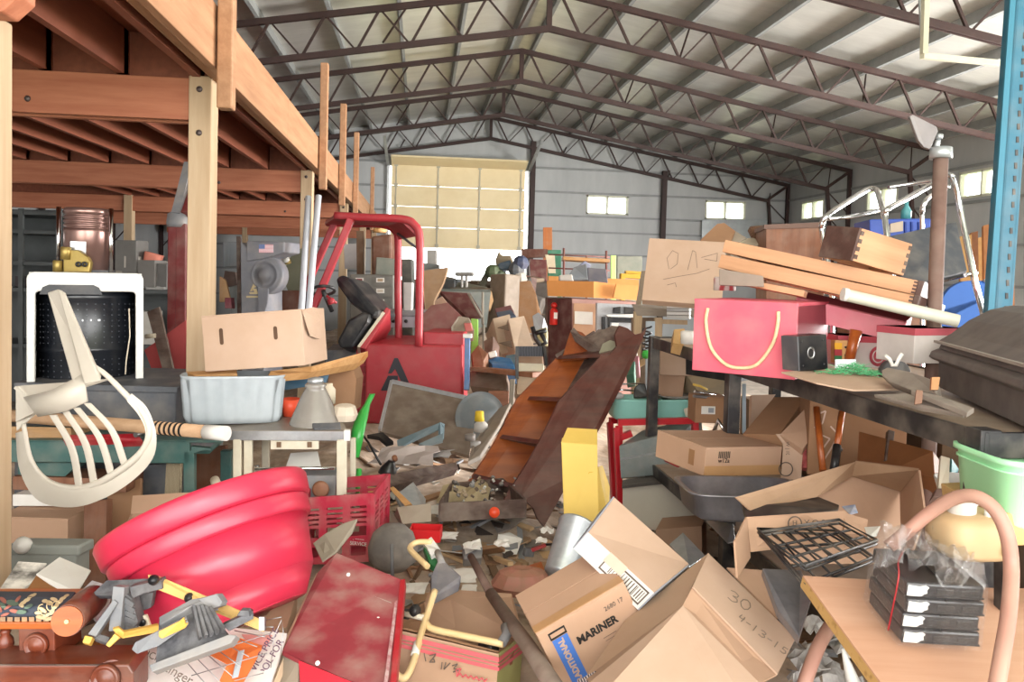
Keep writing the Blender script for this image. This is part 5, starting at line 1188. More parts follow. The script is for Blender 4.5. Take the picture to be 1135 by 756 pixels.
r = thg('stacking_chair', 'round-backed blue chair with chrome frame behind the rusty pipe post', 'chair', 1075, 390, 3.7)
pl = [(1040, 345, 3.7)] + [(u, v, 3.7) for u, v in arc(1076, 349, 36, 38, 180, 360, 14)] + [(1112, 372, 3.7), (1040, 372, 3.7)]
part(slab(pl, 0.03), 'backrest', mat('royal_blue', '1f5aa8', '194e95', scale=3, rough=0.5), r, bevel=0.008)
part(MB().tube(smooth_path([at(*q) for q in ((1114, 430, 3.7), (1113, 350, 3.75), (1105, 322, 3.8), (1090, 311, 3.85))], 5), 0.011, 8), 'frame', M_CHROME, r)
part(slab([(1070, 313, 3.85), (1100, 310, 3.85), (1120, 312, 3.85), (1118, 325, 3.8), (1105, 320, 3.8)], 0.02), 'seat', mat('royal_blue', '1f5aa8'), r)
r = thg('blue_crate', 'royal blue plastic crate with a pale panel behind the chrome frames', 'crate', 1000, 262, 4.8)
part(X([(964, 243, 4.8), (1032, 242, 4.8), (1032, 275, 4.8), (964, 275, 4.8)], (0.1, 0.35, 0)), 'body', mat('crate_blue', '2f4da3', '27418c', rough=0.5), r, bevel=0.008)
part(X([(987, 248, 4.78), (1001, 245, 4.78), (1001, 256, 4.78), (987, 258, 4.78)], (0, 0.01, 0)), 'panel', mat('beige_panel', 'b3a391'), r)
for u in (1003, 1010, 1018): part(X([(u, 246, 4.79), (u + 2, 246, 4.79), (u + 2, 258, 4.79), (u, 258, 4.79)], (0, 0.01, 0)), 'rib', mat('crate_blue2', '243c85'), r)
board('storage_cabinet', 'dim brown cabinet under the blue crate, hidden behind the slate board', 'cabinet', [(958, 275, 4.78), (1038, 275, 4.78), (1038, 560, 4.78), (958, 560, 4.78)], 0.4, M_BROWN)
r = thg('teal_bottle', 'small teal bottle standing on the blue crate', 'bottle', 1003, 242, 4.85)
part(MB().lathe([(0, 0), (0.03, 0), (0.032, 0.05), (0.012, 0.085), (0.012, 0.11), (0, 0.11)], 14, M=Matrix.Translation(at(1004, 243, 4.9))), 'bottle', mat('teal', '4f8f93', '427c80', rough=0.4), r)
# old cabinets behind the drawers
r = thg('wooden_cabinet', 'dark brown wooden cabinet top behind the stacked drawers', 'cabinet', 880, 300, 5.2)
part(X([(849, 250, 5.2), (911, 247, 5.2), (914, 345, 5.2), (849, 345, 5.2)], (0.15, 0.5, 0)), 'body', M_BROWN, r, bevel=0.006)
part(X([(847, 249, 5.19), (914, 246, 5.19), (914, 252, 5.19), (847, 254, 5.19)], (0.15, 0.5, 0)), 'top', mat('dull_brown', '715548', '5f463b', rough=0.6), r)
r = carton('cardboard_box', 'big flat tan cardboard carton leaning back left of the stacked drawers', (1.676, 4.90, 1.424), (-0.49, 0.040, -0.373), (0.504, 0.07, 0.468), M_CARD2, tape=False)
stroke('pen_scribble', M_PEN, r, [[(-.10, .10), (-.12, .18), (-.09, .24), (-.05, .22), (-.05, .14), (-.09, .10)], [(0.02, .1), (.04, .25), (.06, .24), (.08, .12)], [(-.13, .02), (-.03, .05), (.08, .08), (.16, .12)], [(-.1, -.02), (-.05, .0), (-.04, -.03)], [(.1, .2), (.2, .24), (.2, .18), (.12, .19)]], 0.0026, Matrix.Translation((0, -0.0365, 0.14)) @ Matrix.Rotation(R(90), 4, 'X'))
board('flattened_carton', 'flattened tan carton lid on top of the far cartons', 'cardboard', [(776, 266, 5.3), (795, 248, 5.5), (803, 247, 5.5), (815, 256, 5.4), (808, 272, 5.2)], 0.02, M_CARDD)
board('grey_flap', 'grey-brown carton flap right of the flattened lid', 'cardboard', [(803, 248, 5.5), (828, 264, 5.35), (812, 271, 5.3)], 0.01, mat('dusty_card', '958876'))
board('white_shelf', 'pale shelf board behind the drawers, under the dark brown cabinet', 'board', [(808, 266, 5.6), (850, 262, 5.8), (850, 270, 5.6), (812, 272, 5.5)], 0.3, M_CREAM)
board('foil_sheet', 'silvery foil insulation panel hanging on the far wall below the right window', 'panel', [(778, 244, 21.12), (850, 243, 21.2), (850, 266, 21.2), (778, 266, 21.12)], 0.02, mat('foil', 'a9adaf', '8d9193', scale=5, rough=0.3, metal=0.4, bump=0.5))
r = thg('brown_basket', 'round brown basket behind the pale shelf board', 'basket', 842, 266, 6.5)
part(MB().lathe([(0, 0), (0.07, 0), (0.10, 0.06), (0.085, 0.09), (0, 0.1)], 18, M=Matrix.Translation(at(844, 265, 5.75))), 'basket', mat('wicker', '7a5a43', '5c412f', kind='wave', scale=40), r)
# timber standing against the right side
LUM = [(1066, 262, 14, 'a9814f'), (1078, 258, 9, '7d5235'), (1085, 264, 8, 'b98c58'), (1092, 250, 9, '96623a'), (1099, 256, 7, 'c09a64'), (1104, 252, 8, 'a87040'), (1110, 248, 10, 'b5854f'), (1072, 268, 7, '6b4a35'), (1117, 240, 9, '8f5e39')]
for i, (u, v, w_, c) in enumerate(LUM):
    d_ = 6.3 + (i % 3) * 0.25
    solo(slab([(u - 2, v, d_ + .3), (u + w_ - 3, v - 2, d_ + .3), (u + w_, 420, d_ - .2), (u, 420, d_ - .2)], 0.03), 'timber_plank', wood('lum_' + c, c, None, 'z', rough=0.7), 'upright timber plank in the row leaning behind the blue rack post', 'plank', 'timber planks leaning behind the blue post')
# blue pallet-rack upright
M_BLUE = mat('rack_blue', '256880', '1e586d', scale=6, rough=0.45, dust=0.15)
r = thg('rack_upright', 'blue slotted pallet-rack upright at the right edge', 'rack post', 1118, 500, 2.9)
d0 = 2.9
tp_ = at(1138, -30, d0); bt = at(1111, 360, d0); bt2 = bt + (bt - tp_) * 0.85
hx = rt * 0.028
part(MB().hexa([bt2 - hx, bt2 + hx, bt2 + hx + fw * .012, bt2 - hx + fw * .012, tp_ - hx, tp_ + hx, tp_ + hx + fw * .012, tp_ - hx + fw * .012]), 'face', M_BLUE, r, bevel=0.003)
for s in (-1, 1):
    o_ = rt * (0.028 * s); q = rt * 0.005
    part(MB().hexa([bt2 + o_ - q, bt2 + o_ + q, bt2 + o_ + q + fw * .07, bt2 + o_ - q + fw * .07, tp_ + o_ - q, tp_ + o_ + q, tp_ + o_ + q + fw * .07, tp_ + o_ - q + fw * .07]), 'flange', M_BLUE, r)
for i in range(26):
    c = tp_.lerp(bt, 0.03 + i * 0.037)
    part(MB().box((0.010, 0.003, 0.022), (0, 0, 0), M=Matrix.Translation(c - fw * 0.001 + rt * 0.008) @ CB.to_4x4()), 'slot', M_BLKSTEEL, r)
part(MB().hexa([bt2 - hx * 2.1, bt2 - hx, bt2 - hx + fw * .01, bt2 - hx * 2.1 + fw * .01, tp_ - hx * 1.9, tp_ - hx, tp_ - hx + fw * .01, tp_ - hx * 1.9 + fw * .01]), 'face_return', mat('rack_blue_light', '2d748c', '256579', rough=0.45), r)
# pale conduit hanging from the roof
r = thg('hanging_conduit', 'pale square conduit dropping from the roof and bending to the right', 'conduit', 1050, 66, 5.0)
part(MB().bar(at(1028, -60, 5.0), at(1024, 60, 5.0), 0.035).bar(at(1022, 62, 5.0), at(1150, 74, 5.4), 0.035), 'tube', mat('conduit_cream', 'c9c4ac', 'b3ae97', rough=0.5), r)
part(MB().bar(at(1017, -40, 5.05), at(1022, 52, 5.05), 0.012), 'cable', M_GALV, r)

# ------------------------------------------------------------------ under and in front of the rack
r = carton('cardboard_box', 'long tan cardboard box marked W12 on the lower shelf of the rack', (1.23, 3.09, 0.83), (0.010, 0.06, 0.301), (0.38, 0.326, 0.113), M_CARD, tape=False)
text('||||||||', 'barcode_print', M_INK, r, 0.028, (-0.10, -0.1643, 0.085), (R(90), 0, 0), bold=0.0006)
text('w12a', 'stencilled_mark', M_INK, r, 0.026, (-0.10, -0.1643, 0.06), (R(90), 0, 0))
MB().box((0.38, 0.001, 0.04), (0, -0.1635, 0.02)).build('lower_tape', M_TAPE, r)
MB().prism(rect(-0.018, 0.018, -0.03, 0.03), 0.001, M=Matrix.Translation((-0.1905, -0.08, 0.056)) @ Matrix.Rotation(R(-90), 4, 'Y') @ Matrix.Rotation(R(90), 4, 'Z')).build('printed_panel', mat('print_brown', '9c7350'), r)
r = thg('carton_flap', 'tan carton side printed with small marks beside the W12 box', 'cardboard', 880, 528, 3.2)
part(slab([(860, 481, 3.2), (891, 482, 3.2), (888, 532, 3.15), (866, 531, 3.15), (868, 492, 3.2)], 0.006), 'sheet', M_CARD2, r)
part(MB().lathe([(0.025, 0), (0.029, 0), (0.029, 0.001), (0.025, 0.001)], 24, ring=True, M=frame(871, 520, 3.14, (R(90), 0, 0))), 'round_print', M_PEN, r)
o = text('W | 1083', 'small_print', M_PEN, r, 0.02, (0, 0, 0)); o.matrix_local = Matrix.Translation(-r.location) @ frame(873, 500, 3.185, (R(90), R(90), 0))
board('leaning_carton', 'long brown carton leaning diagonally under the rack', 'cardboard', [(823, 481, 3.35), (858, 440, 3.6), (893, 440, 3.5), (864, 482, 3.2)], 0.16, M_CARDD)
board('torn_carton', 'tan carton side with a torn edge leaning under the rack', 'cardboard', [(864, 482, 3.2), (893, 452, 3.3), (905, 446, 3.3), (906, 476, 3.2), (890, 498, 3.15)], 0.05, M_CARD)
board('pale_carton', 'pale carton panel behind the middle leg of the rack', 'cardboard', [(833, 438, 3.7), (860, 437, 3.75), (832, 478, 3.6)], 0.02, M_CARD2)
board('red_lath', 'red painted lath slanting under the rack', 'lath', [(899, 455, 3.25), (903, 454, 3.25), (897, 482, 3.2), (891, 484, 3.2)], 0.01, M_PINK)
board('red_net', 'dull red net sack under the rack', 'sack', [(891, 486, 3.2), (900, 496, 3.2), (909, 512, 3.15), (907, 522, 3.15), (890, 518, 3.15)], 0.04, mat('red_net', 'a8524f', '8c4040', kind='voronoi', scale=60, rough=0.8))
solo(rod([(905, 452, 3.1), (912, 522, 2.95)], 0.013, 12), 'tool_shaft', M_ORNG, 'orange wooden tool handle standing under the rack', 'tool handle')
r = thg('grip_pole', 'varnished pole with a black rubber grip standing under the rack', 'pole', 922, 530, 2.8)
part(rod([(934, 452, 2.95), (927, 500, 2.85)], 0.012, 14), 'pole', M_ORNG, r)
part(rod([(928, 494, 2.86), (924, 523, 2.8)], 0.015, 14), 'grip', M_BLACK, r)
part(rod([(928.5, 496, 2.86), (928, 499, 2.86)], 0.018, 14), 'collar', M_STEEL, r)
r = carton('cardboard_box', 'brown cardboard box with white scrawled marks under the rack', at(940, 520, 3.25), (0, 0, R(-20)), (0.36, 0.3, 0.30), M_CARDD, tape=False)
stroke('chalk_scrawl', mat('chalk_pink', 'd8bcab', 'c4a796'), r, [[(-.16, .24), (-.12, .26), (-.13, .21), (-.16, .19)], [(-.15, .17), (-.10, .15), (-.13, .10)], [(-.10, .2), (-.07, .17), (-.09, .12), (-.12, .06)]], 0.006, Matrix.Translation((0, -0.152, 0.0)) @ Matrix.Rotation(R(90), 4, 'X'))
board('boarded_chest', 'orange-brown boarded trunk in the shade under the rack', 'trunk', [(952, 478, 3.0), (1034, 500, 2.7), (1036, 530, 2.65), (990, 520, 2.75), (950, 512, 2.9)], 0.4, mat('trunk_brown', '8d5c38', '74482a', rough=0.6))
board('dark_strap', 'dark strap standing against the boarded trunk', 'strap', [(985, 476, 2.9), (992, 478, 2.9), (988, 512, 2.8), (981, 510, 2.8)], 0.02, M_DWOOD)
r = thg('steel_lever', 'pale flat lever with a rusty clamp standing by the open carton', 'lever', 1045, 550, 2.3)
part(slab([(1043, 505, 2.4), (1053, 508, 2.4), (1051, 544, 2.3), (1040, 544, 2.3)], 0.012), 'blade', M_CREAM, r)
part(slab([(1038, 541, 2.29), (1053, 541, 2.29), (1049, 551, 2.27), (1034, 551, 2.27)], 0.03), 'clamp', M_RUST, r, bevel=0.003)
r = thg('plastic_basin', 'dim grey-white basin in the shade right of the pale lever', 'basin', 1060, 550, 2.4)
part(MB().lathe([(0, 0), (0.06, 0), (0.085, 0.08), (0.08, 0.08), (0.055, 0.008), (0, 0.008)], 24, M=Matrix.Translation(at(1068, 560, 2.4))), 'basin', M_PAPER, r)
board('blue_card', 'teal card in the shade behind the pale lever', 'card', [(1055, 508, 2.6), (1063, 520, 2.6), (1060, 532, 2.55), (1054, 533, 2.55)], 0.01, mat('teal', '4f8f93'))

DS = 1.22    # this group stands beyond the rack's far leg
# teal bath on a red stand
r = thg('red_stand', 'bright red tubular steel stand carrying the turquoise tub', 'stand', 725, 580, 3.9)
M_RSTD = mat('stand_red', 'c01824', 'ab1420', rough=0.35)
for (a, b) in (((676, 468, 4.0), (683, 600, 3.85)), ((683, 474, 3.75), (688, 575, 3.7))): part(MB().bar(at(*a), at(*b), 0.036), 'leg', M_RSTD, r, bevel=0.004)
part(MB().bar(at(685, 468, 3.78), at(771, 466, 3.78), 0.035, 0.036), 'top_rail', M_RSTD, r)
part(MB().bar(at(676, 466, 4.05), at(760, 464, 4.2), 0.036), 'back_rail', M_RSTD, r)
part(MB().bar(at(770, 466, 3.78), at(775, 575, 3.74), 0.036), 'leg', M_RSTD, r)
part(MB().bar(at(684, 486, 3.77), at(700, 480, 3.77), 0.036).bar(at(686, 500, 3.76), at(686, 472, 3.78), 0.036), 'brace', M_RSTD, r)
r = thg('turquoise_tub', 'turquoise enamel tub full of tools on the red stand behind the rack leg', 'tub', 720, 462, 3.95)
Mt2 = Matrix.Translation(at(719, 463, 4.0)) @ Matrix.Rotation(R(3), 4, 'Z') @ Matrix.Scale(DS, 4)
M_TURQ = mat('turquoise_enamel', 'a3dbcf', '8fcabd', scale=4, rough=0.35, spec=0.5)
part(MB().lathe([(0, 0), (0.185, 0.0), (0.2, 0.012), (0.215, 0.095), (0.226, 0.1), (0.224, 0.106), (0.212, 0.104), (0.195, 0.016), (0, 0.012)], 56, M=Mt2, sy=0.42, power=4.5), 'basin', M_TURQ, r)
part(MB().prism(rect(-0.012, 0.012, -0.02, 0.02), 0.002, M=Mt2 @ Matrix.Translation((0.165, -0.093, 0.045)) @ Matrix.Rotation(R(80), 4, 'X') @ Matrix.Rotation(R(15), 4, 'Z')), 'sticker', M_CREAM, r)
r = thg('glass_lens', 'round dusty glass dish in the turquoise tub', 'dish', 745, 437, 3.95)
part(MB().lathe([(0, 0), (0.06, 0.004), (0.105, 0.036), (0.108, 0.034), (0.06, 0.01), (0, 0.008)], 30, M=Matrix.Translation(at(748, 445, 3.98)) @ Matrix.Scale(DS, 4), sy=0.7), 'dish', M_GLS, r)
r = carton('cardboard_box', 'tall creased tan carton standing in the turquoise tub', at(737, 440, 4.08), (0.05, 0.08, R(-8)), (0.19, 0.15, 0.21), M_CARD, tape=False)
r = thg('black_clamp', 'black webbing clamp lying on the turquoise tub', 'clamp', 708, 440, 3.9)
part(slab([(703, 430, 3.88), (708, 425, 3.88), (715, 425, 3.88), (719, 440, 3.86), (703, 440, 3.86)], 0.05), 'body', M_BLACK, r, bevel=0.006)
r = thg('steel_tool', 'shiny steel T-bar tool lying in the turquoise tub', 'tool', 690, 432, 3.95)
part(rod([(681, 426, 3.95), (712, 425, 4.05)], 0.005).tube([at(681, 425, 3.95), at(682, 435, 3.93)], 0.006).tube([at(686, 432, 3.9), at(706, 433, 3.95)], 0.006), 'bar', M_CHROME, r)
r = thg('white_rag', 'grey-white rag hanging on the rim of the turquoise tub', 'rag', 680, 438, 3.85)
part(MB().lathe([(0, 0), (0.035, 0), (0.045, 0.012), (0.03, 0.026), (0, 0.028)], 12, M=Matrix.Translation(at(682, 441, 3.86)) @ Matrix.Scale(DS, 4)), 'rag', mat('grey_rag', 'a9a7a3', '8f8d8a', rough=0.9), r)
# metal boxes behind the rack leg
M_HAM = mat('hammered_grey_green', '7d8584', '6c7473', scale=25, rough=0.5, dust=0.3)
r = thg('tool_chest', 'battered grey-green steel tool chest under the red stand', 'tool chest', 740, 530, 3.7)
part(X([(686, 494, 3.62), (760, 476, 3.75), (764, 523, 3.72), (688, 531, 3.6)], (0.25, 0.42, 0)), 'body', M_HAM, r, bevel=0.006)
for v0 in (508, 519): part(slab([(688, v0, 3.61), (740, v0 - 9, 3.70), (740, v0 - 7, 3.70), (688, v0 + 2.5, 3.61)], 0.004), 'seam', M_GALV, r)
for u in (734, 741, 747): part(slab([(u, 493, 3.69), (u + 5, 492, 3.69), (u + 5, 500, 3.69), (u, 501, 3.69)], 0.004), 'latch', M_DGREY, r)
board('corrugated_mat', 'dark ribbed mat lying under the tool chest', 'mat', [(690, 532, 3.6), (765, 520, 3.8), (766, 530, 3.7), (690, 538, 3.55)], 0.02, mat('ribbed_dark', '6f6a64', '55504b', kind='wave', scale=50))
r = thg('white_appliance', 'cream-white metal cabinet under the tool chest', 'cabinet', 730, 590, 3.6)
part(X([(690, 537, 3.6), (778, 532, 3.72), (780, 583, 3.68), (726, 588, 3.6), (690, 586, 3.55)], (0.15, 0.35, 0)), 'body', mat('off_white_panel', 'd9d3c4', 'cbc4b4', scale=3, rough=0.5), r, bevel=0.004)
r = thg('tan_carton', 'tan carton standing under the white metal cabinet', 'box', 755, 615, 3.4)
part(X([(727, 587, 3.45), (778, 583, 3.5), (778, 625, 3.45), (728, 630, 3.4)], (0.1, 0.2, 0)), 'body', M_CARD, r)
board('grey_plate', 'grey sheet-metal plate leaning on the barcoded carton', 'plate', [(742, 603, 2.5), (757, 590, 2.55), (782, 616, 2.4), (764, 628, 2.3)], 0.008, M_GALV)
DS = 1.0
r = thg('red_pliers', 'red-handled pliers behind the rack leg', 'pliers', 745, 510, 3.5)
part(rod([(738, 503, 3.6), (752, 513, 3.5)], 0.009), 'handle', M_RED, r); part(rod([(738, 510, 3.6), (752, 516, 3.5)], 0.009), 'handle', M_RED, r)
r = carton('cardboard_box', 'small brown carton with a white label right of the turquoise tub', at(783, 466, 4.3), (0, 0, R(-5)), (0.17, 0.16, 0.14), M_CARDD, tape=False)
MB().box((0.075, 0.002, 0.042), (-0.015, -0.081, 0.07)).build('label', M_PAPER, r); MB().box((0.03, 0.001, 0.026), (0.0, -0.0825, 0.07)).build('label_print', mat('label_grey', '9aa0a6'), r)
solo(rod([(770, 434, 4.2), (805, 440, 4.4)], 0.008), 'steel_bar', M_CHROME, 'upper of two thin steel bars right of the turquoise tub', 'bar')
solo(rod([(769, 439, 4.15), (806, 443, 4.35)], 0.008), 'steel_bar', M_STEEL, 'lower of two thin steel bars right of the turquoise tub', 'bar')
r = thg('yellow_pliers', 'yellow-handled cutters on the shelf behind the rack', 'pliers', 776, 430, 4.4)
part(rod([(768, 426, 4.4), (776, 428, 4.4), (784, 432, 4.4)], 0.007), 'handle', M_YEL, r)
board('olive_shelf', 'pale olive board on the shelf behind the rack leg', 'board', [(758, 412, 4.9), (814, 420, 4.8), (813, 440, 4.75), (775, 436, 4.75)], 0.3, mat('olive_tan', 'a3937a', '8d7e66', rough=0.7))
board('dark_case', 'dark case in the shadow under the far end of the rack', 'case', [(760, 398, 4.6), (815, 408, 4.4), (815, 424, 4.4), (760, 415, 4.6)], 0.2, M_BLACK)
board('dark_angle', 'dark angled board under the thin steel bars', 'board', [(775, 442, 4.35), (812, 452, 4.3), (812, 470, 4.25)], 0.05, mat('shade_olive', '6d6a5c', '5b584b'))
r = thg('bent_tube', 'bent chrome tube leaning by the middle leg of the rack', 'tube', 797, 478, 4.0)
part(MB().tube([at(*q) for q in ((790, 482, 4.0), (796, 466, 4.0), (806, 482, 3.95))], 0.012, 10), 'tube', M_CHROME, r)
board('pale_post', 'pale upright batten just left of the middle rack leg', 'batten', [(809, 440, 3.75), (813, 440, 3.75), (813, 482, 3.7), (810, 482, 3.7)], 0.03, M_OAK)
board('light_blue_strip', 'pale blue strip standing right of the middle rack leg', 'strip', [(823, 425, 3.6), (827, 425, 3.6), (827, 480, 3.5), (823, 480, 3.5)], 0.01, mat('pale_blue', 'b4c4ce', '9fb0bb'))

# roasting pan on the lower shelf
r = thg('steel_pan', 'deep bare-steel roasting pan jutting out of the rack lower shelf', 'pan', 815, 575, 2.75)
Mp = Matrix.Translation(at(822, 568, 2.78)) @ Euler((-0.04, 0.0, -0.09)).to_matrix().to_4x4()
M_PAN = mat('scuffed_steel', '8c8a8e', '636166', scale=12, rough=0.3, metal=0.5, dust=0.15)
part(MB().lathe([(0, 0), (0.175, 0.0), (0.195, 0.012), (0.208, 0.088), (0.222, 0.09), (0.222, 0.095), (0.203, 0.093), (0.188, 0.016), (0, 0.006)], 56, M=Mp, sy=0.72, power=6), 'pan', M_PAN, r)
board('tray_bracket', 'flat steel bracket beneath the roasting pan', 'bracket', [(782, 576, 2.9), (812, 580, 2.8), (814, 600, 2.75), (806, 602, 2.75), (784, 580, 2.9)], 0.008, M_STEEL)

# big open carton with a black plate in it
r = thg('open_carton', 'large open carton with a folded-back rim, in front of the rack', 'box', 930, 640, 2.4)
for nm, pl in (('back_wall', [(880, 560, 2.72), (944, 526, 2.78), (998, 542, 2.76), (1000, 625, 2.66), (868, 625, 2.62)]), ('side_wall', [(997, 542, 2.76), (1018, 521, 2.46), (1025, 572, 2.36), (1000, 640, 2.5)]),
               ('rim_flap', [(816, 551, 2.36), (948, 512, 2.72), (944, 528, 2.74), (905, 551, 2.55), (832, 566, 2.34)]), ('rim_flap', [(948, 512, 2.72), (1018, 521, 2.46), (998, 545, 2.72), (944, 528, 2.74)]),
               ('front_wall', [(828, 573, 2.22), (892, 569, 2.24), (938, 566, 2.3), (936, 600, 2.28), (832, 612, 2.16)]), ('front_flap', [(828, 573, 2.22), (815, 600, 2.1), (818, 640, 2.05), (832, 618, 2.14)]),
               ('front_flap', [(936, 568, 2.3), (962, 576, 2.35), (960, 592, 2.3), (936, 592, 2.27)])):
    part(slab(pl, 0.006), nm, M_CARD if nm != 'rim_flap' else mat('carton_outside', 'b09074', '9d7e63', rough=0.85), r)
part(MB().lathe([(0.017, 0), (0.0205, 0), (0.0205, 0.001), (0.017, 0.001)], 22, ring=True, M=frame(881, 580, 2.215, (R(90), 0, 0))), 'round_print', M_PEN, r)
o = text('Y.O.S', 'small_print', M_PEN, r, 0.026, (0, 0, 0)); o.matrix_local = Matrix.Translation(-r.location) @ frame(903, 580, 2.22, (R(90), 0, 0))
o = text('H', 'small_print', M_PEN, r, 0.02, (0, 0, 0)); o.matrix_local = Matrix.Translation(-r.location) @ frame(881, 580, 2.212, (R(90), 0, 0))
r = thg('black_plate', 'black metal plate lying in the big open carton', 'plate', 870, 565, 2.4)
part(slab([(822, 557, 2.4), (905, 550, 2.6), (930, 560, 2.5), (928, 565, 2.4), (828, 577, 2.26)], 0.012), 'plate', M_BLKSTEEL, r)
board('printed_card', 'small blue and white printed card in the open carton', 'card', [(933, 561, 2.5), (948, 559, 2.5), (951, 568, 2.45), (942, 570, 2.42)], 0.003, mat('printed_blue', '7d97c4', 'd9d4d0', scale=30, rough=0.5))
board('white_scrap', 'bright white torn paper at the right end of the wire shelf', 'paper', [(958, 584, 2.2), (976, 583, 2.2), (972, 594, 2.15), (962, 596, 2.12)], 0.003, M_PAPER)
# wire shelves
def wire_grid(label, A, B, C_, D_, na, nb):
    r = thg('wire_shelf', label, 'wire rack', (A[0] + C_[0]) / 2, (A[1] + C_[1]) / 2 + 4, (A[2] + C_[2]) / 2)
    A, B, C_, D_ = (at(*q) for q in (A, B, C_, D_)); mb = MB()
    for i in range(na + 1): t = i / na; mb.tube([A.lerp(B, t), D_.lerp(C_, t)], 0.003, 6)
    part(mb, 'wires', M_BLKSTEEL, r); mb = MB()
    for j in range(nb + 1): t = j / nb; mb.tube([A.lerp(D_, t), B.lerp(C_, t)], 0.0035, 6)
    part(mb, 'cross_wires', M_BLKSTEEL, r)
    fr_ = MB().tube([A + u0 * .01, B + u0 * .01, C_ + u0 * .01, D_ + u0 * .01], 0.0045, 6, closed=True); part(fr_, 'rim', M_BLKSTEEL, r)
    return r
wire_grid('black wire oven shelf lying on the open carton, uppermost of two', (842, 594, 2.1), (930, 580, 2.2), (972, 603, 2.05), (893, 632, 1.9), 7, 3)
wire_grid('black wire oven shelf beneath the other one, tilted further down', (840, 590, 2.15), (926, 592, 2.15), (968, 622, 1.95), (893, 652, 1.82), 5, 3)
board('channel_tray', 'dark steel channel tray under the wire shelves', 'tray', [(845, 630, 2.0), (888, 632, 2.05), (900, 660, 1.9), (886, 706, 1.75), (862, 676, 1.85)], 0.02, M_PAN)

# ------------------------------------------------------------------ foreground, right: plywood, taped bricks, tank, bin
M_PLY = wood('birch_plywood', 'c39a80', 'b28569', 'x', scale=2.5, rough=0.6)
M_PLYE = mat('plywood_edge', 'b8935a', '94703f', kind='wave', scale=40, rough=0.7)
r = thing('plywood_board', 'thick plywood board carrying the plastic-wrapped black blocks', 'board', (1.135, 1.522, 0.822), (0.231, 0.071, -0.008))
MB().box((0.62, 0.40, 0.004), (0.07, 0, 0.027)).build('face_veneer', M_PLY, r)
MB().box((0.62, 0.40, 0.025), (0.07, 0, 0.0125)).build('core', M_PLYE, r)
bx0 = Matrix.Translation((1.081, 1.543, 0.868)) @ Euler((0.113, 0.026, -0.125)).to_matrix().to_4x4()
M_BRK = mat('black_moulded_case', '1d1d21', '131316', scale=14, rough=0.3, dust=0.05, spec=0.6)
NMS = ('topmost', 'second from the top', 'third from the top', 'lowest')
for i in range(4):
    z = 0.135 - (i + 1) * 0.0335; e = bx0.to_euler(); sh_ = (0.004 * (i % 2), 0.003 * (1 - i % 2))
    l = bx0 @ Vector((sh_[0], sh_[1], z))
    r = thing('plastic_case', 'black case with a white label, %s of the four wrapped in film' % NMS[i], 'case', l, e, 'black cases wrapped in film')
    MB().box((0.158, 0.158, 0.031), (0, 0, 0.0165)).build('shell', M_BRK, r, bevel=0.005)
    for x in (-0.02, 0.03): MB().box((0.034, 0.002, 0.012), (x + 0.02, -0.079, 0.016)).build('recess', M_BLACK, r, bevel=0.001)
    MB().box((0.004, 0.16, 0.004), (0.0, 0, 0.032)).box((0.16, 0.004, 0.003), (0, -0.078, 0.0055)).build('seam', M_BLACK, r)
    MB().prism([(-0.077, 0.006), (-0.048, 0.005), (-0.043, 0.010), (-0.036, 0.012), (-0.038, 0.02), (-0.033, 0.024), (-0.042, 0.029), (-0.052, 0.026), (-0.076, 0.028)], 0.0012, M=Matrix.Translation((0, -0.0795, 0)) @ Matrix.Rotation(R(90), 4, 'X')).build('label', M_WHITE, r)
# plastic film wrapped around the cases, gathered and twisted open at the top
m = bpy.data.materials.new('clear_film'); m.use_nodes = True; MATS['clear_film'] = m
nn = m.node_tree; ol = nn.nodes['Material Output']; tb = nn.nodes.new('ShaderNodeBsdfTransparent'); gl = nn.nodes.new('ShaderNodeBsdfGlossy'); df_ = nn.nodes.new('ShaderNodeBsdfDiffuse'); m1 = nn.nodes.new('ShaderNodeMixShader'); m2 = nn.nodes.new('ShaderNodeMixShader')
gl.inputs['Roughness'].default_value = 0.12; df_.inputs[0].default_value = (0.85, 0.83, 0.85, 1)
nz = nn.nodes.new('ShaderNodeTexNoise'); nz.inputs['Scale'].default_value = 34; nz.inputs['Detail'].default_value = 5; bp_ = nn.nodes.new('ShaderNodeBump'); bp_.inputs['Strength'].default_value = 0.9; bp_.inputs['Distance'].default_value = 0.02
nn.links.new(nz.outputs[0], bp_.inputs['Height']); nn.links.new(bp_.outputs[0], gl.inputs['Normal'])
m1.inputs[0].default_value = 0.2; nn.links.new(gl.outputs[0], m1.inputs[1]); nn.links.new(df_.outputs[0], m1.inputs[2])
lw = nn.nodes.new('ShaderNodeLayerWeight'); lw.inputs[0].default_value = 0.35; mr = nn.nodes.new('ShaderNodeMapRange'); mr.inputs[3].default_value = 0.08; mr.inputs[4].default_value = 0.6; nn.links.new(lw.outputs['Facing'], mr.inputs[0]); nn.links.new(mr.outputs[0], m2.inputs[0]); nn.links.new(tb.outputs[0], m2.inputs[1]); nn.links.new(m1.outputs[0], m2.inputs[2]); nn.links.new(m2.outputs[0], ol.inputs[0])
r = thing('plastic_film', 'crinkled clear plastic film wrapped around the four black cases, gathered open on top', 'plastic wrap', bx0.to_translation())
rn = random.Random(12); fm = MB(); rows = []
for zi, (z, s_) in enumerate(((0.0, .085), (0.05, .0835), (0.10, .083), (0.14, .081))):
    row = []
    for k_ in range(33):
        a = 2 * math.pi * k_ / 32; q = 1 / max(abs(math.cos(a)), abs(math.sin(a)))
        row.append(bx0 @ Vector((math.cos(a) * q * s_ + rn.uniform(-.0006, .003) * math.cos(a), math.sin(a) * q * s_ + rn.uniform(-.0006, .003) * math.sin(a), z)))
    rows.append(row)
fs_ = []
vs_ = [p for row in rows for p in row]
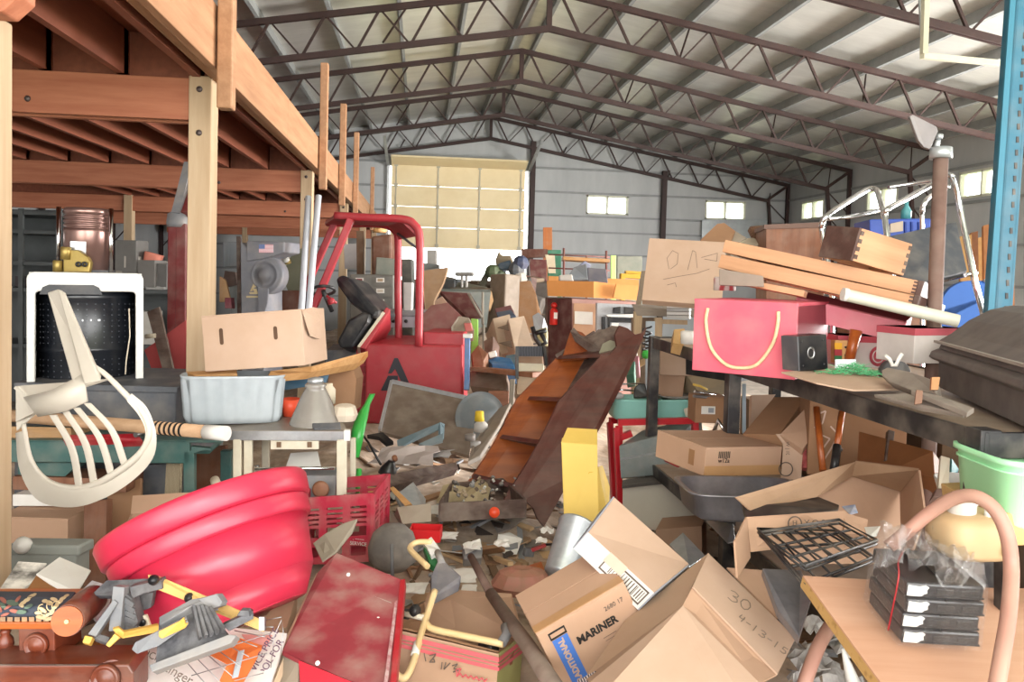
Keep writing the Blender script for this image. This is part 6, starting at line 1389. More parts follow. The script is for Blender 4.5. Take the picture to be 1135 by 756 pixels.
for i in range(3):
    for k_ in range(32): fs_.append((i * 33 + k_, i * 33 + k_ + 1, (i + 1) * 33 + k_ + 1, (i + 1) * 33 + k_))
fm.add(vs_, fs_, False)
mw = m.copy(); mw.name = 'thin_film'; [q for q in mw.node_tree.nodes if q.type == 'MAP_RANGE'][0].inputs[3].default_value = 0.04; [q for q in mw.node_tree.nodes if q.type == 'MAP_RANGE'][0].inputs[4].default_value = 0.25; part(fm, 'wrap', mw, r)
def tuft(pts_, seed):
    rn = random.Random(seed); mb = MB(); rows = []
    for row in pts_:
        rows.append([at(u + rn.uniform(-4, 4), v + rn.uniform(-4, 4), d_ + rn.uniform(-.04, .04)) for u, v, d_ in row])
    a, b = len(rows), len(rows[0]); mb.add([p for q in rows for p in q], [(i * b + j, i * b + j + 1, (i + 1) * b + j + 1, (i + 1) * b + j) for i in range(a - 1) for j in range(b - 1)], False)
    return part(mb, 'gathered_end', m, r)
L_ = lambda a, b, t: tuple(x + (y - x) * t for x, y in zip(a, b))
def quadgrid(A, B, C_, D_, n1, n2, bulge=0.0):
    g = []
    for i in range(n1 + 1):
        a, b = L_(A, D_, i / n1), L_(B, C_, i / n1); g.append([(lambda p, s_: (p[0], p[1] - bulge * s_ * 0, p[2] - bulge * s_))(L_(a, b, j / n2), math.sin(math.pi * i / n1) * math.sin(math.pi * j / n2)) for j in range(n2 + 1)])
    return g
tuft(quadgrid((978, 574, 1.72), (1008, 590, 1.7), (1004, 622, 1.62), (966, 632, 1.68), 6, 6, .05), 1)
tuft(quadgrid((1000, 592, 1.74), (1034, 584, 1.76), (1050, 630, 1.66), (1004, 630, 1.6), 6, 6, .06), 2)
tuft(quadgrid((1034, 602, 1.68), (1088, 596, 1.74), (1092, 648, 1.66), (1040, 648, 1.56), 7, 8, .09), 3)
tuft(quadgrid((1044, 600, 1.72), (1080, 610, 1.8), (1094, 650, 1.72), (1050, 652, 1.62), 6, 7, -.05), 4)
part(MB().tube(smooth_path([bx0 @ Vector(q) for q in ((-0.02, 0.06, 0.145), (-0.062, 0.0, 0.142), (-0.0865, -0.055, 0.135), (-0.0875, -0.05, 0.06), (-0.088, -0.045, 0.01))], 5), 0.0016, 6), 'tear_strip', M_RED, r)

# old cream fluid tank with hose
M_TANK = mat('yellowed_plastic', 'c8ac84', 'b89a70', scale=3, rough=0.5, dust=0.15)
r = thg('plastic_tank', 'yellowed plastic tank with a dusty neck, standing behind the wrapped cases', 'tank', 1075, 640, 1.95)
k_ = 1.95 / F; Mk = Matrix.Translation(at(1072, 611, 1.73)) @ Matrix.Scale(0.86, 4)
part(MB().lathe([(0, 0), (0.075, 0.0), (0.084, 0.015), (0.084, 0.075), (0.078, 0.094), (0.06, 0.103), (0.032, 0.108), (0, 0.108)], 40, M=Mk, sx=1.05, power=3.2), 'body', M_TANK, r)
part(MB().lathe([(0.033, 0.10), (0.033, 0.128), (0.036, 0.13), (0.036, 0.137), (0.027, 0.138), (0.026, 0.115), (0, 0.112)], 28, M=Mk @ Matrix.Translation((-0.028, -0.01, 0))), 'neck', M_PAPER, r)
part(MB().lathe([(0, 0.10), (0.008, 0.10), (0.008, 0.125), (0, 0.126)], 14, M=Mk @ Matrix.Translation((0.016, -0.045, 0))), 'spigot', M_WHITE, r)
part(MB().tube([Mk @ Vector((0.035, -0.082, 0.05)), Mk @ Vector((0.035, -0.09, 0.035)), Mk @ Vector((0.035, -0.09, 0.02))], 0.007, 12), 'tap', M_CREAM, r)
r = thg('rubber_hose', 'thick pinkish-tan rubber hose looping over the yellowed tank and down', 'hose', 1090, 660, 1.7)
hs = [(985, 606, 1.74), (1005, 590, 1.74), (1030, 569, 1.72), (1056, 553, 1.68), (1080, 550, 1.64), (1102, 564, 1.61), (1116, 592, 1.59), (1121, 630, 1.58), (1118, 680, 1.52), (1110, 730, 1.46), (1102, 775, 1.42)]
part(MB().tube(smooth_path([at(*q) for q in hs], 6), 0.0145, 16), 'hose', mat('tan_rubber', 'b58a76', 'a4776a', scale=8, rough=0.5, dust=0.2), r)
solo(MB().tube(smooth_path([at(*q) for q in ((886, 775, 1.9), (896, 745, 1.92), (908, 715, 1.96), (920, 694, 2.02))], 5), 0.017, 12), 'hose_end', mat('tan_rubber', 'b58a76'), 'loose tan hose end hanging below the plywood board', 'hose')
r = thg('wooden_shelf', 'yellowish wooden shelf on dark legs carrying the mint green bin', 'shelf', 1120, 640, 1.9)
part(X([(1104, 570, 1.76), (1180, 566, 1.76), (1180, 603, 1.76), (1108, 606, 1.76)], (0.05, 0.26, 0)), 'shelf_board', wood('yellow_shelf', 'caa772', 'b58f5a', 'x'), r, bevel=0.003)
for u in (1112, 1168): part(X([(u, 603, 1.78), (u + 13, 603, 1.78), (u + 13, 800, 1.78), (u, 800, 1.78)], (0, 0.03, 0)), 'leg', M_BLKSTEEL, r)
r = thg('storage_bin', 'mint green plastic bin standing under the near end of the rack', 'bin', 1120, 572, 1.8)
Mn = Matrix.Translation(at(1134, 573, 1.86)) @ Matrix.Rotation(R(-6), 4, 'Z')
part(MB().lathe([(0, 0), (0.10, 0.0), (0.108, 0.01), (0.118, 0.142), (0.127, 0.145), (0.127, 0.156), (0.121, 0.158), (0.112, 0.148), (0.102, 0.014), (0, 0.01)], 48, M=Mn, power=5), 'bin', mat('mint_plastic', 'b2efbc', 'a4e4b0', scale=2, rough=0.4, spec=0.5), r)
part(MB().lathe([(0.108, 0.125), (0.121, 0.126), (0.121, 0.13), (0.108, 0.131)], 48, M=Mn, power=5), 'rim_ledge', mat('mint_plastic', 'a9e6b4'), r)
# below the plywood
solo(MB().lathe([(0, 0), (0.02, 0), (0.004, 0.11), (0, 0.112)], 16, M=Matrix.Translation(at(948, 764, 1.95)) @ Euler((0.0, -0.35, 0)).to_matrix().to_4x4()), 'plastic_cone', M_WHITE, 'thin white plastic cone under the plywood board', 'cone')
for i in range(16):
    rn = random.Random(100 + i); u = rn.uniform(885, 945); v = rn.uniform(690, 768)
    crumple('paper_scrap', 'crumpled grey newspaper scrap under the left edge of the plywood board', 'paper', u, v, 2.15 + rn.uniform(-.12, .1), rn.uniform(22, 44), 16, mat('newspaper_grey', 'b9b4ae', '8f8b88', scale=40, rough=0.9), 60 + i, 0.7, 0.9, 'newspaper scraps under the plywood')

# ------------------------------------------------------------------ foreground, middle: cartons, pole, frame
r = thg('barcode_carton', 'tan carton with a white barcoded end lying tilted on the two bigger cartons', 'box', 690, 650, 2.3)
A_, B_, C_, D_ = at(652, 590, 2.27), at(725, 657, 2.10), at(764, 625, 2.26), at(681, 551, 2.43); dn_ = at(636, 608, 2.30) - A_
part(MB().hexa([A_ + dn_, B_ + dn_, C_ + dn_, D_ + dn_, A_, B_, C_, D_]), 'body', M_CARD2, r, bevel=0.002)
ex_ = B_ - A_; nf = ex_.cross(dn_).normalized(); nf = nf if nf.dot(CAM - A_) > 0 else -nf
def fq(s0, s1, t0, t1, lift): return [A_ + ex_ * a + dn_ * b + nf * lift for a, b in ((s0, t0), (s1, t0), (s1, t1), (s0, t1))]
def fplate(mb, s0, s1, t0, t1, lift, th=0.0008): q = fq(s0, s1, t0, t1, lift); return mb.hexa([p - nf * th for p in q] + q)
part(fplate(MB(), 0, 1, 0.0, 1.0, 0.001), 'white_label', M_WHITE, r)
lb = MB()
for q in ((.37, .97, .12, .19), (.37, .97, .78, .85), (.37, .385, .12, .85), (.955, .97, .12, .85)): fplate(lb, *q, 0.002)
rn = random.Random(2); x = .48
while x < .93: fplate(lb, x, x + rn.choice((.007, .012)), .25, .72, 0.002); x += rn.choice((.02, .03, .038))
part(lb, 'barcode', M_PEN, r)
part(fplate(MB(), .36, .62, -.05, .45, 0.003), 'peeled_label', mat('peach_paper', 'e3c6b4', 'd6b5a0', rough=0.8), r)
for P0, P1 in ((B_, C_), (D_, A_)):
    m_ = (P0 + P1) / 2 - (A_ + B_ + C_ + D_) / 4; m_ = m_.normalized() * 0.004
    part(MB().hexa([P0 + m_, P1 + m_, P1 + dn_ + m_, P0 + dn_ + m_, P0, P1, P1 + dn_, P0 + dn_]), 'end_flap', mat('blue_grey_edge', '9b9fa8', '8a8d96', rough=0.7), r)

r = carton('cardboard_box', 'tan carton printed MARINER with a blue TRADITIONAL band', (0.560, 2.175, 0.462), (0.018, -0.479, 0.101), (0.274, 0.243, 0.278), M_CARD, tape=False)
MB().box((0.276, 0.036, 0.0012), (0, -0.10, 0.2786)).build('tape', M_TAPE, r)
MF = lambda x, z: Matrix.Translation((x, -0.1225, z)) @ Matrix.Rotation(R(90), 4, 'X')
M_BLUEP = mat('blue_print', '4a73bd', '416ab2', rough=0.8)
def tm(body, nm, m_, size, x, z, rot=0, **k):
    o = text(body, nm, m_, r, size, (0, 0, 0), **k); o.matrix_local = MF(x, z) @ Matrix.Rotation(R(rot), 4, 'Z') @ Matrix.Diagonal((k.get('sx', 1), 1, 1, 1)); return o
tm('MARINER', 'box_lettering', M_INK, 0.031, 0.015, 0.197, bold=0.0012, sx=0.95)
tm('2680 17', 'box_number', M_PEN, 0.018, 0.085, 0.237)
tm('________\n_______', 'fine_print', M_PEN, 0.010, 0.04, 0.165)
MB().prism(rect(-0.108, -0.062, 0.0, 0.236), 0.001, M=MF(0, 0)).build('blue_band', M_BLUEP, r)
lbm = MB()
for q in ((-0.110, -0.06, 0.238, 0.243), (-0.110, -0.06, 0.255, 0.26), (-0.110, -0.106, 0.238, 0.26), (-0.064, -0.06, 0.238, 0.26)): lbm.prism(rect(*q), 0.001, M=MF(0, 0))
lbm.build('small_frame_print', M_INK, r)
tm('TRADITIONAL', 'band_lettering', M_CARD2, 0.0235, -0.085, 0.155, rot=90, ext=0.0016, bold=0.001)
# scrap of striped label at its foot
board('striped_label', 'black and red striped label scrap between the two foreground cartons', 'label', [(640, 754, 1.9), (660, 743, 1.9), (664, 752, 1.86), (660, 765, 1.84), (644, 765, 1.86)], 0.004, mat('striped_print', '2c2a33', 'c0b2b0', kind='wave', scale=55, rough=0.6))

r = thg('open_carton', 'big open carton in front, flap pencilled 30 and 4-13-15', 'box', 770, 800, 1.9)
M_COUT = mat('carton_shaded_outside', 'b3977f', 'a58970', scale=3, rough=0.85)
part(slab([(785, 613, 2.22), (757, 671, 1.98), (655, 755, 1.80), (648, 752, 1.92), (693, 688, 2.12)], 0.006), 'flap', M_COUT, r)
tp3 = [(757, 671, 1.97), (842, 757, 1.76), (842, 800, 1.66), (640, 800, 1.64), (655, 755, 1.79)]
part(slab(tp3, 0.25), 'body', M_CARD2, r)
part(slab([(705, 721, 1.862), (757, 672, 1.962), (842, 757, 1.752), (842, 800, 1.65), (772, 800, 1.68)], 0.004), 'flap', M_CARD2, r)
part(slab([(768, 650, 2.04), (862, 747, 1.84), (842, 757, 1.77), (757, 671, 1.98)], 0.006), 'side_wall', M_CARD, r)
FL = [(785, 613, 2.22), (882, 707, 2.0), (862, 747, 1.83), (768, 650, 2.03)]
part(slab(FL, 0.005), 'flap', M_CARD2, r)
part(slab([(806, 629, 2.2), (846, 632, 2.24), (862, 686, 2.08)], 0.005), 'flap', M_CARD, r)
pf = [at(*q) for q in FL]; exv = (pf[1] - pf[0]).normalized(); nv = exv.cross(pf[3] - pf[0]).normalized(); 
if nv.dot(CAM - pf[0]) < 0: nv = -nv
eyv = nv.cross(exv)
DG = {'3': [(0, .9), (.25, 1), (.5, .85), (.45, .62), (.2, .52), (.5, .45), (.55, .2), (.3, 0), (0, .1)], '0': [(.3, 1), (.08, .8), (0, .45), (.12, .1), (.32, 0), (.5, .2), (.58, .55), (.48, .88), (.3, 1)], '4': [(.12, 1), (.05, .45), (.5, .5), (.45, .95), (.42, 0)],
      '1': [(.2, 1), (.2, 0)], '5': [(.5, 1), (.12, .95), (.08, .55), (.4, .55), (.5, .25), (.3, 0), (0, .08)], '-': [(.05, .45), (.5, .5)]}
def flap_text(body, u, v, size, turn):
    den = fw + rt * ((u - CXP) / F) - up * ((v - CYP) / F); t_ = (pf[0] - CAM).dot(nv) / den.dot(nv); c = CAM + den * t_ + nv * 0.0008
    M_ = Matrix.Translation(-r.location) @ Matrix(((exv.x, eyv.x, nv.x, c.x), (exv.y, eyv.y, nv.y, c.y), (exv.z, eyv.z, nv.z, c.z), (0, 0, 0, 1))) @ Matrix.Rotation(R(turn), 4, 'Z')
    for i, ch in enumerate(body): stroke('pencil_digit', mat('pencil_grey', '8b7a6a', '7a6a5b', rough=0.9), r, [[((i - len(body) / 2) * size * .72 + x * size, (y - .5) * size * 1.15) for x, y in DG[ch]]], 0.0026, M_)
flap_text('30', 821, 667, 0.046, 26); flap_text('4-13-15', 846, 704, 0.0275, 18)

r = thg('striped_carton', 'open carton with red stripes round its rim and an olive side', 'box', 510, 790, 2.35)
M_RSTR = mat('red_print', 'd0656a', 'c4575d', rough=0.8)
fr_ = [(424, 694, 2.36), (553, 725, 2.26), (546, 815, 2.1), (418, 790, 2.2)]
part(slab(fr_, 0.006), 'front_wall', M_CARD, r)
part(slab([(553, 725, 2.26), (580, 704, 2.46), (574, 790, 2.3), (546, 815, 2.1)], 0.006), 'side_wall', mat('olive_print', 'a8a66a', '97955c', rough=0.8), r)
part(slab([(470, 668, 2.75), (478, 652, 2.85), (567, 658, 2.78), (580, 704, 2.46), (553, 730, 2.5), (478, 712, 2.62)], 0.006), 'back_flap', M_CARD, r)
part(slab([(428, 693, 2.38), (470, 690, 2.62), (480, 714, 2.5), (545, 728, 2.42), (552, 724, 2.3)], 0.006), 'inner_floor', M_CARDD, r)
part(slab([(428, 692, 2.4), (470, 668, 2.75), (472, 700, 2.7), (432, 710, 2.4)], 0.006), 'side_wall', M_CARDD, r)
for o0, o1 in ((4, 9), (11, 13), (15, 19)):
    part(slab([(424, 694 + o0, 2.352 - o0 * .0015), (553, 725 + o0, 2.252 - o0 * .0015), (553, 725 + o1, 2.252 - o1 * .0015), (424, 694 + o1, 2.352 - o1 * .0015)], 0.001), 'red_stripe', M_RSTR, r)
    part(slab([(553, 725 + o0, 2.25 - o0 * .0015), (580, 704 + o0, 2.45 - o0 * .0015), (580, 704 + o1, 2.45 - o1 * .0015), (553, 725 + o1, 2.25 - o1 * .0015)], 0.001), 'red_stripe', M_RSTR, r)
part(slab([(566, 728, 2.32), (570, 722, 2.35), (568, 736, 2.33), (565, 738, 2.31)], 0.001), 'hand_hole', mat('rust_mark', '8d5638'), r)
def ink(pts_, w_, m_, nm):
    mb = MB()
    for a, b in zip(pts_, pts_[1:]): mb.bar(at(*a), at(*b), w_, w_)
    part(mb, nm, m_, r)
fd = lambda u, v: 2.345 - (u - 424) * 0.00078 - (v - (694 + (u - 424) * .24)) * 0.0017
for ln in ([(470, 724), (472, 733)], [(476, 727), (483, 725), (479, 731), (476, 734), (482, 734), (480, 729)], [(490, 734), (489, 742)], [(494, 734), (492, 742), (499, 735)], [(501, 738), (507, 736), (503, 741), (508, 743), (502, 745)]):
    ink([(u, v, fd(u, v)) for u, v in ln], 0.0024, M_PEN, 'pencil_writing')
wv = [(506, 749), (506, 742), (511, 741), (508, 746), (506, 750)] + [(510 + 3 * i, 748 + i * .6 + (2.2 if i % 2 else -1.6)) for i in range(11)]
ink([(u, v, fd(u, v)) for u, v in wv], 0.0028, M_RSTR, 'red_script')

r = thg('steel_pole', 'long dusty brown telescopic pole slanting over the striped carton', 'pole', 570, 690, 2.3)
part(rod([(522, 617, 2.95), (546, 662, 2.62)], [0.0135, 0.0155], 16), 'thin_section', M_RUST, r)
part(rod([(544, 658, 2.64), (585, 716, 2.2), (625, 778, 1.88)], [0.019, 0.022, 0.025], 18), 'thick_section', mat('dusty_brown_pole', '7d6c60', '66574d', scale=12, rough=0.6, dust=0.3), r)
# bent cream tube frame with a grey pad
M_CTUBE = mat('cream_tube', 'e2c797', 'd2b27e', scale=4, rough=0.4)
r = thg('bent_tube_assembly', 'bent cream steel tube frame with black foot caps lying over the striped carton', 'tube frame', 480, 720, 2.3)
part(MB().tube(smooth_path([at(*q) for q in ((482, 655, 2.5), (474, 680, 2.42), (467, 702, 2.34), (461, 725, 2.27), (455, 742, 2.22), (449, 751, 2.2), (442, 750, 2.2), (436, 743, 2.2), (434, 738, 2.2))], 6), 0.0105, 12), 'tube', M_CTUBE, r)
part(MB().tube(smooth_path([at(*q) for q in ((470, 682, 2.42), (473, 692, 2.38), (482, 698, 2.36), (510, 704, 2.34), (558, 714, 2.3))], 5), 0.0105, 12), 'tube', M_CTUBE, r)
part(rod([(446, 680, 2.44), (470, 685, 2.4)], 0.009), 'stub', M_CREAM, r)
part(rod([(440, 679, 2.46), (453, 681, 2.44)], 0.016), 'foot_cap', M_BLACK, r)
part(MB().lathe([(0, -0.014), (0.017, -0.01), (0.019, 0.004), (0.012, 0.014), (0, 0.016)], 18, M=frame(460, 677, 2.42, (R(70), 0, R(20)))), 'foot_cap', M_BLACK, r)
part(rod([(556, 713, 2.3), (562, 703, 2.33), (560, 694, 2.36)], 0.015), 'foot_cap', M_DGREY, r)
part(rod([(534, 716, 2.4), (549, 719, 2.36)], 0.017), 'foot_cap', M_BLACK, r)
part(MB().tube([at(464, 706, 2.345), at(460, 726, 2.262)], 0.0118, 12), 'paper_tape', M_WHITE, r)
r = thg('axe', 'dusty grey axe-shaped steel head with white and green tape, lying by the red box', 'axe head', 492, 660, 2.6)
part(slab([(478, 637, 2.62), (486, 620, 2.72), (493, 622, 2.72), (511, 638, 2.62), (509, 646, 2.6), (482, 660, 2.52), (478, 655, 2.54)], 0.035), 'blade', mat('grey_pitted_iron', '77757a', '626066', scale=16, rough=0.7, dust=0.4), r, bevel=0.004)
part(MB().tube(smooth_path([at(*q) for q in ((479, 601, 2.85), (463, 601, 2.86), (455, 606, 2.84), (457, 612, 2.8), (474, 628, 2.7))], 5), 0.0105, 12), 'bent_handle', M_CTUBE, r)
part(slab([(469, 602, 2.86), (478, 595, 2.88), (488, 609, 2.8), (478, 617, 2.76), (474, 608, 2.8)], 0.03), 'white_tape', M_WHITE, r)
part(slab([(470, 606, 2.84), (486, 622, 2.76), (484, 630, 2.72), (476, 624, 2.74)], 0.02), 'green_tape', mat('dark_green_tape', '2c7040', '235c34', rough=0.4), r)
part(rod([(485, 612, 2.78), (490, 625, 2.7)], 0.012), 'socket', M_GREY, r)

# red steel box
r = thg('red_steel_box', 'scratched dusty red steel box lying open in front of the tub', 'box', 380, 760, 2.1)
M_RBOX = mat('scratched_red', '9c3a42', '7f2c34', scale=5, rough=0.55, dust=0.55)
RB = [(373, 613, 2.45), (446, 643, 2.36), (432, 775, 1.85), (395, 757, 1.90), (331, 731, 1.97), (313, 722, 2.0), (352, 635, 2.36)]
part(slab(RB, 0.012), 'lid', M_RBOX, r)
part(slab([(443, 643, 2.355), (449, 641, 2.36), (437, 778, 1.83), (430, 775, 1.84)], 0.03), 'ridge', M_RED, r, bevel=0.003)
part(slab([(440, 650, 2.33), (443, 650, 2.33), (428, 770, 1.85), (424, 768, 1.85)], 0.006), 'worn_ridge_paint', mat('chipped_white', 'c9b8b4', 'a05058', scale=40, rough=0.8), r)
part(slab([(331, 732, 1.965), (395, 758, 1.895), (400, 800, 1.83), (336, 800, 1.85)], 0.2), 'front', mat('clean_red', 'c22c3a', 'b42634', rough=0.45), r)
part(slab([(399, 655, 2.29), (404, 657, 2.285), (434, 668, 2.24), (433, 678, 2.21), (421, 676, 2.22), (403, 667, 2.255)], 0.001), 'peeling_tape', mat('grey_white_tape', 'b8ada2', 'a3988d', scale=30, rough=0.8), r)
for u, v in ((386, 637), (372, 647), (419, 686), (352, 735), (412, 710)): part(MB().lathe([(0, 0), (0.006, 0), (0.003, 0.0015), (0, 0.0015)], 9, M=frame(u, v, dict(zip((386, 372, 419, 352, 412), (2.345, 2.32, 2.165, 1.945, 2.08)))[u], (R(52), 0, 0)), smooth=False), 'paint_chip', M_PAPER, r)
board('carton_cutting', 'long cut edge of a pale carton standing left of the scratched red box', 'cardboard', [(351, 634, 2.42), (354, 637, 2.40), (320, 715, 2.05), (296, 775, 1.88), (288, 775, 1.9), (314, 712, 2.08)], 0.02, mat('pale_edge', 'd8c0a4', 'c4aa8c', rough=0.9))
board('wooden_block', 'pale wooden block under the rim of the red tub', 'block', [(288, 690, 2.2), (306, 668, 2.3), (330, 655, 2.35), (318, 695, 2.2), (292, 702, 2.15)], 0.08, mat('pale_block', 'c6a88a', 'b29374', rough=0.8))
board('carton_offcut', 'brown-grey panel inside the carton by the red steel box', 'cardboard', [(313, 724, 2.02), (331, 732, 1.98), (330, 790, 1.9), (296, 790, 1.92)], 0.01, mat('dusty_card', '958876'))

# ------------------------------------------------------------------ foreground, left: carved settee arm and what lies behind it
r = thg('carved_settee', 'carved walnut settee arm with a dark floral cushion roll and turned roundels', 'settee', 60, 790, 1.85)
D0 = 1.85; K = D0 / F
def W_(u, v, y=0.0): return at(u, v, D0 + y)
prof_ = [(690, 0.0), (682, -0.012), (672, -0.004), (662, 0.05), (656, 0.12), (656, 0.2), (690, 0.2)]
n = len(prof_); pts_ = [at(-60, v - 1, D0 + y) for v, y in prof_] + [at(64 + (690 - v) * 0.62, v, D0 + y) for v, y in prof_]
M_UPH = mat('slate_upholstery', '454a56', '383d48', scale=30, rough=0.9)
cu_ = part(MB().add(pts_, [tuple(range(n))[::-1], tuple(range(n, 2 * n))] + [(i, (i + 1) % n, n + (i + 1) % n, n + i) for i in range(n)]), 'cushion', M_UPH, r, bevel=0.006, seg=2)
M_FLW1 = mat('floral_cream', 'd9c6a0', 'c4ac84', rough=0.9); M_FLW2 = mat('floral_rose', 'a8685a', '965a4e', rough=0.9); M_FLG = mat('floral_sage', '66786a', '586a5c', rough=0.9)
def prof_y(v):
    for (v1, y1), (v2, y2) in zip(prof_, prof_[1:]):
        if v2 <= v <= v1: return y1 + (y2 - y1) * (v1 - v) / (v1 - v2)
    return 0.0
def leaf(mb, u, v, a, ln, wd):
    pts2 = [(u + ln * math.cos(t) * math.cos(a) - wd * math.sin(t) * math.sin(a), v + ln * math.cos(t) * math.sin(a) + wd * math.sin(t) * math.cos(a)) for t in [2 * math.pi * i / 10 for i in range(10)]]
    p = [at(x, max(657.5, min(689, y)), D0 + prof_y(max(657.5, min(689, y))) - 0.006) for x, y in pts2]; o_ = len(p)
    mb.add(p + [q - fw * 0.0025 for q in p], [tuple(range(o_)), tuple(range(o_, 2 * o_))[::-1]] + [(i, (i + 1) % o_, o_ + (i + 1) % o_, o_ + i) for i in range(o_)])
f1, f2, f3 = MB(), MB(), MB()
for (u, v, a, l_, w_) in [(48, 676, .6, 5, 2), (43, 679, 0, 4, 2), (52, 682, -.5, 5, 2), (58, 678, -1, 4, 2.4), (62, 672, -.8, 5, 2), (66, 667, -.6, 5, 2.2), (55, 668, .4, 4, 2.4), (50, 666, 0, 3, 2), (60, 664, .3, 4, 1.8), (70, 663, -.4, 4, 1.8), (46, 684, .2, 6, 2), (57, 685, -.3, 7, 2), (65, 682, -.4, 6, 2), (26, 668, -.5, 4, 2), (30, 665, -.4, 4, 2), (34, 661, -.6, 4, 1.8), (24, 671, .5, 3, 1.6), (38, 659, -.6, 3, 1.6), (74, 660, -.3, 3, 1.4)]: leaf(f1, u, v, a, l_, w_)
for (u, v, a, l_, w_) in [(4, 665, .7, 5, 2), (10, 672, -.6, 6, 1.6), (16, 677, .2, 5, 2), (6, 681, -.3, 5, 1.6), (20, 664, -.9, 5, 1.6), (0, 674, 1.2, 5, 1.8)]: leaf(f2, u, v, a, l_, w_)
for (u, v, a, l_, w_) in [(14, 668, .2, 7, 3), (3, 671, .6, 5, 2.4), (24, 678, 0, 6, 2.4), (32, 672, -.4, 5, 2)]: leaf(f3, u, v, a, l_, w_)
tag(part(f1, 'floral_pattern', M_FLW1, r), kind='stuff'); tag(part(f2, 'floral_pattern', M_FLW2, r), kind='stuff'); tag(part(f3, 'floral_pattern', M_FLG, r), kind='stuff')
def curl(c, r_, t0_, t1_): return MB().tube([at(c[0] + r_ * (1 - i * .05) * math.cos(t0_ + (t1_ - t0_) * i / 10), c[1] + r_ * (1 - i * .05) * math.sin(t0_ + (t1_ - t0_) * i / 10), D0 + prof_y(c[1] + r_ * (1 - i * .05) * math.sin(t0_ + (t1_ - t0_) * i / 10)) - .008) for i in range(11)], 0.0014, 6)
for c, r_, a0_, a1_ in (((48, 674), 8, 1.2, 4.6), ((57, 671), 7, 1.4, 4.8), ((64, 671), 7, 2.6, 5.4)): part(curl(c, r_, a0_, a1_), 'floral_tendril', M_FLW1, r)
st_ = MB()
for i in range(9): u0_ = -8 + i * 8; st_.hexa([W_(u0_, 684, -.012), W_(u0_ + 6, 684, -.012), W_(u0_ + 6, 689.5, -.003), W_(u0_, 689.5, -.003), W_(u0_, 684, -.018), W_(u0_ + 6, 684, -.018), W_(u0_ + 6, 689.5, -.008), W_(u0_, 689.5, -.008)])
part(st_, 'floral_border', mat('floral_peach', 'd0a075', '6a6a60', scale=20, rough=0.9), r)
part(X([(-60, 690, D0 - .012), (64, 690, D0 - .012), (66, 698, D0 - .012), (-60, 698, D0 - .012)], (0, 0.2, 0)), 'rail', M_ORNG, r, bevel=0.003)
# scrolled end of the rail
sc = MB(); a0_, a1_ = at(75, 688, D0 - .02), at(103, 664, D0 + .16)
dsc = (a1_ - a0_).normalized()
part(MB().tube([a0_, a0_.lerp(a1_, .3), a0_.lerp(a1_, .7), a1_], [0.036, 0.037, 0.038, 0.035], 28), 'scroll', M_WALN, r)
part(MB().tube([a0_ - dsc * 0.006, a0_ + dsc * 0.002], 0.034, 28), 'scroll_face', M_ORNG, r)
part(MB().tube([a0_ - dsc * 0.009, a0_ - dsc * 0.006], 0.005, 12), 'scroll_pin', mat('pin_gold', 'd9b98a', rough=0.3), r)
part(X([(55, 690, D0 - .012), (66, 686, D0 - .012), (74, 700, D0 - .012), (62, 698, D0 - .012)], (0, 0.15, 0)), 'scroll_neck', M_ORNG, r)
part(X([(20, 697, D0 + .0), (60, 696, D0), (61, 732, D0), (21, 733, D0)], (0.02, 0.1, 0)), 'corner_block', M_WALN, r, bevel=0.003)
def roundel(u, v, R_, y, nm):
    Mr_ = frame(u, v, D0 + y, (R(90), 0, 0))
    q = part(MB().lathe([(0, 0.009), (R_ * .45, 0.008), (R_ * .6, 0.002), (R_ * .72, 0.002), (R_ * .85, 0.009), (R_, 0.006), (R_ * 1.05, -0.004), (0, -0.004)], 32, M=Mr_), nm, M_WALN, r); return q
roundel(40, 715, 13 * K, -.004, 'roundel'); roundel(117, 752, 15 * K, -.075, 'roundel')
bal = MB().lathe([(0, 0), (0.011, 0), (0.014, 0.006), (0.008, 0.014), (0.012, 0.024), (0.019, 0.038), (0.017, 0.052), (0.009, 0.064), (0.012, 0.07), (0.009, 0.078), (0, 0.08)], 22, M=Matrix.Translation(at(6, 732, D0 + .03)))
part(bal, 'turned_spindle', M_WALN, r)
part(X([(-60, 738, D0 - .07), (142, 737, D0 - .07), (148, 746, D0 - .07), (148, 800, D0 - .07), (-60, 800, D0 - .07)], (0.0, 0.10, 0)), 'lower_rail', M_WALN, r, bevel=0.004)
tp = MB().hexa([W_(-60, 738, -.072), W_(120, 738, -.072), W_(124, 731, .06), W_(-60, 731, .06), W_(-60, 736.5, -.072), W_(120, 736.5, -.072), W_(124, 729, .06), W_(-60, 729, .06)])
part(tp, 'dusty_rail_top', M_DWOOD, r)
part(MB().tube([at(122, 754, D0 - .068), at(128, 746, D0 + .08)], 0.042, 32), 'scroll', M_WALN, r)

